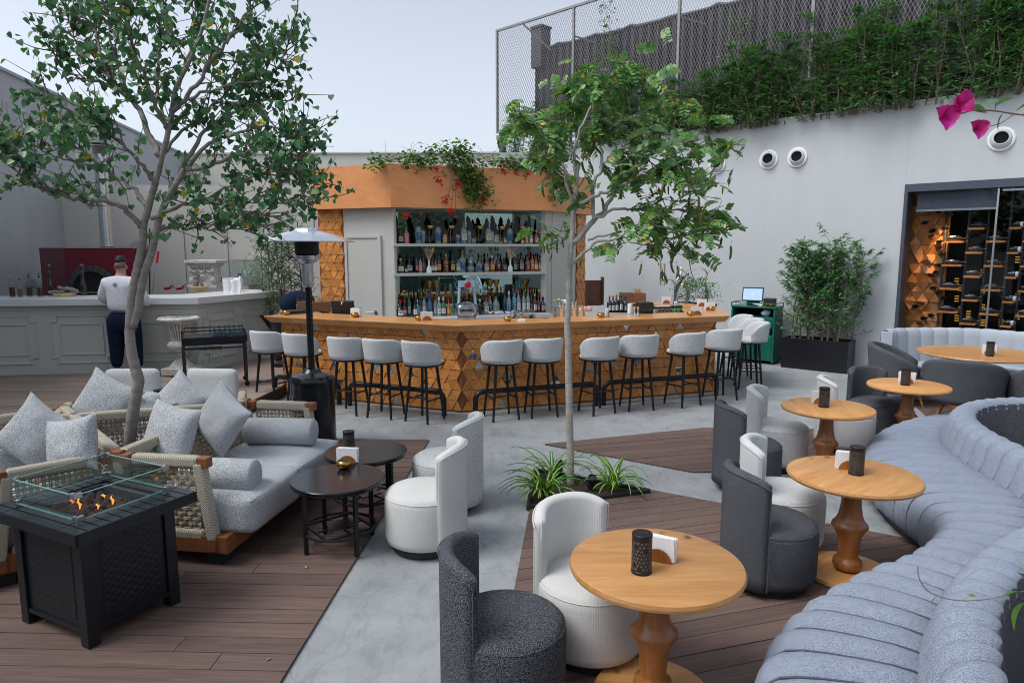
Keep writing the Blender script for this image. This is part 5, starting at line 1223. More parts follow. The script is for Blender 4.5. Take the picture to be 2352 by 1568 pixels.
# ================================================================ GREY PANELLED COUNTER (left)
ct = thing('panelled_counter', 'long grey kitchen counter with classical raised panel mouldings', 'counter')
cA = G(-160, 866, zr).xy; cB = G(460, 850, zr).xy; cC = G(648, 812, zr).xy
ZT = D(460, 692, cB.y).z
ZT = 1.13 + zr - .08
m = MB(); nA = Vector((-(cB - cA).y, (cB - cA).x)).normalized(); nB = Vector((-(cC - cB).y, (cC - cB).x)).normalized(); cI = off(cA, cB, cC, .7)
m.prism([tuple(p) for p in (cA, cB, cC, cC + nB * .7, cI, cA + nA * .7)], zr - .02, ZT); obj('counter_body', m, M['paint'], ct)
mi = off(cA, cB, cC, -.13); mo = off(cA, cB, cC, .75)
m = MB(); m.prism([tuple(p) for p in (cA - nA * .13, mi, cC - nB * .13, cC + nB * .75, mo, cA + nA * .75)], ZT, ZT + .10); obj('countertop', m, M['paint_top'], ct, bevel=.004)
m = MB(); e1 = off(cA, cB, cC, -.05); m.prism([tuple(p) for p in (cA - nA * .05, e1, cC - nB * .05, cC + nB * .1, off(cA, cB, cC, .1), cA + nA * .1)], ZT - .035, ZT - .002)
e1 = off(cA, cB, cC, -.025); m.prism([tuple(p) for p in (cA - nA * .025, e1, cC - nB * .025, cC + nB * .1, off(cA, cB, cC, .1), cA + nA * .1)], ZT - .075, ZT - .036); obj('cornice', m, M['paint'], ct, bevel=.01)
def mould(parent, a, b, n, s0, s1, z0, z1, step):
    d = (b - a).normalized()
    def P_(s, z): p = a + d * s - n * .008; return Vector((p.x, p.y, z))
    outl = [(s0 + step, z1), (s1 - step, z1), (s1 - step, z1 - step), (s1, z1 - step), (s1, z0 + step), (s1 - step, z0 + step), (s1 - step, z0), (s0 + step, z0), (s0 + step, z0 + step), (s0, z0 + step), (s0, z1 - step), (s0 + step, z1 - step)]
    m = MB()
    for i in range(len(outl)):
        m.bar(P_(*outl[i]), P_(*outl[(i + 1) % len(outl)]), .022, .026, up=(-n.x, -n.y, 0)); 
    for s, z in outl: m.box(P_(s, z), (.026, .03, .026), rz=atan2(d.y, d.x))
    i_ = .13; inn_ = [(s0 + i_, z1 - i_), (s1 - i_, z1 - i_), (s1 - i_, z0 + i_), (s0 + i_, z0 + i_)]
    for i in range(4): m.bar(P_(*inn_[i]), P_(*inn_[(i + 1) % 4]), .018, .024, up=(-n.x, -n.y, 0)); 
    for s, z in inn_: m.box(P_(s, z), (.024, .026, .024), rz=atan2(d.y, d.x))
    obj('panel_moulding', m, M['paint'], parent, bevel=.004)
LAB = (cB - cA).length; pw_ = .98; s = LAB - .12 - pw_
for k in range(5): mould(ct, cA, cB, nA, s + .06, s + pw_ - .06, zr + .17, ZT - .16, .085); s -= pw_ + .08
LBC = (cC - cB).length; npn = 2; pw2 = (LBC - .2) / npn
for k in range(npn): mould(ct, cB, cC, nB, .12 + pw2 * k, .12 + pw2 * (k + 1) - .1, zr + .17, ZT - .16, .085)
ZK = ZT + .10
def CT(x, y): return G(x, y, ZK)
# pizza oven
Yo = 11.9
def OP(x, y): return D(x, y, Yo)
ov = thing('pizza_oven', 'burgundy enamelled wood-fired pizza oven with a black brick arch', 'pizza oven')
oz0 = ZK - .25; oz1 = OP(148, 570).z; xl = OP(148, 600).x; xr = OP(306, 600).x; xs = D(92, 600, Yo + .5).x
m = MB(); m.prism([(xs, Yo + .5), (xl, Yo), (xr, Yo), (xr - .3, Yo + .75), (xs, Yo + .9)], oz0, oz1); obj('oven_body', m, M['oven'], ov, bevel=.006)
m = MB(); m.prism([(xs - .01, Yo + .49), (xl - .005, Yo - .012), (xr + .005, Yo - .012), (xr - .29, Yo + .75), (xs - .01, Yo + .9)], oz1, oz1 + .02); obj('top_trim', m, M['steel'], ov)
ac = OP(214, 668); ro = .44; ri = .335; nb_ = 11
for i in range(nb_):
    a0, a1 = pi * i / nb_ + .012, pi * (i + 1) / nb_ - .012; vs = []; K_ = 5
    m = MB(); 
    for y in (Yo - .05, Yo + .02):
        for k in range(K_): a = a0 + (a1 - a0) * k / (K_ - 1); vs += [(ac.x + ri * cos(a), y, ac.z + ri * sin(a)), (ac.x + ro * cos(a), y, ac.z + ro * sin(a))]
    fs = []; o_ = K_ * 2
    for k in range(K_ - 1): a = k * 2; fs += [(a, a + 1, a + 3, a + 2), (o_ + a, o_ + a + 2, o_ + a + 3, o_ + a + 1), (a + 1, o_ + a + 1, o_ + a + 3, a + 3), (a, a + 2, o_ + a + 2, o_ + a)]
    fs += [(0, o_, o_ + 1, 1), (o_ - 2, o_ - 1, 2 * o_ - 1, 2 * o_ - 2)]
    m.add(vs, fs); obj('arch_brick', m, plain('oven_brick', (.045, .045, .05), .8, bump=.3) if i == 0 else bpy.data.materials['oven_brick'], ov, bevel=.004)
m = MB(); pts = [(ac.x + ri * cos(pi * i / 20), Yo - .008, ac.z + ri * sin(pi * i / 20)) for i in range(21)] + [(ac.x - ri, Yo - .008, oz0), (ac.x + ri, Yo - .008, oz0)]; m.add(pts, [tuple(range(23))]); obj('oven_mouth', m, M['dark'], ov)
m = MB(); m.box((ac.x, Yo - .08, ac.z - .02), (.62, .16, .02)); obj('oven_sill', m, M['steel'], ov)
m = MB(); cx = OP(207, 565).x; pz = [(.115, oz1), (.115, oz1 + .02), (.10, oz1 + .02)]; m.lathe([(.10, oz1 + .02), (.10, oz1 + 1.0), (.103, oz1 + 1.0), (.103, oz1 + 1.02), (.10, oz1 + 1.02), (.10, OP(190, 345).z)], 28, c=(cx, Yo + .5, 0)); obj('flue_pipe', m, M['steel'], ov, smooth=True, sharp=35)
zc1 = OP(190, 345).z; m = MB(); m.lathe([(.10, zc1), (.115, zc1), (.115, zc1 + .14), (.11, zc1 + .14)], 28, c=(cx, Yo + .5, 0)); m.lathe([(.15, zc1 + .18), (.0001, zc1 + .24)], 28, c=(cx, Yo + .5, 0)); obj('flue_cowl', m, plain('sooty_cowl', (.08, .075, .07), .7), ov)
m = MB(); m.lathe([(.125, oz1), (.12, oz1 + .03), (.105, oz1 + .03)], 28, c=(cx, Yo + .5, 0)); obj('flue_collar', m, M['oven'], ov)
# tools leaning behind the counter
def tool(name, lab, x0, y0, x1, y1, Y, r, mat, grip, gmat, head=None):
    a, b = D(x0, y0, Y), D(x1, y1, Y); t = thing(name, lab, name.replace('_', ' '), a); L = b - a
    m = MB(); m.tube([(0, 0, 0), L], r, 8); obj('shaft', m, mat, t, smooth=True)
    if grip: m = MB(); m.tube([L * (1 - grip), L], r * 1.9, 8); obj('grip', m, gmat, t, smooth=True)
    if head: m = MB(); m.lathe([(.0001, -.004), (head, -.004), (head, .004), (.0001, .004)], 28, c=L + Vector((0, 0, head)), M=Matrix.Rotation(R(90), 4, 'X')); obj('blade', m, M['steel'], t)
    return t
tool('oven_brush', 'oven brush with a steel shaft and red grip leaning by the wall', 351, 672, 364, 577, 12.2, .011, M['steel'], .28, plain('red_plastic', (.5, .01, .02), .35))
tool('pizza_peel', 'round steel pizza peel standing behind the leaning trunk', 330, 690, 325, 615, 12.3, .014, plain('red_shaft', (.35, .02, .03), .4), 0, None, .24)
tool('pizza_turner', 'wooden-handled pizza turner sticking up beside the man’s head', 305, 690, 296, 587, 12.1, .012, M['steel'], .25, M['tile'])
tool('steel_rod', 'tall dark steel rod standing between the two trunks', 344, 690, 344, 525, 12.6, .012, M['blackm'], 0, None)

# things on the counter
bt = {}
def glassmat(nm, col, rough=.08): 
    if nm not in bt: bt[nm] = plain('bottle_' + nm, col, rough, 0, .05, spec=.7)
    return bt[nm]
def oilbottle(x, y, lab, glass, h=.30, r=.038, spout=True, cork=False):
    p = CT(x, y); t = thing('oil_bottle', lab, 'bottle', p, 0, 'oil bottles on the grey counter')
    m = MB(); m.lathe([(.0001, 0), (r, 0), (r, h * .58), (r * .96, h * .63), (r * .45, h * .74), (r * .36, h * .78), (r * .36, h * .97), (.0001, h * .97)], 20); m_ = obj('glass_bottle', m, M['glass'], t, smooth=True)
    m = MB(); m.lathe([(.0001, .008), (r * .9, .008), (r * .9, h * .46), (.0001, h * .46)], 20); obj('oil', m, glass, t, smooth=True)
    m = MB(); m.lathe([(r * .38, h * .95), (r * .4, h * 1.03), (.0001, h * 1.03)], 12)
    if spout: m.tube([(0, 0, h * 1.02), (0, 0, h * 1.1), (.012, 0, h * 1.18)], .005, 6)
    obj('stopper', m, M['cork'] if cork else M['blackm'], t, smooth=True)
br = glassmat('brown_oil', (.09, .025, .008)); ol = glassmat('olive_oil', (.16, .12, .01))
oilbottle(29, 682, 'corked oil bottle at the far left of the grey counter', br, .33, .037, False, True); oilbottle(47, 682, 'olive oil bottle with black cap, second from the left', ol, .27, .03, False); oilbottle(69, 681, 'dark oil bottle with a pourer, third from the left', br, .31, .039); oilbottle(93, 681, 'dark oil bottle with a pourer beside the pepper mill', br, .31, .039)
def mill(x, y, lab):
    t = thing('pepper_mill', lab, 'pepper mill', CT(x, y), 0, 'tall dark pepper mills'); s = 1.22
    m = MB(); m.lathe([(r * s, z * s) for r, z in [(.0001, 0), (.038, 0), (.038, .02), (.03, .03), (.034, .05), (.040, .10), (.036, .15), (.024, .20), (.020, .25), (.024, .29), (.030, .31), (.022, .32), (.022, .335), (.033, .345), (.037, .37), (.030, .395), (.014, .405), (.0001, .407)]], 24); obj('mill_body', m, glassmat('dark_lacquer', (.016, .012, .013), .25), t, smooth=True)
    m = MB(); m.lathe([(.008, .49), (.009, .50), (.0001, .505)], 10); obj('knob', m, M['brass'], t)
mill(118, 679, 'left tall turned pepper mill between the oil bottles and the basket'); mill(193, 678, 'right tall turned pepper mill in front of the oven mouth')
def basket(x, y, lab, r, h, oval=1.5):
    t = thing('wicker_basket', lab, 'basket', CT(x, y)); m = MB()
    for j in range(6): m.tube([(oval * (r + .012 * j / 5) * cos(2 * pi * i / 40), (r + .012 * j / 5) * sin(2 * pi * i / 40), h * j / 5 + .004 * sin(i * pi)) for i in range(40)], h / 8, 5, closed=True)
    for i in range(34): a = 2 * pi * i / 34; m.tube([(oval * (r + .0) * cos(a) * 1.02, r * sin(a) * 1.02, 0), (oval * (r + .014) * cos(a) * 1.02, (r + .014) * sin(a) * 1.02, h * 1.03)], .005, 4)
    obj('wicker_weave', m, M['wheat'], t, smooth=True); return t
basket(149, 681, 'shallow wicker tray of firewood on the counter', .10, .05, 1.45); basket(458, 668, 'small wicker basket of logs on the counter corner', .09, .075, 1.35)
def log(p, q, r, lab, g):
    p, q = Vector(p), Vector(q); m = MB(); n = 7; pts = [p.lerp(q, i / n) + Vector((rn.uniform(-.008, .008), 0, rn.uniform(-.008, .008))) for i in range(n + 1)]; m.tube([v - p for v in pts], [r * rn.uniform(.8, 1.05) for _ in pts], 7); tag(obj('firewood_log', m, M['bark1'], loc=p), lab, 'log', g)
b = CT(149, 681)
log(b + Vector((-.22, -.02, .07)), b + Vector((.0, .0, .075)), .028, 'split log at the left of the wicker tray', 'firewood pieces'); log(b + Vector((-.12, .04, .14)), b + Vector((.12, .0, .10)), .026, 'log crossing the top of the tray', 'firewood pieces'); log(b + Vector((.0, .03, .13)), b + Vector((.22, -.02, .08)), .034, 'thick pale log at the right of the tray', 'firewood pieces')
b = CT(458, 668)
log(b + Vector((-.06, 0, .05)), b + Vector((-.04, .03, .30)), .05, 'upright forked log in the small basket', 'firewood pieces'); log(b + Vector((.07, 0, .05)), b + Vector((-.02, .03, .26)), .03, 'thin split log leaning in the small basket', 'firewood pieces')
# stone pedestal on the counter
p = CT(461, 664) + Vector((0, .28, 0)); pd = thing('stone_pedestal', 'ornate aged white stone pedestal with carved garlands on the counter', 'pedestal', p)
m = MB(); w = .25
for (a, z0, z1) in ((.32, 0, .07), (.27, .07, .11), (.23, .11, .40), (.26, .40, .43), (.29, .43, .47), (.34, .47, .53)): m.box((0, 0, (z0 + z1) / 2), (a * 1.75, a * 1.5, z1 - z0 + .002))
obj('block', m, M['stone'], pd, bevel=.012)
m = MB()
for k in range(3):
    x0, x1 = -.2 + k * .133, -.2 + (k + 1) * .133; m.tube([(x0 + (x1 - x0) * i / 8, -.185, .36 - .05 * sin(pi * i / 8)) for i in range(9)], [.012 + .012 * sin(pi * i / 8) for i in range(9)], 7)
for k in range(9): m.ell((-.2 + k * .05, -.20, .41), (.018, .02, .03), 8, 6)
for sx in (-1, 1): m.ell((sx * .2, -.19, .15), (.05, .04, .07), 10, 8); m.ell((sx * .21, -.19, .34), (.035, .04, .05), 10, 8)
m.box((0, -.18, .23), (.11, .02, .11), M=Matrix.Rotation(R(45), 3, 'Y')); m.ell((0, -.19, .23), (.03, .02, .03), 10, 6); obj('carved_relief', m, M['stone'], pd, smooth=True)
# urn on the deck
un = thing('stone_urn', 'aged white fluted garden urn on a square plinth before the counter', 'urn', G(409, 862, zr) + Vector((0, .14, 0)))
s = 1.0; m = MB(); m.box((0, 0, .055), (.46, .40, .11)); obj('plinth', m, M['stone'], un, bevel=.01)
prof_ = [(.17, .11), (.165, .13), (.13, .16), (.075, .24), (.065, .29), (.09, .31), (.07, .33), (.12, .37), (.17, .42), (.175, .47), (.15, .50), (.125, .52), (.13, .58), (.16, .68), (.20, .76), (.25, .81), (.29, .83), (.295, .85), (.26, .875), (.22, .86), (.15, .80)]
nf = 24; P = []
for (r, z) in prof_:
    row = []
    for i in range(nf * 4):
        a = 2 * pi * i / (nf * 4); fl_ = 0
        if .52 < z < .80: fl_ = -.016 * (1 - abs(cos(nf / 2 * a * 1.0)) ** .6) * 1.4
        if .12 < z < .2: fl_ = .012 * cos(nf * a)
        if .36 < z < .49: fl_ = .010 * abs(cos(nf / 2 * a))
        if z > .81: fl_ = .012 * cos(nf * .75 * a)
        row.append(((r + fl_) * cos(a), (r + fl_) * sin(a), z))
    P.append(row)
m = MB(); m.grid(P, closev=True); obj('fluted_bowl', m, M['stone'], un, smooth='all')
m = MB(); m.lathe([(.0001, .80), (.2, .82)], 20); obj('soil', m, M['soil'], un)
# glass display chiller, tub, cloth, spray bottle, extinguishers
g0 = CT(512, 662); g1 = CT(602, 650); dv = (g1.xy - g0.xy).normalized(); ang = atan2(dv.y, dv.x); dc = thing('display_chiller', 'counter-top display chiller with a bare glass guard', 'display case', g0 + Vector((0.05, .25, 0)), ang)
m = MB(); m.box((.75, .15, .10), (1.5, .34, .20)); obj('chiller_base', m, M['steel'], dc, bevel=.006)
m = MB(); m.box((.75, -.02, .36), (1.5, .006, .30)); m.box((.003, .15, .36), (.006, .34, .3)); m.box((.75, .15, .515), (1.5, .34, .006)); obj('glass_guard', m, M['glass'], dc)
m = MB(); 
for i in range(9): m.tube([(.1 + i * .16, -.02, .51), (.1 + i * .16, -.02, .49), (.115 + i * .16, -.02, .48)], .004, 5)
m.box((.75, -.02, .515), (1.5, .012, .01)); obj('guard_rail', m, M['steel'], dc)
m = MB(); m.lathe([(.0001, .2), (.08, .2), (.12, .30), (.115, .30)], 20, c=(1.2, .15, 0)); obj('mixing_bowl', m, M['steel'], dc, smooth=True)
p = CT(524, 669); t = thing('plastic_tub', 'white cylindrical tub beside the spray bottle', 'tub', p + Vector((0, .1, 0))); m = MB(); m.lathe([(.0001, 0), (.115, 0), (.125, .22), (.13, .225), (.12, .23), (.11, .1), (.0001, .1)], 28); obj('tub_body', m, M['white'], t, smooth=True)
p = CT(547, 672); m = MB(); P = []
for i in range(13):
    u = i / 12; P.append([Vector((-.06 + .17 * v + .02 * sin(u * 6), -.0 - .0 * v - .03 * max(0, u - .5) - .01 * sin(v * 8), .16 - .42 * u + .05 * v * (1 - u))) for v in [j / 8 for j in range(9)]])
m.grid(P); o = obj('dish_cloth', m, M['white'], smooth='all', loc=p + Vector((0, -.16, .06))); o.modifiers.new('s', 'SOLIDIFY').thickness = .004; tag(o, 'white dish cloth draped over the counter edge', 'cloth')
p = CT(545, 664) + Vector((.02, .12, 0)); t = thing('spray_bottle', 'white spray bottle with blue trigger beside the tub', 'spray bottle', p); m = MB(); m.lathe([(.0001, 0), (.045, 0), (.045, .16), (.018, .23), (.015, .25)], 16); obj('bottle_body', m, M['white'], t, smooth=True); m = MB(); m.box((-.01, 0, .27), (.07, .02, .035)); m.box((-.04, 0, .24), (.012, .014, .05)); obj('trigger', m, plain('blue_plastic', (.01, .06, .45), .35), t, bevel=.004)
for x, y, lab in ((372, 668, 'small fire extinguisher lying behind the counter, left one'), (400, 668, 'small red and black fire extinguisher head behind the counter, right one')):
    p = CT(x, y) + Vector((0, .2, .0)); t = thing('fire_extinguisher', lab, 'fire extinguisher', p); m = MB(); m.tube([(-.05, 0, .03), (.06, 0, .05)], .03, 12); obj('cylinder', m, plain('extinguisher_red', (.35, .01, .015), .3), t, smooth=True); m = MB(); m.tube([(.04, 0, .06), (.10, 0, .07), (.13, 0, .03)], .008, 6); m.bar((.05, 0, .07), (.12, 0, .10), .02, .008); obj('valve_handle', m, M['blackm'], t)
# clear bags and a dark tarpaulin heap behind the oil bottles
p = CT(62, 664) + Vector((0, .75, -.1)); m = MB(); m.add([p + Vector(v) for v in ((-.35, 0, 0), (.35, .1, 0), (.38, .1, .50), (.30, .1, .46), (-.3, 0, .12))], [(0, 1, 2, 3, 4)]); o = obj('tarpaulin', m, M['blackm']); o.modifiers.new('s', 'SOLIDIFY').thickness = .03; tag(o, 'slanting black tarpaulin edge beside the oven', 'tarpaulin')
m = MB(); m.ell((0, 0, 0), (.3, .2, .2), 20, 12)
for i, v in enumerate(m.v): n1 = noise.noise(Vector(v) * 9); m.v[i] = (v[0] * (1 + .4 * n1), v[1] * (1 + .3 * n1), v[2] * (1 + .4 * n1))
tag(obj('plastic_bag', m, plain('clear_bag', (.5, .5, .52), .2), loc=CT(75, 664) + Vector((0, .45, .12)), smooth='all'), 'crumpled clear plastic bag behind the oil bottles', 'bag')

# ================================================================ TROLLEY WITH GLASSES
tr = thing('serving_trolley', 'black metal drinks trolley with hanging wine glasses', 'trolley', G(482, 893, zr) + Vector((0, .22, 0)), R(24))
Wt, Dt = .78, .44; m = MB()
for x in (-Wt / 2, Wt / 2):
    for y in (-Dt / 2, Dt / 2): mm = MB(); mm.box((x, y, .34), (.03, .03, .52)); obj('leg', mm, M['blackm'], tr, bevel=.002); m.lathe([(.0001, -.012), (.035, -.012), (.035, .012), (.0001, .012)], 14, c=(x, y, .045), M=Matrix.Rotation(R(90), 4, 'X'))
obj('caster', m, M['black'], tr, smooth=True)
m = MB(); m.box((0, 0, .66), (Wt + .02, Dt + .02, .11)); obj('tray_box', m, M['black'], tr, bevel=.004)
m = MB()
for (a, b) in (((-Wt / 2, -Dt / 2), (Wt / 2, -Dt / 2)), ((Wt / 2, -Dt / 2), (Wt / 2, Dt / 2)), ((Wt / 2, Dt / 2), (-Wt / 2, Dt / 2)), ((-Wt / 2, Dt / 2), (-Wt / 2, -Dt / 2))): m.bar((*a, .80), (*b, .80), .018); m.bar((*a, .71), (*a, .80), .018); m.bar((*a, .56), (*b, .56), .02)
obj('rail', m, M['blackm'], tr); m = MB(); m.bar((Wt / 2, -Dt / 2, .15), (Wt / 2, Dt / 2, .15), .02); obj('lower_bar', m, M['blackm'], tr)
m = MB()
for i in range(6): y = -.15 + .06 * i; m.tube([(-Wt / 2, y, .53), (.1, y, .53)], .006, 5)
obj('glass_rack', m, M['steel'], tr)
m = MB(); P = [[(.0 + .42 * u, -Dt / 2 - .012 + v * .47, .722 + .006 * sin(u * 20 + v * 9) - (.0 if v > .03 else .09)) for v in [j / 14 for j in range(15)]] for u in [i / 14 for i in range(15)]]; m.grid(P); obj('folded_cloth', m, M['navy'], tr, smooth='all').modifiers.new('s', 'SOLIDIFY').thickness = .006
def tumbler(n, loc, lab):
    t = tag(obj('drinking_glass', n, M['glass'], smooth=True, loc=loc), lab, 'glass', 'upturned glasses on the drinks trolley'); return t
gm = MB(); gm.lathe([(.036, 0), (.034, .02), (.030, .11), (.026, .118), (.0001, .12)], 18); gp = None
for i in range(11):
    u = Vector((-.02 + (i % 6) * .065, -.06 + (i // 6) * .11, .725)); w_ = tr.matrix_basis @ u
    if gp is None: gp = tumbler(gm, w_, 'upturned clear tumbler on the drinks trolley')
    else: c = gp.copy(); C.objects.link(c); c.location = w_
wm = MB(); wm.lathe([(.033, 0), (.034, -.003), (.005, -.008), (.0045, -.09), (.012, -.10), (.036, -.125), (.04, -.16), (.034, -.205)], 18); wp_ = None
for i in range(5):
    w_ = tr.matrix_basis @ Vector((-.28 + .085 * i, -.13, .53))
    if wp_ is None: wp_ = tag(obj('wine_glass', wm, M['glass'], smooth=True, loc=w_), 'stemmed glass hanging upside down under the trolley', 'wine glass', 'stemmed glasses hanging under the trolley')
    else: c = wp_.copy(); C.objects.link(c); c.location = w_

# ================================================================ PEOPLE
def skin(name, nodes, edges, mat, parent=None, sub=2, root=0):
    me = bpy.data.meshes.new(name); me.from_pydata([n[0] for n in nodes], edges, []); me.materials.append(mat)
    o = bpy.data.objects.new(name, me); C.objects.link(o)
    if parent: o.parent = parent
    sk = o.modifiers.new('skin', 'SKIN'); sk.use_smooth_shade = True
    for i, n in enumerate(nodes): r = n[1]; me.skin_vertices[0].data[i].radius = r if isinstance(r, tuple) else (r, r)
    me.skin_vertices[0].data[root].use_root = True
    ss = o.modifiers.new('sub', 'SUBSURF'); ss.levels = sub; ss.render_levels = sub; return o
# the man at the counter, seen from behind (local +y = away from the camera)
mp = G(272, 853, zr); mn = thing('person', 'man in white shirt and navy trousers, back turned, at the grey counter', 'person', Vector((D(289, 800, 10.1).x, 10.1, zr)))
body_n = [((0, 0, .95), (.15, .11)), ((0, .0, 1.12), (.135, .095)), ((0, .01, 1.30), (.165, .105)), ((0, .0, 1.42), (.12, .085)), ((0, .01, 1.50), (.058, .058)), ((0, .03, 1.58), (.066, .075)), ((0, .03, 1.665), (.073, .092)), ((0, .03, 1.725), (.055, .07)),
          ((-.18, .0, 1.41), .062), ((-.30, .02, 1.17), .048), ((-.26, .26, 1.07), .038), ((-.16, .34, 1.06), (.032, .02)),
          ((.18, .0, 1.41), .062), ((.30, .02, 1.17), .048), ((.26, .26, 1.07), .038), ((.16, .34, 1.06), (.032, .02)),
          ((-.10, 0, .86), .095), ((-.13, .0, .50), .062), ((-.15, -.02, .10), .042), ((-.155, .09, .04), (.042, .03)),
          ((.10, 0, .86), .095), ((.14, .0, .50), .062), ((.17, -.02, .10), .042), ((.18, .09, .04), (.042, .03))]
body_e = [(0, 1), (1, 2), (2, 3), (3, 4), (4, 5), (5, 6), (6, 7), (3, 8), (8, 9), (9, 10), (10, 11), (3, 12), (12, 13), (13, 14), (14, 15), (0, 16), (16, 17), (17, 18), (18, 19), (0, 20), (20, 21), (21, 22), (22, 23)]
skin('body', body_n, body_e, M['skin'], mn)
sh_n = [((0, 0, .93), (.23, .17)), ((0, .0, 1.12), (.225, .165)), ((0, .01, 1.29), (.24, .17)), ((0, .0, 1.40), (.19, .14)), ((0, .01, 1.50), (.085, .09)), ((-.20, .0, 1.39), .10), ((-.30, .02, 1.17), .088), ((-.26, .24, 1.07), .066), ((.20, .0, 1.39), .10), ((.30, .02, 1.17), .088), ((.26, .24, 1.07), .066)]
shirt = skin('shirt', sh_n, [(0, 1), (1, 2), (2, 3), (3, 4), (3, 5), (5, 6), (6, 7), (3, 8), (8, 9), (9, 10)], M['shirt'], mn)
tr_n = [((0, 0, 1.02), (.20, .15)), ((0, .0, .90), (.215, .17)), ((-.11, 0, .76), .15), ((-.13, .0, .48), .115), ((-.15, -.01, .11), .08), ((.11, 0, .76), .15), ((.14, .0, .48), .115), ((.17, -.01, .11), .08)]
skin('trousers', tr_n, [(0, 1), (1, 2), (2, 3), (3, 4), (1, 5), (5, 6), (6, 7)], M['navy'], mn)
m = MB(); m.ell((0, .035, 1.712), (.070, .090, .070), 20, 12)
for i, (x, y, z) in enumerate(m.v): m.v[i] = (x, y, max(z, 1.70) + (.014 if z > 1.75 else 0))
obj('hair', m, M['hair'], mn, smooth='all')
m = MB(); m.ell((0, .02, 1.645), (.076, .088, .06), 20, 10); obj('shaved_hair', m, plain('shaved_hair', (.16, .10, .075), .8), mn, smooth='all')
for sx in (-1, 1): m = MB(); m.ell((sx * .083, .03, 1.625), (.012, .02, .032), 10, 8); obj('ear', m, M['skin'], mn, smooth=True)
for sx, x in ((-1, -.155), (1, .18)):
    m = MB(); m.ell((x, .06, .05), (.052, .145, .052), 16, 10, .8); sh = obj('shoe', m, M['blackm'], mn, smooth='all'); m = MB(); m.ell((x, .06, .014), (.055, .15, .015), 16, 6, .7); obj('sole', m, M['white'], sh, smooth='all')
for sx in (-1, 1):
    for k in range(5):
        b0 = Vector((sx * (.135 - .012 * k), .34, 1.055)); e0 = b0 + Vector((-sx * .02, .07 - .006 * abs(k - 2), -.01)); e1 = e0 + Vector((-sx * .01, .03, -.02))
        if k == 0: e0 = b0 + Vector((sx * .02, .03, .01)); e1 = e0 + Vector((-sx * .005, .03, 0))
        m = MB(); m.tube([b0, e0, e1], [.010, .009, .007], 7); obj('finger', m, M['skin'], mn, smooth=True)
# embroidered star flower on the back of the shirt
m = MB(); cz, cy = 1.37, -.150
for k in range(8):
    a = k * pi / 4; L_ = .045; w_ = .008; c_, s_ = cos(a), sin(a)
    for f in (.35, .8): pass
    pts = [(0, 0), (L_ * .5, w_), (L_, 0), (L_ * .5, -w_)]; m.add([(x * c_ - y * s_, cy - .001, cz + x * s_ + y * c_) for x, y in pts], [(0, 1, 2, 3)])
obj('embroidered_flower', m, plain('embroidery', (.16, .2, .32), .8), mn)
m = MB(); m.lathe([(.166, .985), (.170, 1.0), (.166, 1.012)], 32, M=Matrix.Scale(.78, 4, (0, 1, 0))); obj('belt', m, M['blackm'], mn)

# a second person bending down behind the left end of the bar
bp_ = G(622, 842, zr); pn = thing('person', 'person in dark clothes bending down behind the left end of the bar', 'person', bp_ + Vector((.12, .1, 0)))
bn = [((.12, 0, .84), (.15, .13)), ((.30, .02, 1.0), (.14, .13)), ((.48, .04, 1.04), (.15, .12)), ((.58, .05, 1.0), (.06, .06)), ((.68, .05, .93), (.075, .08)), ((.52, -.14, .98), .06), ((.50, -.20, .72), .045), ((.42, -.18, .50), .035), ((.10, -.10, .80), .10), ((.06, -.11, .46), .065), ((.0, -.1, .10), .045), ((.13, .10, .80), .10), ((.16, .12, .46), .065), ((.12, .12, .10), .045), ((.06, -.12, .04), (.045, .03)), ((.18, .11, .04), (.045, .03))]
skin('body', bn, [(0, 1), (1, 2), (2, 3), (3, 4), (2, 5), (5, 6), (6, 7), (0, 8), (8, 9), (9, 10), (0, 11), (11, 12), (12, 13), (10, 14), (13, 15)], M['skin'], pn)
skin('jacket', [((.08, 0, .86), (.25, .24)), ((.28, .02, 1.03), (.25, .24)), ((.48, .04, 1.06), (.23, .20)), ((.53, -.15, .98), .11), ((.51, -.21, .66), .085)], [(0, 1), (1, 2), (2, 3), (3, 4)], M['navy'], pn)
skin('trousers', [((.10, 0, .84), (.23, .22)), ((.06, -.10, .74), .16), ((.05, -.11, .46), .12), ((-.0, -.1, .08), .09), ((.13, .10, .74), .16), ((.16, .12, .46), .12), ((.12, .12, .08), .09)], [(0, 1), (1, 2), (2, 3), (0, 4), (4, 5), (5, 6)], plain('dark_trousers', (.02, .021, .026), .9), pn)
m = MB(); m.ell((.70, .05, .95), (.085, .09, .09), 16, 10); obj('hair', m, M['hair'], pn, smooth='all')
for x, y in ((.04, -.12), (.17, .12)): m = MB(); m.ell((x, y, .05), (.13, .05, .05), 14, 8, .8); obj('shoe', m, M['blackm'], pn, smooth='all')

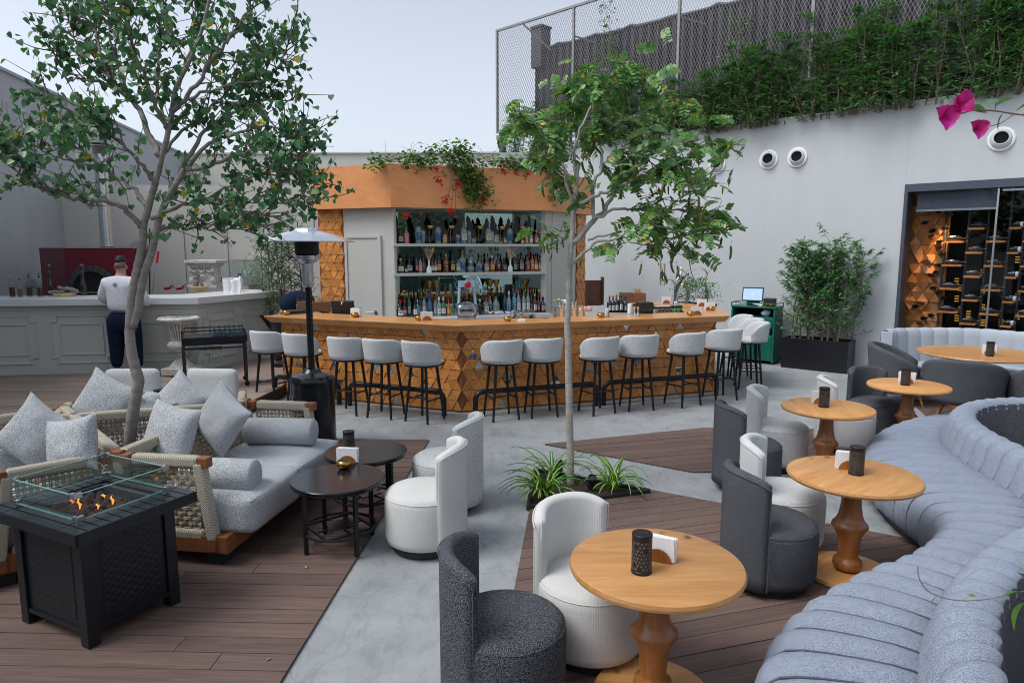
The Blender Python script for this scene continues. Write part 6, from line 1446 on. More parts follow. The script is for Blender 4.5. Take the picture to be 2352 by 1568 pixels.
# ================================================================ TWO SQUARE LOUNGE CHAIRS BEHIND THE FAR SOFA
def lounge(x, y, lab, a):
    t = thing('lounge_chair', lab, 'chair', (x, y, .018), a, 'square pale lounge chairs behind the far sofa')
    c = rbox((0, .12, .53), (.55, .10, .44), .045); o = obj('backrest', c, M['fabs'], t, smooth='all'); c = rbox((0, -.15, .37), (.55, .50, .13), .045, .015); obj('seat', c, M['fabs'], t, smooth='all')
    for sx in (-1, 1):
        for sy in (-.42, .12): m = MB(); m.tube([(sx * .25, sy, 0), (sx * .23, sy, .33)], .016, 8); obj('leg', m, M['blackm'], t)
g = G(300, 915, .45); lounge(-4.08, 7.12, 'left square lounge chair directly behind the leaning trunk', R(4)); lounge(-3.24, 7.12, 'right square lounge chair, in front of the drinks trolley', R(-6))
t = thing('side_table', 'small black side table behind the far sofa carrying a lantern', 'side table', (-3.64, 6.9, .018)); m = MB(); m.lathe([(.0001, .41), (.2, .41), (.2, .43), (.0001, .43)], 32); obj('tabletop', m, M['ctop'], t); m = MB(); m.tube([(0, 0, 0), (0, 0, .41)], .03, 12); m.lathe([(.16, 0), (.16, .015), (.03, .02)], 24); obj('stand', m, M['black'], t)
# ================================================================ BOTTLES ON THE BACK BAR
def KPx(x, y, t): # photo point on a plane parallel to the recess, t behind its mouth
    s, z = KS(x, y, t); return s, z
zA = lambda x, y: (890 + x * .1831, 459.4 + y * .1831)
BCOL = dict(amber=(.22, .07, .012), dark=(.012, .014, .012), clear=(.20, .25, .25), green=(.02, .14, .05), blue=(.03, .09, .18), cobalt=(.01, .04, .2), brown=(.06, .02, .01), yellow=(.45, .24, .02), pink=(.45, .16, .15), orange=(.35, .10, .02), aqua=(.1, .3, .38))
def bprof(kind, h, r):
    if kind == 'ball': return [(.0001, 0), (r * .8, 0), (r * .9, .01), (r * .82, h * .12), (r * .95, h * .4), (r, h * .55), (r * .85, h * .66), (r * .35, h * .74), (r * .3, h * .84), (.0001, h * .84)], [(r * .32, h * .82), (r * .32, h * .86), (r * .5, h * .9), (r * .5, h * .96), (r * .3, h), (.0001, h)]
    if kind == 'squat': return [(.0001, 0), (r, 0), (r * 1.05, h * .2), (r, h * .5), (r * .6, h * .62), (r * .3, h * .7), (r * .28, h * .86), (.0001, h * .86)], [(r * .34, h * .84), (r * .38, h * .86), (r * .38, h), (.0001, h)]
    if kind == 'slim': return [(.0001, 0), (r, 0), (r, h * .58), (r * .7, h * .66), (r * .34, h * .74), (r * .3, h * .9), (.0001, h * .9)], [(r * .36, h * .84), (r * .36, h), (.0001, h)]
    if kind == 'round': return [(.0001, 0), (r * .6, 0), (r, h * .22), (r * 1.05, h * .35), (r * .8, h * .52), (r * .3, h * .6), (r * .3, h * .85), (.0001, h * .85)], [(r * .36, h * .83), (r * .4, h), (.0001, h)]
    return [(.0001, 0), (r, 0), (r, h * .55), (r * .85, h * .63), (r * .36, h * .72), (r * .32, h * .88), (.0001, h * .88)], [(r * .38, h * .84), (r * .38, h), (.0001, h)]
txt7 = text_mesh('7', .035, .0004); txt7.materials.append(M['white'])
CAPC = {}
def capm(c): 
    if c not in CAPC: CAPC[c] = plain('cap_' + c, dict(black=(.015, .015, .015), red=(.5, .01, .02), wood=(.2, .12, .08), gold=(.5, .35, .1), blue=(.02, .06, .5), white=(.7, .7, .7), orange=(.6, .12, .02), green=(.02, .25, .06), silver=(.6, .6, .62))[c], .35)
    return CAPC[c]
LABC = {}
def labm(c):
    if c not in LABC: LABC[c] = plain('label_' + c, dict(cream=(.62, .57, .42), white=(.72, .72, .70), blue=(.02, .10, .26), black=(.02, .02, .02), red=(.4, .02, .03), orange=(.65, .15, .04), yellow=(.6, .42, .12), grey=(.35, .38, .4))[c], .6)
    return LABC[c]
def bottle(pos, h, w, kind, col, cap, lab, label, seven=False, group='spirit bottles on the back bar shelves', face=None):
    r = w / 2; t = thing('bottle', label, 'bottle', pos, KA, group); a, b = bprof(kind, h, r)
    m = MB(); m.lathe(a, 16); obj('glass_body', m, glassmat(col, BCOL[col], .06), t, smooth=True, sharp=60); m = MB(); m.lathe(b, 12); obj('stopper', m, capm(cap), t, smooth=True)
    if lab:
        z0, z1 = (.16, .46) if kind in ('ball', 'squat') else (.14, .42); rr = r * (1.07 if kind in ('squat', 'ball') else 1.03); m = MB(); m.lathe([(rr, h * z0), (rr, h * z1)], 12, a0=R(-90 - 44), a1=R(-90 + 44)); obj('paper_label', m, labm(lab), t, smooth=True)
        m = MB()
        for k in range(3): m.lathe([(rr * 1.015, h * (z1 - .05 - .08 * k)), (rr * 1.015, h * (z1 - .075 - .08 * k))], 8, a0=R(-90 - 30 + 6 * k), a1=R(-90 + 30 - 8 * k))
        if not seven: obj('print', m, labm('black' if lab in ('cream', 'white', 'yellow', 'grey') else 'white'), t)
        if seven: o = inst('numeral', txt7, t, (0, -rr - .002, h * .38)); o.rotation_euler = (R(90), 0, 0)
    return t
cnt = {}
def row(items, base_y, z, t, shelfname):
    n = 0
    for it in items:
        x, top, w = it[0], it[1], it[2]; tt = t + (it[8] if len(it) > 8 else 0); s, zz = KPx(*zA(x, base_y), tt); _, z1 = KPx(*zA(x, top), tt); s2, _ = KPx(*zA(x + w, base_y), tt); h = max(.12, z1 - zz); p = KP(s, tt, z)
        lab = f"{it[7]}, {ordw(n) if n < 30 else 'last'} from the left on the {shelfname}"; bottle(p, h, min(.14, (s2 - s)), it[3], it[4], it[5], it[6], lab, seven=(it[6] == 'blue' and it[3] in ('ball', 'round'))); n += 1
row([(165, 345, 72, 'squat', 'brown', 'black', 'grey', 'brown whisky bottle with an ornate label'), (240, 330, 70, 'slim', 'pink', 'wood', None, 'pink marbled flask'), (390, 237, 85, 'ball', 'clear', 'wood', 'blue', 'tall clear bottle with blue arched label'), (447, 300, 60, 'ball', 'clear', 'wood', None, 'clear bottle standing behind'), (635, 245, 85, 'ball', 'clear', 'wood', 'blue', 'tall clear ball-stoppered bottle'), (720, 360, 60, 'slim', 'yellow', 'wood', 'cream', 'pale yellow bottle half hidden by a feather'), (882, 370, 70, 'ball', 'clear', 'wood', 'blue', 'small clear bottle with blue label'), (955, 252, 85, 'ball', 'clear', 'wood', 'cream', 'tall clear bottle with cream arched label'), (1022, 310, 60, 'ball', 'clear', 'wood', None, 'plain clear bottle'), (1082, 420, 58, 'squat', 'clear', 'wood', None, 'small plain clear bottle'), (1262, 262, 85, 'ball', 'clear', 'wood', 'cream', 'tall clear bottle with cream label'), (1312, 300, 50, 'slim', 'clear', 'wood', None, 'slim clear bottle behind'), (1360, 375, 68, 'ball', 'clear', 'wood', 'cream', 'small clear bottle with cream label'), (1470, 405, 50, 'slim', 'amber', 'gold', 'cream', 'amber bottle behind the cup'), (1530, 268, 80, 'ball', 'clear', 'wood', 'blue', 'tall clear bottle with blue label'), (1688, 435, 50, 'slim', 'amber', 'orange', 'white', 'orange-capped amber bottle'), (1743, 392, 48, 'slim', 'yellow', 'orange', 'orange', 'yellow bottle with orange cap'), (1800, 372, 52, 'slim', 'clear', 'black', 'white', 'clear bottle with brush-stroke label'), (1868, 360, 58, 'slim', 'amber', 'gold', 'cream', 'faceted amber bottle with cream label'), (1930, 365, 52, 'slim', 'amber', 'gold', 'cream', 'amber bottle half behind the foliage')], 541, ZS1, ins + .12, 'top shelf')
row([(165, 705, 90, 'squat', 'brown', 'gold', 'cream', 'squat cognac bottle with cream label'), (235, 775, 50, 'squat', 'dark', 'black', 'cream', 'small black bottle'), (275, 668, 85, 'round', 'dark', 'black', 'grey', 'black bunch-shaped cognac bottle'), (368, 655, 52, 'slim', 'dark', 'black', 'red', 'dark green bottle with red label'), (415, 670, 48, 'slim', 'clear', 'black', 'cream', 'pale bottle with low cream label'), (457, 690, 62, 'slim', 'brown', 'red', None, 'faceted dark red bottle'), (562, 690, 52, 'slim', 'brown', 'black', 'white', 'dark whisky bottle with tall white label'), (602, 690, 48, 'slim', 'amber', 'black', 'white', 'second whisky bottle with tall white label'), (645, 640, 62, 'slim', 'dark', 'black', 'yellow', 'dark square bottle with gold slanted label'), (735, 652, 66, 'slim', 'amber', 'gold', 'black', 'tall square amber bottle with slanted label'), (817, 655, 62, 'slim', 'dark', 'black', 'yellow', 'tall black square bottle with slanted label'), (887, 725, 68, 'ball', 'clear', 'wood', 'cream', 'small clear bottle with cream label'), (940, 615, 85, 'ball', 'clear', 'wood', 'blue', 'big clear bottle with blue label, lower part'), (1045, 605, 80, 'ball', 'clear', 'wood', 'blue', 'second big clear bottle with blue label', .06), (1042, 745, 92, 'round', 'clear', 'silver', None, 'round clear decanter lying in front'), (1150, 725, 80, 'ball', 'clear', 'wood', 'blue', 'round-shouldered clear bottle with blue label'), (1185, 680, 45, 'slim', 'amber', 'black', None, 'dark-capped amber bottle behind', .1), (1242, 730, 66, 'ball', 'clear', 'wood', 'cream', 'short clear bottle with cream label'), (1258, 660, 40, 'slim', 'amber', 'black', None, 'slim amber bottle behind', .1), (1312, 680, 64, 'squat', 'amber', 'silver', 'yellow', 'amber bourbon with oval yellow label'), (1387, 660, 68, 'squat', 'brown', 'black', 'black', 'round-shouldered bourbon with black label'), (1462, 720, 82, 'squat', 'brown', 'black', 'black', 'broad dark bourbon bottle'), (1597, 665, 48, 'slim', 'brown', 'silver', 'grey', 'silver-labelled whisky bottle'), (1632, 680, 44, 'slim', 'brown', 'black', 'grey', 'brown bottle behind', .08), (1680, 650, 64, 'slim', 'brown', 'black', 'grey', 'tall whisky bottle with grey label'), (1758, 675, 56, 'slim', 'amber', 'black', 'blue', 'amber whisky with white and blue label'), (1815, 660, 54, 'slim', 'orange', 'red', 'orange', 'orange-labelled whisky bottle'), (1862, 670, 46, 'slim', 'amber', 'black', 'white', 'white-labelled whisky bottle'), (1912, 690, 66, 'squat', 'amber', 'black', 'yellow', 'amber bottle with tan label'), (1962, 680, 45, 'slim', 'amber', 'black', 'yellow', 'last amber bottle')], 888, ZS2, ins + .12, 'middle shelf')
bl_ = [(158, 1255, 88, 'round', 'dark', 'red', 'white', 'round dark liqueur bottle with a red ribbon'), (212, 1250, 60, 'squat', 'dark', 'red', 'red', 'dark bottle with red cap'), (268, 1160, 50, 'slim', 'green', 'black', 'white', 'green bottle behind', .12), (343, 1245, 62, 'squat', 'dark', 'black', 'white', 'black gin bottle with white square label'), (375, 1245, 45, 'slim', 'aqua', 'silver', None, 'ribbed aqua bottle', .06), (405, 1170, 45, 'slim', 'dark', 'black', 'grey', 'dark bottle behind', .14), (458, 1170, 62, 'slim', 'clear', 'black', 'white', 'clear gin bottle with white label', .1), (527, 1185, 70, 'slim', 'blue', 'blue', None, 'pale blue square gin bottle', .05), (597, 1200, 50, 'slim', 'clear', 'red', 'white', 'clear bottle with red cap', .06), (645, 1215, 62, 'slim', 'clear', 'white', 'white', 'clear bottle with small white label'), (700, 1215, 62, 'slim', 'green', 'silver', 'white', 'bright green gin bottle'), (767, 1228, 62, 'squat', 'orange', 'red', 'yellow', 'amber spirit bottle with red cap'), (1158, 1240, 64, 'ball', 'brown', 'silver', None, 'cut-glass decanter of dark liquor'), (1236, 1218, 66, 'squat', 'clear', 'red', 'white', 'clear bottle with pink cap'), (1285, 1160, 56, 'squat', 'clear', 'black', 'black', 'clear bottle with dark label', .06), (1360, 1170, 84, 'squat', 'clear', 'black', 'grey', 'broad clear bottle with dark-green label', .04), (1475, 1130, 50, 'slim', 'blue', 'black', None, 'tall blue bottle', .1), (1523, 1140, 54, 'slim', 'clear', 'silver', 'blue', 'tall clear vodka bottle'), (1588, 1120, 54, 'slim', 'aqua', 'blue', 'blue', 'frosted vodka bottle with blue cap', .04), (1643, 1115, 52, 'slim', 'clear', 'red', 'white', 'clear vodka bottle with red cap', .03), (1708, 1120, 50, 'slim', 'clear', 'green', 'white', 'clear vodka bottle with green cap', .03), (1763, 1115, 52, 'slim', 'clear', 'orange', 'white', 'clear vodka bottle with orange cap', .03), (1808, 1130, 44, 'slim', 'dark', 'black', 'red', 'dark bottle with red emblem', .06), (1848, 1170, 52, 'slim', 'brown', 'gold', 'white', 'rum bottle with white label'), (1893, 1190, 46, 'slim', 'brown', 'red', 'red', 'rum bottle with red label'), (1932, 1100, 44, 'slim', 'clear', 'red', None, 'tall clear bottle with red cap', .1), (1950, 1215, 66, 'squat', 'dark', 'black', 'grey', 'squat dark green rum bottle with grey label')]
n = 0
for it in bl_:
    x, top, w, kind, col, cap, lb, ds = it[:8]; tt = ins + .02 + (it[8] if len(it) > 8 else 0); s, z1 = KPx(*zA(x, top), tt); s2, _ = KPx(*zA(x + w, top), tt)
    h = max(.2, z1 - ZC); p = KP(s, tt, ZC); bottle(p, h, min(.13, s2 - s), kind, col, cap, lb, f"{ds}, {ordw(n)} from the left on the lowest level", group='spirit bottles on the back counter'); n += 1
# feather sculptures holding brass cups on the top shelf
def feather(mb, x0, z0, ang, L, w):
    n = 16; l = []; r = []
    for i in range(n + 1):
        t = i / n; ww = w * (sin(pi * min(1, .1 + t * .85)) ** .7) * (1 if (i % 4) else .72); cx = x0 + sin(ang) * L * t + .03 * sin(t * 3) * (1 if ang > 0 else -1); cz = z0 + cos(ang) * L * t; l.append((cx - ww / 2 * cos(ang), cz + ww / 2 * sin(ang) + .02 * t)); r.append((cx + ww / 2 * cos(ang), cz - ww / 2 * sin(ang)))
    k = n + 1
    for y in (-.003, .003): pass
    vs = [(x, -.003, z) for x, z in l] + [(x, -.003, z) for x, z in r] + [(x, .003, z) for x, z in l] + [(x, .003, z) for x, z in r]
    fs = [(i, i + 1, k + i + 1, k + i) for i in range(n)] + [(2 * k + i, 3 * k + i, 3 * k + i + 1, 2 * k + i + 1) for i in range(n)] + [(i, 2 * k + i, 2 * k + i + 1, i + 1) for i in range(n)] + [(k + i, k + i + 1, 3 * k + i + 1, 3 * k + i) for i in range(n)]; mb.add(vs, fs)
for i, (x, fl_) in enumerate(((520, -.3), (785, -.38), (1140, -.38), (1415, -.28), (1672, -.12))):
    s, _ = KPx(*zA(x, 541), ins + .1); t = thing('feather_sculpture', f'black feather sculpture with a gold cup, {ordw(i)} from the left on the top shelf', 'sculpture', KP(s, ins + .1, ZS1), KA, 'feather cup sculptures on the top shelf')
    m = MB(); m.box((0, 0, .006), (.2, .09, .012)); obj('sculpture_base', m, M['blackm'], t)
    m = MB(); feather(m, -.02, .04, fl_, .42, .12); feather(m, .03, .04, .32, .38, .10); obj('feathers', m, M['blackm'], t)
    m = MB(); m.tube([(.0, -.02, .01), (0, -.02, .22)], .004, 6); m.lathe([(.0001, .22), (.03, .225), (.055, .25), (.064, .285), (.060, .285)], 20, c=(.02, -.02, 0)); obj('cup', m, M['gold'], t, smooth=True)
# wheat vases
for i, x in enumerate((522, 1540)):
    s, _ = KPx(*zA(x, 890), ins + .05); t = thing('wheat_vase', ('left' if i == 0 else 'right') + ' small white vase of dried wheat on the middle shelf', 'vase', KP(s, ins + .05, ZS2), KA, 'white vases of dried wheat')
    m = MB(); m.lathe([(.0001, 0), (.04, 0), (.042, .06), (.034, .085), (.014, .12), (.016, .20), (.012, .2)], 20); obj('vase_body', m, M['white'], t, smooth=True); m = MB()
    for k in range(26):
        a = rn.uniform(-.55, .55); b = rn.uniform(-.3, .3); L_ = rn.uniform(.18, .25); e = Vector((sin(a) * L_, sin(b) * L_, .2 + cos(a) * L_)); m.tube([(0, 0, .18), (e * .6 + Vector((0, 0, .06))), e], [.0015, .0015, .0012], 3); m.tube([e.lerp(Vector((0, 0, .2)), .25), e], [.006, .001], 4)
    obj('dried_wheat', m, M['wheat'], t)
# brass goblets, white cobbles, jars, ice crusher etc. on the lowest level
def itemthing(name, lab, cat, s, t_, z, parts, grp=None, rz=KA):
    t = thing(name, lab, cat, KP(s, t_, z), rz, grp)
    for nm, mb, mt in parts: obj(nm, mb, mt, t, smooth=True)
    return t
gb = lambda: MB().lathe([(.0001, 0), (.04, 0), (.012, .02), (.01, .14), (.03, .18), (.045, .24), (.062, .27), (.056, .27), (.04, .2)], 20)
for i, x in enumerate((530, 618, 1292, 1365, 1720, 1860)):
    s, _ = KPx(*zA(x, 1400), ins + .25); itemthing('brass_goblet', f'tall brass goblet, {ordw(i)} from the left behind the low bottles', 'goblet', s, ins + .25, ZC + .28, [('goblet_cup', gb(), M['brass'])], 'brass goblets behind the bottles')
m = MB(); s0c, _ = KPx(*zA(1290, 1400), ins - .03)
for i in range(34):
    s = s0c + rn.uniform(-.06, .42); m.ell(KP(s, ins + rn.uniform(-.12, .05), ZC + .014 + rn.uniform(0, .03)), (.022, .018, .014), 8, 6)
tag(obj('white_cobbles', m, M['white'], smooth='all'), 'heap of white pebbles at the foot of the bottles', 'pebbles', kind='stuff')
# pale blue hand-cranked ice crusher
s, _ = KPx(*zA(990, 1400), ins - .1); ic = thing('ice_crusher', 'pale blue hand-cranked ice crusher with a flywheel and red knob', 'ice crusher', KP(s, ins - .12, ZC - .02), KA)
m = MB()
for sx in (-1, 1): m.tube([(sx * .16, -.05, 0), (sx * .135, -.02, .28), (sx * .12, 0, .46), (sx * .10, 0, .55)], [.03, .022, .024, .03], 10)
m.box((0, 0, .53), (.26, .10, .10)); m.box((0, 0, .01), (.34, .2, .03)); m.box((0, 0, .60), (.03, .03, .08)); m.lathe([(.06, .63), (.065, .64), (.06, .655), (.0001, .66)], 20); obj('frame', m, M['blue'], ic, bevel=.008)
m = MB(); Mw = Matrix.Translation((.20, 0, .50)) @ Matrix.Rotation(R(78), 4, 'Y'); m.tube([Mw @ Vector((.15 * cos(2 * pi * i / 32), .15 * sin(2 * pi * i / 32), 0)) for i in range(32)], .012, 8, closed=True)
for k in range(5): a = 2 * pi * k / 5; m.tube([Mw @ Vector((0, 0, 0)), Mw @ Vector((.15 * cos(a), .15 * sin(a), 0))], .008, 6)
obj('flywheel', m, M['blue'], ic, smooth=True)
m = MB(); m.lathe([(.0001, 0), (.05, 0), (.052, .03), (.04, .045), (.0001, .05)], 24, c=(0, -.05, .52), M=Matrix.Rotation(R(90), 4, 'X')); obj('red_knob', m, plain('red_knob', (.6, .01, .02), .3), ic, smooth=True)
m = MB(); m.tube([(.24, -.02, .40), (.34, -.04, .40)], .016, 10); obj('crank_handle', m, M['cork'], ic, smooth=True)
m = MB(); m.tube([(0, 0, .30), (0, 0, .5)], .012, 8); obj('spindle', m, M['steel'], ic)
# clear blender jug housing in front of it
bj = thing('blender', 'clear plastic sound cover of a blender on the work counter', 'blender', G(1072, 735, 1.0) + Vector((0, .55, -.1)), KA * .3)
pj = D(1072, 735, 8.95); bj.location = (pj.x, 8.95, .92)
m = MB(); m.box((0, 0, .12), (.24, .2, .25)); o = obj('jug_base', m, M['plastic'], bj, bevel=.02)
c = rbox((0, 0, .32), (.28, .24, .20), .07); obj('sound_cover', c, M['plastic'], bj, smooth='all')
m = MB(); m.tube([(-.06, -.06, .40), (-.05, -.08, .43), (.05, -.08, .43), (.06, -.06, .40)], .012, 8); obj('cover_handle', m, M['plastic'], bj, smooth=True)
tm = text_mesh('blendtec', .055, .0006); tm.materials.append(M['slate']); o = inst('lettering', tm, bj, (-.01, -.102, .13)); o.rotation_euler = (R(90), R(-90), 0)
# jars with dried fruit
for i, (x, c_) in enumerate(((1588, (.28, .12, .05)), (1696, (.65, .22, .03)), (1808, (.10, .06, .03)))):
    px, py = zA(x, 1485); p = G(px, py, BT); t = thing('glass_jar', ('left lidded glass jar of dried citrus', 'middle lidded glass jar of orange slices', 'right lidded glass jar of dark spices')[i] + ' on the bar', 'jar', (p.x, p.y + .05, BT - .03), 0, 'lidded glass jars of garnish')
    m = MB(); m.lathe([(.0001, 0), (.05, 0), (.06, .03), (.055, .09), (.04, .11)], 20); obj('jar_body', m, M['glass'], t, smooth=True); m = MB(); m.lathe([(.045, .11), (.04, .125), (.01, .14), (.012, .155), (.0001, .165)], 20); obj('jar_lid', m, M['glass'], t, smooth=True)
    m = MB()
    for k in range(9): a = rn.uniform(0, 6); m.lathe([(.0001, -.003), (.022, -.003), (.022, .003), (.0001, .003)], 10, c=(.02 * cos(a), .02 * sin(a), .02 + .007 * k), M=Matrix.Rotation(rn.uniform(0, 3), 4, 'X') @ Matrix.Rotation(rn.uniform(0, 3), 4, 'Y'))
    tag(obj('dried_fruit', m, plain('garnish', c_, .7, var=.4), t), kind='stuff')

# things on / behind the bar top
def bt_(x, y, dy=0, z=BT): p = G(x, y, z); return Vector((p.x, p.y + dy, z))
zB = lambda x, y: (574.2 + x * .1465, 631.6 + y * .1465)      # enlarged view of the left wing
zC_ = lambda x, y: (1234.5 + x * .1953, 602.9 + y * .1953)    # enlarged view of the right wing
t = thing('bar_trays', 'stack of round black and grey serving trays on the left tip of the bar', 'trays', bt_(*zB(690, 595))); m = MB(); m.lathe([(.0001, 0), (.20, 0), (.21, .012), (.205, .014), (.0001, .006)], 40); obj('grey_tray', m, M['slate'], t, smooth=True); m = MB(); m.lathe([(.0001, .02), (.15, .02), (.165, .035), (.16, .037), (.0001, .026)], 40); obj('black_tray', m, M['blackm'], t, smooth=True)
def woodbox(x, y, w, d, h, lab, sticks, rz=0, dy=0): 
    t = thing('wooden_box', lab, 'box', bt_(x, y, dy), rz); m = MB()
    for (a, b, c, e) in ((0, -d / 2, w, .015), (0, d / 2, w, .015), (-w / 2, 0, .015, d), (w / 2, 0, .015, d)): m.box((a, b, h / 2), (c, e, h))
    m.box((0, 0, .01), (w, d, .02)); obj('box_sides', m, M['walnut'], t, bevel=.003)
    if sticks:
        m = MB()
        for k in range(sticks): x_ = rn.uniform(-.07, .07) + w * .18; a = rn.uniform(-.12, .12); m.bar((x_, rn.uniform(-.03, .03), .02), (x_ + a * .25, rn.uniform(-.05, .05), h + rn.uniform(.06, .12)), .006, .004)
        obj('drinking_sticks', m, M['wheat'], t)
    return t
woodbox(*zB(990, 575), .46, .2, .14, 'walnut box of drinking straws at the left end of the bar', 40, 0, .12)
p = bt_(*zB(750, 520), .1); place(lan, p.x, p.y, BT, 0, 'black perforated lantern on the left tip of the bar behind the trays')
# till terminal seen from behind
p = bt_(*zB(1420, 620), .16); t = thing('till_terminal', 'black till screen on the bar seen from behind, by the straw box', 'till', (p.x, p.y, BT - .12), R(168)); Mt = Matrix.Rotation(R(-14), 4, 'X')
m = MB(); m.box((0, .0, .19), (.34, .05, .24), M=Mt.to_3x3()); m.box((0, .0, .04), (.2, .18, .06)); obj('screen_housing', m, M['blackm'], t, bevel=.012)
m = MB(); m.box((0, .05, .27), (.012, .004, .04)); m.box((-.015, .05, .285), (.03, .004, .010)); obj('maker_mark', m, M['white'], t)
t = thing('small_vial', 'tiny vial with a gold cap behind the left napkin holder', 'vial', bt_(*zB(1705, 600), .12)); m = MB(); m.lathe([(.0001, 0), (.014, 0), (.014, .05), (.0001, .05)], 12); obj('vial_glass', m, M['glass'], t); m = MB(); m.lathe([(.014, .05), (.014, .07), (.0001, .07)], 12); obj('cap', m, M['brass'], t)
for i, (x, h) in enumerate(((1590, .20), (1660, .19), (1735, .15))): pass
for i, (x, y, h, lab) in enumerate(((275, 640, .21, 'tall steel cocktail shaker left of the trunk'), (430, 632, .20, 'tall steel cocktail shaker just right of the trunk'), (512, 632, .14, 'short steel shaker tin beside the salt rocks'))):
    t = thing('cocktail_shaker', lab, 'shaker', bt_(*zC_(x, y), .06), 0, 'steel cocktail shakers'); m = MB(); m.lathe([(.0001, 0), (.036, 0), (.044, h * .7), (.040, h * .72), (.044, h), (.040, h), (.03, .02)], 24); obj('tin', m, M['chrome'], t, smooth=True, sharp=35)
t = thing('muddler', 'wooden muddler with ridged steel tip beside the shakers', 'muddler', bt_(*zC_(208, 645), .02)); m = MB(); m.lathe([(.0001, 0), (.013, 0), (.013, .05), (.007, .06), (.010, .10), (.013, .14), (.0001, .15)], 12); obj('muddler_body', m, M['stem'], t, smooth=True)
t = thing('ice_bowl', 'steel ice bowl with a green apple behind the shakers', 'bowl', bt_(*zC_(325, 590), .42, BT)); m = MB(); m.lathe([(.0001, .0), (.06, .01), (.14, .10), (.155, .15), (.15, .15), (.13, .1)], 32); obj('bowl_shell', m, M['chrome'], t, smooth=True); m = MB(); m.ell((-.06, 0, .15), (.035, .035, .03), 12, 8); obj('apple', m, plain('apple_green', (.2, .45, .04), .3), t, smooth=True)
for i, x in enumerate((570, 625)):
    m = MB(); m.ell((0, 0, .04), (.045, .035, .045), 10, 8)
    tag(obj('salt_rock', m, plain('pink_salt', (.62, .33, .28), .5) if i == 0 else bpy.data.materials['pink_salt'], loc=bt_(*zC_(x, 590), .14)), ('left' if i == 0 else 'right') + ' pink salt rock behind the shaker tin', 'salt rock', 'pink salt rocks')
t = thing('wooden_stand', 'brown wooden folding stand beside the cedar column', 'stand', bt_(*zC_(690, 570), .6, BT - .25), R(15)); m = MB(); m.box((0, 0, .30), (.36, .03, .5)); m.box((.19, -.03, .34), (.03, .12, .55)); m.box((-.17, -.03, .3), (.03, .12, .5)); obj('board', m, M['walnut'], t, bevel=.004)
wn_ = [(860, 392, 'red', 'first red-capped'), (902, 392, 'red', 'second red-capped, partly hidden'), (942, 377, 'wood', 'corked, light label'), (993, 348, 'wood', 'tallest corked'), (1050, 398, 'black', 'dark with pale emblem,')]
for i, (x, top, cp, ds) in enumerate(wn_):
    p = bt_(*zC_(x, 596), .14, BT - .06); pt_ = D(*zC_(x, top), p.y).z; t = bottle(p, pt_ - p.z, .075, 'slim', 'dark', cp, 'white' if i != 4 else 'grey', f'{ds} wine bottle in the row of five on the bar', group='five wine bottles standing on the bar')
t = thing('paper_roll', 'pale bottle sleeve beside the wine bottles', 'paper roll', bt_(*zC_(1102, 605), .1)); m = MB(); m.lathe([(.035, 0), (.035, .14), (.03, .14)], 20); obj('roll', m, M['white'], t, smooth=True)
for i, x in enumerate((1142, 1182)):
    t = thing('jigger', ('left' if i == 0 else 'right') + ' steel double jigger on the small tray', 'jigger', bt_(*zC_(x, 618), .02), 0, 'steel double jiggers'); m = MB(); m.lathe([(.021, 0), (.007, .05), (.006, .058), (.007, .066), (.019, .115), (.017, .115)], 18); obj('jigger_body', m, M['chrome'], t, smooth=True)
t = thing('small_tray', 'small round brass tray under the jiggers', 'tray', bt_(*zC_(1160, 620), .01)); m = MB(); m.lathe([(.0001, 0), (.06, 0), (.065, .006), (.0001, .004)], 30); obj('tray_disc', m, M['steel'], t)
t = thing('small_tray', 'shallow steel dish left of the muddler', 'tray', bt_(*zC_(82, 655), .01)); m = MB(); m.lathe([(.0001, 0), (.06, 0), (.065, .006), (.0001, .004)], 30); obj('tray_disc', m, M['steel'], t)
m = MB(); m.box((0, 0, .012), (.09, .07, .024)); tag(obj('card_box', m, M['white'], loc=bt_(*zA(1680, 1518)), rz=.1, bevel=.002), 'flat white card box beside the brass bowl right of the corner', 'box')
t = thing('ticket_printer', 'black ticket printer on the bar beside the jiggers', 'printer', bt_(*zC_(1275, 605), .12), R(15)); m = MB(); m.box((0, 0, .075), (.22, .16, .17)); m.box((0, -.09, .05), (.16, .03, .05)); obj('printer_body', m, M['blackm'], t, bevel=.02)
t = thing('keyboard', 'grey till keyboard by the base of the beer tap', 'keyboard', bt_(*zC_(1490, 550), .1), R(12)); m = MB(); m.box((0, 0, .02), (.26, .12, .03)); obj('keyboard_base', m, M['blackm'], t, bevel=.004); m = MB()
for i in range(9):
    for j in range(4): m.box((-.11 + .027 * i, -.04 + .027 * j, .04), (.02, .02, .012))
tag(obj('keys', m, M['paint_top'], t), kind='stuff')
t = thing('speed_rail', 'row of green and silver bottle necks in the speed rail', 'rail', bt_(*zC_(1560, 585), .06, BT - .04), R(12)); 
for i in range(6): m = MB(); m.lathe([(.0001, 0), (.028, 0), (.028, .05), (.0001, .055)], 16, c=(-.17 + .065 * i, 0, 0)); obj('bottle_neck', m, M['chrome'] if i < 4 else plain('green_cap', (.03, .35, .12), .3), t, smooth=True)
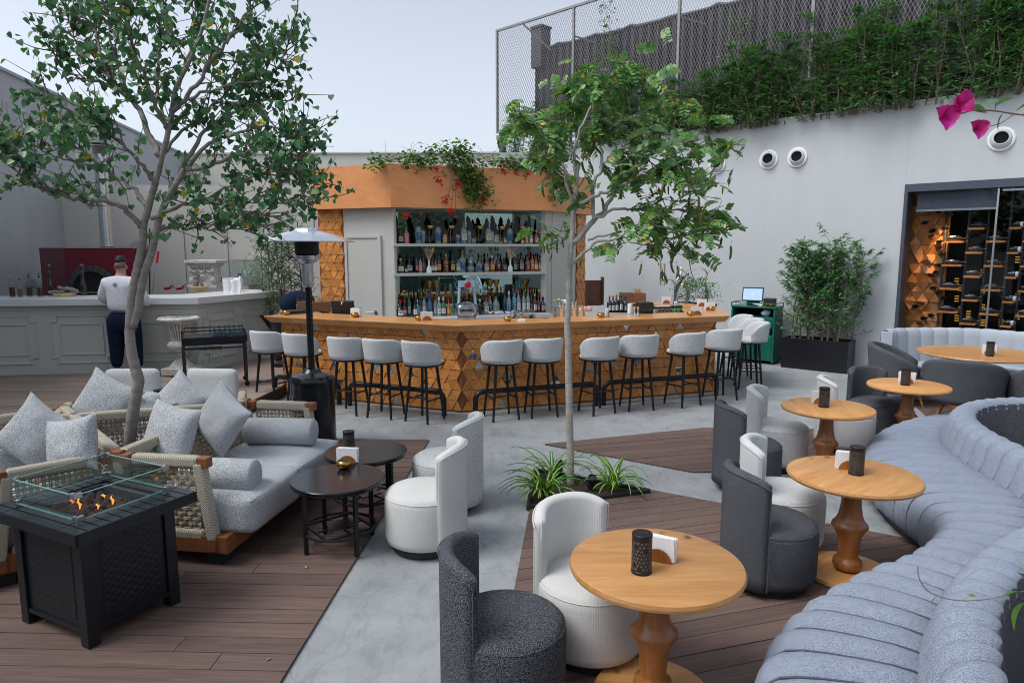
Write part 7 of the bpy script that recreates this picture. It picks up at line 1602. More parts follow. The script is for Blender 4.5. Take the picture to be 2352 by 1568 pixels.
# beer tap
p = bt_(*zC_(1632, 540), .05); t = thing('beer_tap', 'chrome swan-neck beer tap with two handles on the bar', 'beer tap', p, 0)
zt2 = D(*zC_(1620, 195), p.y).z - BT; m = MB(); m.lathe([(.0001, 0), (.11, 0), (.11, .045), (.0001, .045)], 6); obj('drip_base', m, M['blackm'], t)
xh = D(*zC_(1460, 210), p.y).x - p.x; m = MB(); m.tube(smoothpath([(0, 0, .04), (.0, 0, .1), (.0, 0, zt2 * .6), (.0, 0, zt2 * .82), (-.06, 0, zt2 * .97), (xh * .6, 0, zt2), (xh, 0, zt2)], 5), [.075] * 2 + [.045] * 3 + [.034] * 26, 14)
o = obj('swan_neck', m, M['chrome'], t, smooth=True)
for k, dx in enumerate((-.02, .04)):
    m = MB(); m.tube([(xh + dx, -.03, zt2 + .12), (xh + dx, -.03, zt2 + .02), (xh + dx, -.03, zt2 - .1)], [.014, .02, .009], 10); m.tube([(xh + dx, -.03, zt2 + .12), (xh + dx - .01, -.03, zt2 + .24)], [.01, .016], 10); obj('tap_handle', m, M['chrome'], t, smooth=True)
m = MB(); m.tube([(.01, 0, zt2 * .95), (.05, 0, zt2 * 1.08), (.07, 0, zt2 * 1.3)], [.03, .035, .018], 12); m.ell((.07, 0, zt2 * 1.34), (.03, .03, .035), 12, 8); m.ell((.09, 0, zt2 * .8), (.03, .03, .03), 10, 8); obj('finial', m, M['chrome'], t, smooth=True)
woodbox(*zC_(1115, 460), .42, .2, .15, 'wooden box of wooden stirrers on the rear of the bar', 36, 0, .0)
t = thing('grey_worktop', 'low grey service ledge inside the right wing of the bar', 'ledge', bt_(*zC_(1150, 470), .0, BT - .0), R(-20)); m = MB(); m.box((0.1, -.1, -.02), (.9, .3, .03)); obj('ledge_slab', m, M['slate'], t)
# potted bonsai behind the bar
def smallplant(x, y, lab, h, seed):
    rr = random.Random(seed); p = D(x, y, 11.9); t = thing('bonsai_tree', lab, 'plant', (p.x, p.y, p.z - h * .75), 0, 'two dwarf trees behind the bar')
    m = MB(); m.tube(smoothpath([(0, 0, 0), (.03, 0, h * .3), (-.02, 0, h * .6), (.02, 0, h * .88)], 4), [.035 - .0015 * i for i in range(13)], 8)
    for k in range(12): a = rr.uniform(0, 6); L_ = rr.uniform(.08, .2); m.tube([(.01, 0, h * .85), (.01 + cos(a) * L_ * .5, sin(a) * .1, h * .88 + L_ * .4), (.01 + cos(a) * L_, sin(a) * .12, h * .88 + L_ * rr.uniform(.3, .8))], [.008, .005, .002], 4)
    obj('trunk', m, M['bark2'], t, smooth=True); m = MB(); P = leafblade(.055, .025, n=2)
    for k in range(420):
        c = Vector((rr.gauss(0, .13), rr.gauss(0, .10), rr.choice((h * .18, h * .35, h * .52)) + rr.gauss(0, .05))); a = rr.uniform(0, 6); put(m, P, frame(c, (cos(a), sin(a), rr.uniform(-.2, 1))))
    tag(rawobj('foliage', m, M['leaf5'], t), kind='stuff'); m = MB(); m.lathe([(.0001, -.45), (.16, -.45), (.2, 0), (.18, 0), (.17, -.04), (.0001, -.04)], 24); obj('pot', m, M['slate'], t)
smallplant(1578, 640, 'left dwarf tree with bare top twigs behind the beer tap', .55, 1); smallplant(1622, 636, 'right dwarf tree behind the rear bar corner', .62, 2)

# ================================================================ GREEN CABINET, SCREEN, PLANTER
g0, g1 = Vector((4.22, 12.35, 0)), G(1774, 838).copy(); dv = Vector((.80, -.60)); cab = thing('green_cabinet', 'dark green service cabinet with plates on its open shelf', 'cabinet', g1, atan2(-.62, .785))
Wc, Dc, Hc = .78, .46, 0; Hc = D(1788, 706, g1.y).z
def cb_(x0, x1, y0, y1, z0, z1): m = MB(); m.box(((x0 + x1) / 2, (y0 + y1) / 2, (z0 + z1) / 2), (x1 - x0, y1 - y0, z1 - z0)); return m
obj('side_panel', cb_(-Wc, -Wc + .03, 0, Dc, .03, Hc - .03), M['green'], cab); obj('side_panel', cb_(-.03, 0, 0, Dc, .03, Hc - .03), M['green'], cab); obj('back_panel', cb_(-Wc + .03, -.03, Dc - .02, Dc, .03, Hc - .03), M['green'], cab)
obj('top_panel', cb_(-Wc - .01, .01, -.01, Dc, Hc - .03, Hc), M['green'], cab, bevel=.003)
obj('drawer', cb_(-Wc + .035, -.035, .0, .05, Hc - .36, Hc - .20), M['green'], cab, bevel=.003); obj('door', cb_(-Wc + .035, -.035, .0, .04, .06, .50), M['green'], cab, bevel=.003)
for z in (Hc - .38, .50, Hc - .2): obj('shelf', cb_(-Wc + .03, -.03, 0.01, Dc - .03, z, z + .02), M['green'], cab)
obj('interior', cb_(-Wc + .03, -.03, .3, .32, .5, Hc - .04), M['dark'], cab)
m = MB(); 
for (a, b) in (((-Wc, 0), (0, 0)), ((0, 0), (0, Dc)), ((-Wc, 0), (-Wc, Dc))): m.bar((*a, Hc + .06), (*b, Hc + .06), .014); m.bar((*a, Hc), (*a, Hc + .06), .014)
m.bar((0, Dc, Hc), (0, Dc, Hc + .06), .014); obj('gallery_rail', m, M['green'], cab)
for i in range(9): pass
for k, (x, n_p) in enumerate(((-.22, 11), (-.52, 9))):
    p = cab.matrix_basis @ Vector((x, .16, .522)); 
    m = MB()
    for i in range(n_p): m.lathe([(.0001, i * .011), (.07, i * .011), (.12, i * .011 + .010), (.118, i * .011 + .0125), (.07, i * .011 + .004)], 28)
    tag(obj('plate_stack', m, M['white'], loc=p, smooth=True), ('right' if k == 0 else 'left') + ' stack of white plates on the cabinet shelf', 'plates', 'stacks of white plates')
p = cab.matrix_basis @ Vector((-.2, .14, Hc - .18)); m = MB(); m.ell((0, 0, .06), (.09, .06, .06), 12, 8)
for i, v in enumerate(m.v): n1 = noise.noise(Vector(v) * 14); m.v[i] = tuple(Vector(v) * (1 + .3 * n1))
tag(obj('crumpled_napkins', m, M['white'], loc=p), 'crumpled white napkins on the upper cabinet shelf', 'napkins')
p = cab.matrix_basis @ Vector((-.48, .22, Hc)); t = thing('touch_screen_till', 'till touch screen showing a white flower on blue, on the green cabinet', 'till screen', p, atan2(-.62, .785) + .15); Ms = Matrix.Rotation(R(-16), 4, 'X')
m = MB(); m.box((0, 0, .20), (.37, .022, .26), M=Ms.to_3x3()); obj('screen_housing', m, M['blackm'], t, bevel=.008); m = MB(); m.box((0, -.0125, .20), (.33, .003, .21), M=Ms.to_3x3()); m.v = [(x, y + .0, z) for x, y, z in m.v]; obj('display', m, M['led'], t)
m = MB(); 
for k in range(16):
    a = k * pi / 8; L_ = .04 if k % 2 == 0 else .024; pts = [(0, 0), (L_ * .5, .003), (L_, 0), (L_ * .5, -.003)]; m.add([Vector((0, -.016, .205)) + Ms.to_3x3() @ Vector((x * cos(a) - y * sin(a), 0, x * sin(a) + y * cos(a))) for x, y in pts], [(0, 1, 2, 3)])
obj('flower_emblem', m, M['white'], t); m = MB(); m.box((0, .08, .04), (.2, .2, .07)); m.bar((0, .06, .05), (0, .02, .16), .05); obj('stand', m, M['blackm'], t, bevel=.006)
p = cab.matrix_basis @ Vector((-.2, .32, Hc)); m = MB(); m.box((0, 0, .07), (.2, .14, .13)); tag(obj('receipt_printer', m, M['blackm'], loc=p, rz=-.6, bevel=.01), 'black receipt printer behind the till screen', 'printer')
p = cab.matrix_basis @ Vector((-.33, .06, Hc)); m = MB(); m.box((0, 0, .03), (.17, .08, .03), M=Matrix.Rotation(.25, 3, 'Y')); tag(obj('card_terminal', m, M['white'], loc=p, rz=-.8, bevel=.01), 'white card payment terminal in front of the till screen', 'card reader')
p = cab.matrix_basis @ Vector((-.10, .10, Hc)); place(bow, p.x, p.y, Hc, 0, 'brass bowl on the green cabinet, right one'); p = cab.matrix_basis @ Vector((-.2, .16, Hc)); place(bow, p.x, p.y, Hc, 0, 'brass bowl on the green cabinet, left one')
# black trough planter with a tall shrub
pfr, pfl = Vector((5.5, 11.05)), Vector((4.68, 11.72)); pv = (pfl - pfr).normalized(); Lp = (pfl - pfr).length; pl_ = thing('trough_planter', 'long black trough planter by the rendered wall with a tall leafy shrub', 'planter', (pfr.x, pfr.y, 0), atan2(pv.y, pv.x)); dpt = .48; Hp = .52; sgn = -1
for (x0, x1, y0, y1) in ((0, Lp, 0, .03), (0, Lp, dpt - .03, dpt), (0, .03, .03, dpt - .03), (Lp - .03, Lp, .03, dpt - .03)): m = MB(); m.box(((x0 + x1) / 2, -(y0 + y1) / 2, Hp / 2), (x1 - x0, y1 - y0, Hp)); obj('planter_side', m, M['black'], pl_)
m = MB(); m.box((Lp / 2, -dpt / 2, Hp - .06), (Lp - .06, dpt - .06, .04)); obj('soil', m, M['soil'], pl_)
def tallshrub(name, label, loc, rz, h, w, d, seed, n, leafL=.10, leafW=.026, base=.25, dk=20):
    rr = random.Random(seed); t = thing(name, label, 'shrub', loc, rz); st = MB(); lf = MB(); P = leafblade(leafL, leafW, n=2)
    for k in range(n):
        x = (k + .5) / n * w - w / 2 + rr.uniform(-.05, .05); y = rr.uniform(-d / 2, d / 2) * .6; hh = h * rr.uniform(.82, 1.0); pts = []; dx, dy = rr.uniform(-.12, .12) - .02, rr.uniform(-.05, .05)
        for i in range(12): pts.append((x, y, hh * i / 11)); x += dx * .1 + rr.uniform(-.025, .025); y += dy * .1 + rr.uniform(-.015, .015)
        st.tube(pts, [.016 * (1 - .8 * i / 12) for i in range(12)], 5)
        zz = base * hh * .3
        while zz < hh:
            f = zz / hh * 11; i = min(int(f), 10); p = Vector(pts[i]).lerp(Vector(pts[i + 1]), f - i); a = rr.uniform(0, 6.28); dense = min(1, max(.25, (zz / hh - base) / .45 + .15)); L_ = rr.uniform(.10, .34)
            e = p + Vector((cos(a) * L_, sin(a) * L_ * .7, L_ * rr.uniform(.3, 1.1))); mid = p.lerp(e, .5) + Vector((0, 0, -.02)); st.tube([p, mid, e], [.006, .004, .002], 4)
            for j in range(int(dk * dense)):
                q = p.lerp(e, rr.uniform(.35, 1.05)); aa = a + rr.uniform(-1.6, 1.6); put(lf, P, frame(q, (cos(aa), sin(aa), rr.uniform(-.5, .8)), rr.uniform(-.7, .7)) @ Matrix.Scale(rr.uniform(.6, 1.15), 4))
            zz += rr.uniform(.02, .06)
    obj('stems', st, M['twig'], t); tag(rawobj('foliage', lf, M['leaf5'], t, smooth=True), kind='stuff'); return t
pc = pl_.matrix_basis @ Vector((Lp / 2 + .0, -dpt / 2, Hp - .05)); tallshrub('tall_shrub', 'tall leafy shrub with bare lower stems in the black trough', pc, atan2(pv.y, pv.x), D(1890, 548, pc.y).z - Hp + .02, 1.0, .5, 4, 13, .105, .028, .22, 24)
pq = G(668, 815, 0); tallshrub('tall_shrub', 'willowy leafy shrub behind the patio heater beside the pavilion', (D(655, 700, 12.0).x, 12.0, .1), 0, 2.35, .85, .5, 8, 9, .10, .024, .3, 9)
m = MB(); m.box((0, 0, .25), (.9, .5, .5)); tag(obj('planter_box', m, M['paint'], loc=(D(655, 700, 12.0).x, 12.0, .0)), 'grey planter box under the willowy shrub behind the heater', 'planter')
# ================================================================ TREES
def heartleaf():
    pts = [(0, 0), (-.04, -.28), (.04, -.46), (.24, -.52), (.56, -.44), (.84, -.22), (1.08, 0), (.84, .22), (.56, .44), (.24, .52), (.04, .46), (-.04, .28)]
    c = (.42, 0, -.05); vs = [c] + [(x, y, .10 * abs(y) - .16 * x * x) for x, y in pts]; fs = [(0, i + 1, (i + 1) % 12 + 1) for i in range(12)]; return vs, fs
def leafobj(name, vs, fs, mat):
    me = bpy.data.meshes.new(name); me.from_pydata(vs, [], fs); me.materials.append(mat); me.polygons.foreach_set('use_smooth', [True] * len(me.polygons)); return me
def grow(base_depth, trunk, limbs, label, name, cat, barkm, leafproto, leafmat_, seed, nobj=300, trunk_r=(.085, .03), size=.07, twigs=9, spread=.55, per=(5, 9), hang=.5, z_=None, extra=None, updir=.5, inner=.25):
    rr = random.Random(seed); t = thing(name, label, cat, trunk[0][0] if False else (0, 0, 0)); tb = MB(); root = base_depth; t.location = root; Ri = Vector(root)
    d0 = root.y
    for pts, r0, r1, dys in [(tr_, a, b, c) for tr_, a, b, c in [(q[0] if False else q, 0, 0, 0) for q in []]]: pass
    allmb = MB(); limbpts = []
    def world(pts, ya, yb):
        n = len(pts); out = []
        for i, (x, y) in enumerate(pts): f = i / (n - 1); out.append(D(x, y, d0 + ya + (yb - ya) * f) - Ri)
        return smoothpath(out, 5)
    for (pts, ra, rb_) in trunk[0][1]:
        w = world(pts, 0, 0); n = len(w); m = MB(); m.tube([p + Vector((rr.uniform(-.002, .002), rr.uniform(-.002, .002), 0)) for p in w], [(ra + (rb_ - ra) * i / (n - 1)) * (1 + rr.uniform(-.02, .03)) for i in range(n)], 14)
        obj('trunk', m, barkm, t, smooth='all'); limbpts.append((w[int(n * .72):], rb_ * .8, .3))
    br = MB()
    for (pts, ra, ya, yb) in limbs:
        w = world(pts, ya, yb); n = len(w); w = [p + Vector((rr.gauss(0, .008), rr.gauss(0, .03) * i / n, rr.gauss(0, .008))) for i, p in enumerate(w)]
        rad = [ra * (1 - .82 * i / (n - 1)) for i in range(n)]; m = MB(); m.tube(w, rad, 9); obj('limb', m, barkm, t, smooth='all'); limbpts.append((w, ra, 1))
    tw = MB(); leaves = []
    for (w, ra, wt) in limbpts:
        n = len(w); L = sum((w[i + 1] - w[i]).length for i in range(n - 1)); cnt_ = int(L * twigs * (1 if wt == 1 else .6))
        for k in range(cnt_):
            f = inner + (1 - inner) * rr.random() ** .8 if wt == 1 else rr.random(); i = min(int(f * (n - 1)), n - 2); p = w[i].lerp(w[i + 1], rr.random()); d = (w[i + 1] - w[i]).normalized()
            side = Vector((rr.gauss(0, 1), rr.gauss(0, .9), rr.gauss(0, .6) + updir)).normalized(); dd = (d * .55 + side).normalized(); tl = spread * rr.uniform(.45, 1.1); pts = [p]; q = p.copy()
            for s in range(5): q = q + dd * tl / 5; dd = (dd + Vector((rr.gauss(0, .18), rr.gauss(0, .18), rr.gauss(0, .12) + .03))).normalized(); pts.append(q.copy())
            tw.tube(pts, [.007 * (1 - .14 * s) * (ra / .03) ** .3 for s in range(6)], 4)
            if rr.random() < .35:
                e = pts[3] + Vector((rr.gauss(0, .12), rr.gauss(0, .12), rr.gauss(0.05, .08))); tw.tube([pts[2], e], [.004, .002], 3); leaves.append((e, dd))
            for j in range(rr.randint(*per)):
                g_ = rr.uniform(.25, 1.0) * 5; gi = min(int(g_), 4); lp_ = pts[gi].lerp(pts[gi + 1], g_ - gi) + Vector((rr.gauss(0, .025), rr.gauss(0, .025), rr.gauss(0, .02))); leaves.append((lp_, dd))
    tag(rawobj('twigs', tw, M['twig'], t, smooth=True), kind='stuff')
    # keep big, camera-near leaves as single parts
    rr.shuffle(leaves); leaves.sort(key=lambda q: (Ri + q[0]).y); pr0 = [x for x in leaves]; near = set(range(0, len(leaves), max(1, len(leaves) // nobj)))
    st = MB(); cnt_ = 0; protos_ = leafproto
    for i, (p, dd) in enumerate(leaves):
        a = rr.uniform(0, 2 * pi); down = -hang + rr.gauss(0, .45); Mx = frame(p, (cos(a), sin(a), down), rr.gauss(0, .6)) @ Matrix.Scale(size * rr.uniform(.62, 1.2), 4)
        if i in near and cnt_ < nobj: o = inst('leaf', protos_[i % len(protos_)][0], t, M=Mx); cnt_ += 1
        else:
            vs, fs = protos_[i % len(protos_)][1]; st.add([Mx @ Vector(v) for v in vs], fs)
    tag(rawobj('foliage', st, leafmat_, t, smooth=True), kind='stuff')
    if extra: extra(t, limbpts, rr)
    return t
hv, hf = heartleaf(); hl = [(leafobj('leaf', hv, hf, M['leaf1']), (hv, hf))]
hv2 = [(x, y * .85, z + .12 * y) for x, y, z in hv]; hl.append((leafobj('leaf', hv2, hf, M['leaf1']), (hv2, hf)))
Z = lambda L: [(x * .3662, y * .3662) for x, y in L]
trunkL = (((298, 1032), [([(293, 1120), (297, 1032), (303, 965), (313, 905), (318, 872), (309, 838), (300, 795), (299, 745), (302, 700), (310, 648), (319, 600), (327, 560), (331, 513), (344, 465), (361, 403), (370, 366), (385, 311), (395, 256), (403, 205), (432, 147), (462, 75), (480, 5), (495, -70)], .047, .009),
                           ([(303, 752), (316, 715), (325, 655), (338, 610), (350, 574), (363, 513), (377, 472), (399, 432), (425, 388)], .032, .02)]),)
limbsL = [([(324, 524), (286, 480), (234, 460), (154, 450), (103, 443), (59, 406), (0, 355)], .036, 0, -.5), ([(121, 440), (59, 388), (22, 366), (-30, 330)], .018, -.3, -.7), ([(337, 472), (311, 436), (278, 414), (227, 377), (176, 337), (140, 296)], .03, 0, .4),
          ([(352, 412), (322, 373), (286, 333), (245, 300), (200, 262)], .028, 0, -.5), ([(366, 359), (348, 318), (319, 253), (293, 220), (256, 187), (234, 135), (216, 73), (190, 33), (170, -20)], .04, 0, .5), ([(264, 199), (227, 190), (183, 183), (135, 170), (125, 110)], .016, .3, .1),
          ([(381, 293), (355, 235), (330, 165), (293, 73), (276, -20)], .03, 0, -.6), ([(403, 205), (425, 157), (443, 92), (450, 37), (455, -60)], .026, 0, .4), ([(395, 256), (432, 220), (476, 147), (524, 92), (571, 22), (600, -40)], .03, 0, -.4), ([(414, 234), (461, 216), (527, 198), (604, 183), (655, 125), (680, 30)], .022, 0, .3),
          ([(425, 388), (483, 381), (549, 352), (620, 340), (700, 366)], .03, 0, -.5), ([(348, 502), (403, 476), (458, 465), (513, 467), (604, 465), (736, 465)], .028, 0, -.4), ([(330, 549), (381, 524), (439, 524), (513, 527), (586, 527)], .024, 0, .3), ([(399, 432), (450, 330), (513, 275), (586, 234), (670, 231)], .032, 0, .5), ([(425, 388), (480, 330), (549, 304), (640, 290), (712, 320)], .028, 0, -.2),
          ([(458, 465), (530, 430), (600, 400), (690, 420)], .018, -.1, .3), ([(370, 366), (420, 300), (480, 250), (560, 180), (620, 110)], .024, 0, .6), ([(319, 253), (270, 150), (250, 60), (255, -30)], .02, .2, -.3), ([(385, 311), (360, 200), (370, 90), (390, -30)], .022, 0, .5), ([(293, 220), (210, 160), (165, 80), (150, 10)], .018, .3, .6), ([(245, 300), (180, 260), (120, 240)], .016, -.4, -.2), ([(513, 467), (570, 490), (620, 500)], .014, -.1, -.4), ([(227, 377), (150, 370), (90, 340), (40, 300)], .016, .2, -.2),
          ([(586, 234), (640, 300), (690, 330)], .014, .3, .1), ([(549, 352), (620, 390), (690, 400), (730, 430)], .014, -.2, .2)]
rtL = D(297, 1030, 5.15); rtL.z = 0
grow(rtL, trunkL, [(q, r * .6, a, b) for q, r, a, b in limbsL], 'large tree with heart-shaped leaves, its pale trunk leaning between the sofas', 'leafy_tree', 'tree', M['bark1'], hl, M['leaf1'], 5, size=.049, twigs=25, spread=.33, per=(5, 9), hang=.9)

def pinnate(seed):
    rr = random.Random(seed); mb = MB(); n = 6; P = leafblade(.36, .27, .05, .1, 3)
    for i in range(n):
        x = .12 + .88 * i / (n - 1)
        for s in (-1, 1): put(mb, P, frame((x, 0, -.3 * x * x), (.55, s, rr.uniform(-.25, .1)), rr.gauss(0, .3)) @ Matrix.Scale(rr.uniform(.85, 1.1), 4))
    mb.tube([(0, 0, 0), (.5, 0, -.075), (1, 0, -.3)], .012, 3); return mb.v, mb.f
pl2 = []
for s in range(3): v, f = pinnate(s); pl2.append((leafobj('leaf', v, f, M['leaf2']), (v, f)))
V2 = lambda L: [(1091 + x * .3662, 115 + y * .3662) for x, y in L]
trunkR = (((1311, 1118), [([(1311, 1118), (1309, 1000), (1307, 900), (1305, 800), (1303, 740), (1306, 690), (1309, 610), (1313, 555), (1318, 485), (1324, 420), (1327, 380)], .033, .016)]),)
limbsR = [(V2(q), r, a, b) for q, r, a, b in [([(600, 1345), (740, 1215), (900, 1170), (1100, 1090), (1180, 1030)], .014, 0, -.3), ([(620, 1200), (750, 1070), (840, 950), (890, 850), (1000, 700), (1180, 550)], .026, 0, .3), ([(620, 1005), (720, 930), (850, 880), (1000, 800), (1130, 750), (1300, 700)], .018, 0, -.3), ([(635, 840), (620, 700), (600, 550), (600, 400)], .014, 0, .2), ([(750, 1065), (740, 870), (800, 700), (790, 600), (830, 500), (760, 400), (720, 250), (690, 60)], .016, 0, .1),
          ([(620, 985), (570, 800), (540, 600), (500, 560), (400, 480), (260, 450)], .014, 0, -.2), ([(760, 1060), (900, 1000), (1050, 1000), (1200, 1000), (1400, 1020), (1530, 1080)], .014, 0, .2), ([(700, 1190), (900, 1160), (1000, 1200), (1200, 1250), (1350, 1300)], .010, 0, -.2), ([(890, 850), (1050, 780), (1250, 770), (1450, 800)], .012, .2, .4), ([(830, 500), (950, 430), (1100, 380), (1300, 340)], .011, .1, .3), ([(1000, 700), (1200, 600), (1400, 560), (1560, 600)], .012, .2, 0), ([(600, 1100), (500, 1100), (460, 1180)], .006, 0, -.1), ([(620, 700), (660, 500), (760, 300), (900, 150), (1000, 120)], .012, 0, -.3), ([(600, 550), (560, 350), (620, 240)], .009, .1, .3), ([(1100, 1090), (1250, 1130), (1400, 1150)], .009, -.2, -.4), ([(540, 600), (470, 680), (430, 640)], .008, -.1, .2), ([(760, 400), (860, 300), (1000, 260), (1120, 240)], .010, .1, -.2), ([(570, 800), (480, 760), (440, 800)], .007, 0, .3), ([(1130, 750), (1300, 830), (1420, 860)], .008, -.2, -.3), ([(1180, 1030), (1300, 1000), (1480, 1120)], .009, -.2, .1), ([(800, 700), (900, 620), (1050, 620), (1200, 680)], .009, 0, -.2)]]
def pods(t, limbpts, rr):
    lib = []
    for s in range(3):
        m = MB(); n = 8; l = [(.018 * sin(i * .4 + s), -.003, -1.0 * i / n) for i in range(n + 1)]; m.tube([(0, 0, 0), (0, 0, .35)], .012, 3); pts = []
        for i in range(n + 1): f = i / n; pts.append((.16 * sin(f * 2.2 + s * .5), 0, -f))
        m.tube(pts, [.02, .09, .10, .085, .10, .085, .09, .07, .01], 6); me = leafobj('seed_pod', m.v, m.f, M['pod']); lib.append(me)
    for k in range(95):
        w = rr.choice(limbpts)[0]; p = w[rr.randint(len(w) // 2, len(w) - 1)] + Vector((rr.gauss(0, .13), rr.gauss(0, .1), -rr.uniform(.06, .2))); o = inst('seed_pod', rr.choice(lib), t, p, (rr.gauss(0, .25), rr.gauss(0, .25), rr.uniform(0, 6))); s = rr.uniform(.07, .125); o.scale = (s, s, s)
grow(G(1311, 1118), trunkR, limbsR, 'slim young tree with feathery leaves and hanging green seed pods rising from the triangular planter', 'pod_tree', 'tree', M['bark2'], pl2, M['leaf2'], 8, size=.135, twigs=12, spread=.26, per=(2, 4), hang=.25, extra=pods, updir=.25, inner=.42)

# ================================================================ TRIANGULAR PLANTER AND SPIDER PLANTS
Tp = lambda x, y: G(1119.7 + x * .1709, 976.2 + y * .1709, .03).xy
ta, tb_, tc = Tp(640, 600), Tp(548, 1102), Tp(2182, 882); tp = thing('triangular_planter', 'flush triangular black planter frame at the foot of the slim tree', 'planter'); m = MB()
for p, q in ((ta, tb_), (tb_, tc), (tc, ta)): m.bar((p.x, p.y, .022), (q.x, q.y, .022), .03, .05)
obj('steel_frame', m, M['blackm'], tp, bevel=.003); m = MB(); m.prism([tuple(ta), tuple(tb_), tuple(tc)], .004, .021); obj('soil', m, M['soil'], tp)
sp_m = None
def spider(loc, label, seed, n=46, L0=.46):
    t = thing('spider_plant', label, 'plant', loc, 0, 'striped spider plants in the triangular planter'); rr = random.Random(seed)
    for k in range(n):
        a = rr.uniform(0, 6.28); L_ = L0 * rr.uniform(.5, 1.25); w = rr.uniform(.018, .032); el = rr.uniform(.75, 1.5); N = 9; d = Vector((cos(a), sin(a), 0)); s = Vector((-sin(a), cos(a), 0)); p = Vector((rr.gauss(0, .02), rr.gauss(0, .02), .02)); P = []; e = el
        for i in range(N + 1):
            f = i / N; ww = w * (sin(pi * min(1, .22 + f * .78)) ** .7); row = [p - s * ww / 2 + Vector((0, 0, .004)), p - s * ww * .18, p + s * ww * .18, p + s * ww / 2 + Vector((0, 0, .004))]; P.append(row); p = p + (d * cos(e) + Vector((0, 0, sin(e)))) * L_ / N; e -= rr.uniform(.06, .27) * (1.0 + f)
        m = MB(); m.grid(P); m.m = [1 if i % 3 == 1 else 0 for i in range(len(m.f))]; obj('leaf', m, [M['spg'], M['spy']], t, smooth='all')
    return t
M['spg'] = leafmat('spider_green', (.035, .14, .02), (.06, .20, .03), trans=.3); M['spy'] = leafmat('spider_stripe', (.40, .52, .12), (.5, .6, .18), trans=.3)
for (x, y, lab, n) in ((760, 990, 'large striped spider plant at the left corner of the triangular planter', 60), (880, 700, 'striped spider plant behind the left one, near the little uplight', 30), (1700, 870, 'striped spider plant at the right side of the triangular planter', 44)):
    p = Tp(x, y); spider((p.x, p.y, .02), lab, int(x), int(n * .8), .42)
for (x, y, lab) in ((960, 660, 'small black uplight between the spider plants'), (1400, 870, 'small black uplight right of the slim trunk')):
    p = Tp(x, y); t = thing('garden_uplight', lab, 'spotlight', (p.x, p.y, .02)); Mx = Matrix.Translation((0, 0, .08)) @ Matrix.Rotation(R(28), 4, 'X'); m = MB(); m.lathe([(.0001, -.06), (.034, -.06), (.036, .06), (.030, .062), (.028, .05), (.0001, .05)], 20, M=Mx); obj('lamp_head', m, M['blackm'], t, smooth=True, sharp=35); m = MB(); m.tube([(0, 0, 0), (0, 0, .06)], .01, 8); obj('stake', m, M['blackm'], t)
# purple fountain grass by the leaning trunk
gr = thing('fountain_grass', 'sparse purple fountain grass at the foot of the leaning trunk', 'grass', (rtL.x - .02, rtL.y, .25)); rr = random.Random(2)
m = MB(); m2 = MB()
for k in range(60):
    a = rr.uniform(0, 6.28); L_ = rr.uniform(.35, .75); e = rr.uniform(1.0, 1.5); p = Vector((rr.gauss(0, .12), rr.gauss(0, .08), 0)); pts = [p.copy()]; d = Vector((cos(a), sin(a), 0))
    for i in range(7): p = p + (d * cos(e) + Vector((0, 0, sin(e)))) * L_ / 7; e -= rr.uniform(.02, .22) * (1 + i * .25); pts.append(p.copy())
    m.tube(pts, [.003 * (1 - .11 * i) for i in range(8)], 3)
    if k % 4 == 0: q = pts[-1]; dd = (pts[-1] - pts[-2]).normalized(); m2.tube([q, q + dd * .05, q + dd * .12 + Vector((0, 0, -.02)), q + dd * .16 + Vector((0, 0, -.04))], [.004, .012, .010, .002], 6)
tag(obj('blades', m, plain('purple_blade', (.07, .035, .025), .8, var=.4), gr), kind='stuff'); obj('plume', m2, plain('plume', (.38, .30, .24), .9), gr, smooth=True)
m = MB(); m.box((0, 0, .14), (.42, .3, .30), rz=.1); tag(obj('planter_box', m, M['blackm'], loc=Vector((rtL.x, rtL.y, .0)), bevel=.01), 'dark planter box hidden between the sofas round the leaning trunk', 'planter')

# ================================================================ VINE ON THE PAVILION
def FPt(x, y, o=-.06): p = PL(x, y, KQ + KN * o, KA); return p
vp = [FPt(x, y) for x, y in ((1030, 372), (1050, 360), (1065, 345), (1075, 372), (1070, 395), (1080, 420), (1095, 440), (1085, 455), (1060, 385), (1100, 420), (1110, 450), (1045, 350), (1090, 405), (1075, 430))]
def flowers(n, pts, mat, rr, sp=.03, sz=.02):
    m = MB()
    for k in range(n):
        c = Vector(rr.choice(pts)) + Vector((rr.gauss(0, sp), rr.gauss(0, sp * .6), rr.gauss(0, sp)))
        for j in range(4): a = rr.uniform(0, 6.28); b = rr.uniform(-1, 1); u = Vector((cos(a), sin(a) * .6, b)).normalized() * sz; v = u.cross(Vector((.3, .8, .5))).normalized() * sz * .5; m.add([c, c + u * .6 + v, c + u, c + u * .6 - v], [(0, 1, 2, 3)])
    return m
rr = random.Random(77)
t = thing('flowering_vine', 'vine with red blossoms spilling over the middle of the cedar fascia', 'vine'); st, lf = creeper(rr, vp, M['leaf4'], 1300, (.10, .06, .09), .06, .045, .7)
for k in range(10):
    x0 = rr.choice((1020, 1035, 1060, 1090, 1110)); a = FPt(x0, 372, -.1); b = FPt(x0 + rr.uniform(-20, 30), rr.uniform(430, 490), -.12); st.tube([FPt(x0, 365, .1), a, a.lerp(b, .5) + Vector((.04, -.03, 0)), b], .004, 4)
rawobj('stems', st, M['twig'], t); tag(rawobj('foliage', lf, M['leaf5g'] if 'leaf5g' in M else M['leaf4'], t), kind='stuff')
for (x, y, n) in ((1010, 415, 12), (1024, 458, 14), (1036, 486, 16), (1050, 425, 8), (1110, 455, 14), (1003, 390, 6), (935, 493, 10)):
    obj('blossom_cluster', flowers(n, [FPt(x, y, -.12)], M['red'], rr, .028, .028), M['red'], t)
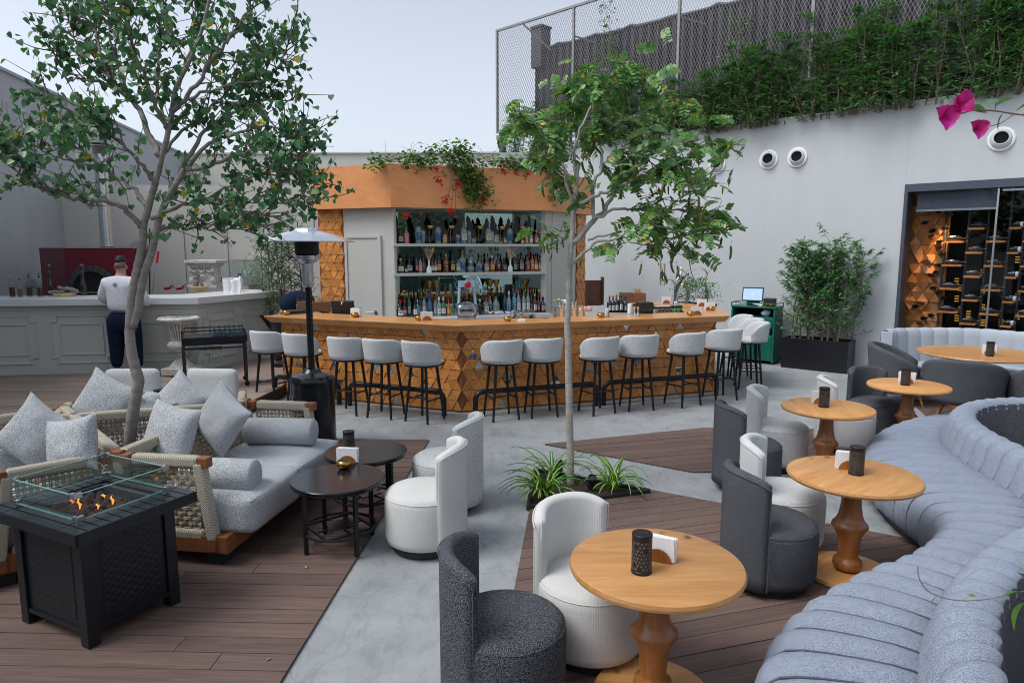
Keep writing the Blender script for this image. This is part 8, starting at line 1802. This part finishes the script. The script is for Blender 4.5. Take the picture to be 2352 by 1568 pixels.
for pts_, n, lab, fl_ in ((((1240, 375), (1255, 370), (1270, 385), (1280, 405), (1285, 430), (1275, 450), (1290, 445), (1262, 395), (1225, 365), (1295, 420)), 640, 'light green creeper hanging over the right end of the cedar fascia', ((1288, 398), (1215, 392))),
                     (((860, 372), (885, 368), (940, 365), (960, 372), (970, 378), (985, 365), (1000, 350), (930, 378)), 300, 'thin leafy creeper trailing along the left part of the pavilion roof', ()),
                     (((1120, 372), (1150, 375), (1175, 380), (1200, 385), (1220, 378), (1190, 370)), 260, 'twiggy creeper with red blossoms along the right part of the pavilion roof', ((1150, 385), (1165, 378), (1210, 400), (1185, 395), (1160, 395)))):
    pp = [FPt(x, y, .02) for x, y in pts_]; t = thing('flowering_vine' if fl_ else 'creeper', lab, 'vine'); st, lf = creeper(rr, pp, M['leaf4'], int(n * 1.5), (.09, .08, .06), .065, .052, .4)
    for k in range(16):
        q = rr.choice(pp); a = rr.uniform(-1.2, 1.2); e = q + Vector((sin(a) * .3, rr.uniform(-.1, .3), .10 + rr.random() * .2)); st.tube([q, q.lerp(e, .5) + Vector((0, 0, .05)), e], [.004, .003, .0015], 3)
    rawobj('stems', st, M['twig'], t); tag(rawobj('foliage', lf, M['leaf4'], t), kind='stuff')
    for x, y in fl_: obj('blossom_cluster', flowers(9, [FPt(x, y, -.05)], M['red'], rr, .03, .022), M['red'], t)

# ================================================================ BOUGAINVILLEA NEAR THE LENS, UPPER RIGHT
bg_ = thing('bougainvillea_spray', 'magenta bougainvillea bracts on a thin stem poking in at the upper right', 'flower spray'); m = MB(); Yb = 2.3
bp2 = [D(x, y, Yb) for x, y in ((2380, 268), (2330, 262), (2285, 255), (2240, 253), (2205, 262), (2190, 268))]; m.tube(smoothpath(bp2, 4), .0026, 6)
m.tube([D(2240, 253, Yb), D(2228, 240, Yb), D(2205, 245, Yb)], .002, 5); m.tube([D(2330, 262, Yb), D(2300, 283, Yb), D(2255, 296, Yb)], .0016, 5); m.tube([D(2285, 255, Yb), D(2288, 235, Yb)], .0014, 4); obj('stem', m, M['twig'], bg_, smooth=True)
def bract(c, s, rot, tilt):
    mb = MB()
    for k in range(3):
        a = rot + k * 2.09; P = []; dirv = Vector((cos(a), -.35 + .3 * tilt, sin(a))).normalized(); sd = dirv.cross(Vector((0, -1, 0))).normalized(); up = sd.cross(dirv)
        for i in range(8):
            f = i / 7; w = s * 1.35 * (sin(pi * min(.98, .08 + .9 * f)) ** .75) * (1 - .25 * f); b = c + dirv * s * 1.15 * f + up * s * .45 * sin(f * 2.4); P.append([b - sd * w / 2 + up * s * .22, b - sd * w / 4 + up * .05 * s, b, b + sd * w / 4 + up * .05 * s, b + sd * w / 2 + up * s * .22])
        mb.grid(P)
    return mb
for (x, y, s, r_, tl) in ((2163, 270, .046, .5, .2), (2197, 240, .045, 1.4, -.3), (2238, 297, .036, 2.6, .1)): obj('bract', bract(D(x, y, Yb), s, r_, tl), M['pink'], bg_, smooth='all')
m = MB(); P = leafblade(.052, .026, .2, .3, 5)
for (x, y, d) in ((2225, 238, (-.4, 0, .5)), (2228, 245, (.5, 0, -.1)), (2262, 240, (.9, 0, .5)), (2288, 243, (.8, 0, .6)), (2303, 262, (-.3, .2, -.8)), (2335, 255, (.8, 0, .7)), (2350, 262, (.7, .2, -.3))): put(m, P, frame(D(x, y, Yb), d, rr.uniform(-.8, .8)) @ Matrix.Scale(1.0, 4))
tag(rawobj('leaves', m, M['leaf5'], bg_, smooth=True), None)
b2 = thing('garden_sprig', 'blurred thin green stem with leaves at the lower right over the sofa back', 'plant stem'); m = MB(); Yl = 1.62
m.tube(smoothpath([D(x, y, Yl) for x, y in ((2108, 1300), (2112, 1330), (2140, 1362), (2200, 1378), (2270, 1375), (2330, 1362), (2380, 1350))], 4), .0013, 5); obj('stem', m, M['twig'], b2, smooth=True); m = MB()
for (x, y, d, s) in ((2352, 1385, (-.6, 0, -.9), 1.35), (2345, 1360, (-1, 0, .1), .8), (2375, 1350, (-.4, 0, .6), 1.3), (2150, 1372, (-.5, 0, -.4), .3), (2225, 1368, (.7, 0, .1), .4)): put(m, P, frame(D(x, y, Yl), d, .4) @ Matrix.Scale(s, 4))
tag(rawobj('leaves', m, M['leaf4'], b2, smooth=True), None)

# ================================================================ WHAT THE MIRRORS SEE: building and green wall behind the photographer
t = thing('rear_facade', 'dark glazed facade behind the photographer, seen only in the bar mirrors', 'building', (0, -5.2, 0)); m = MB(); m.box((0, -.2, 1.9), (26, .3, 3.8)); obj('facade_wall', m, M['slate'], t)
for i in range(6): m = MB(); m.box((-9 + i * 3.4, 0, 1.7), (2.6, .06, 2.6)); obj('window', m, M['glassd'] if False else plain('rear_glass', (.05, .07, .08), .08) if i == 0 else bpy.data.materials['rear_glass'], t)
m = MB(); P = leafblade(.12, .09, n=1); rr = random.Random(1)
for k in range(11000): put(m, P, frame((rr.uniform(-6, 14), rr.gauss(-4.6, .15), rr.uniform(.2, 3.9)), (rr.gauss(0, 1), 1, rr.gauss(-.2, .6)), rr.uniform(-1, 1)))
tag(rawobj('green_wall', m, M['leaf5']), 'dense green climber wall behind the photographer, seen in the bar mirrors', 'hedge', kind='stuff')
m = MB()
for k in range(60):
    c = Vector((rr.uniform(-4, 12), -4.3, rr.uniform(2.2, 3.8)))
    for j in range(7): m.ell(c + Vector((rr.gauss(0, .08), rr.gauss(0, .04), rr.gauss(0, .05))), (.03, .03, .02), 5, 3)
tag(rawobj('orange_blossoms', m, M['orange']), 'orange blossoms on the climber wall behind the photographer', 'flowers', kind='stuff')
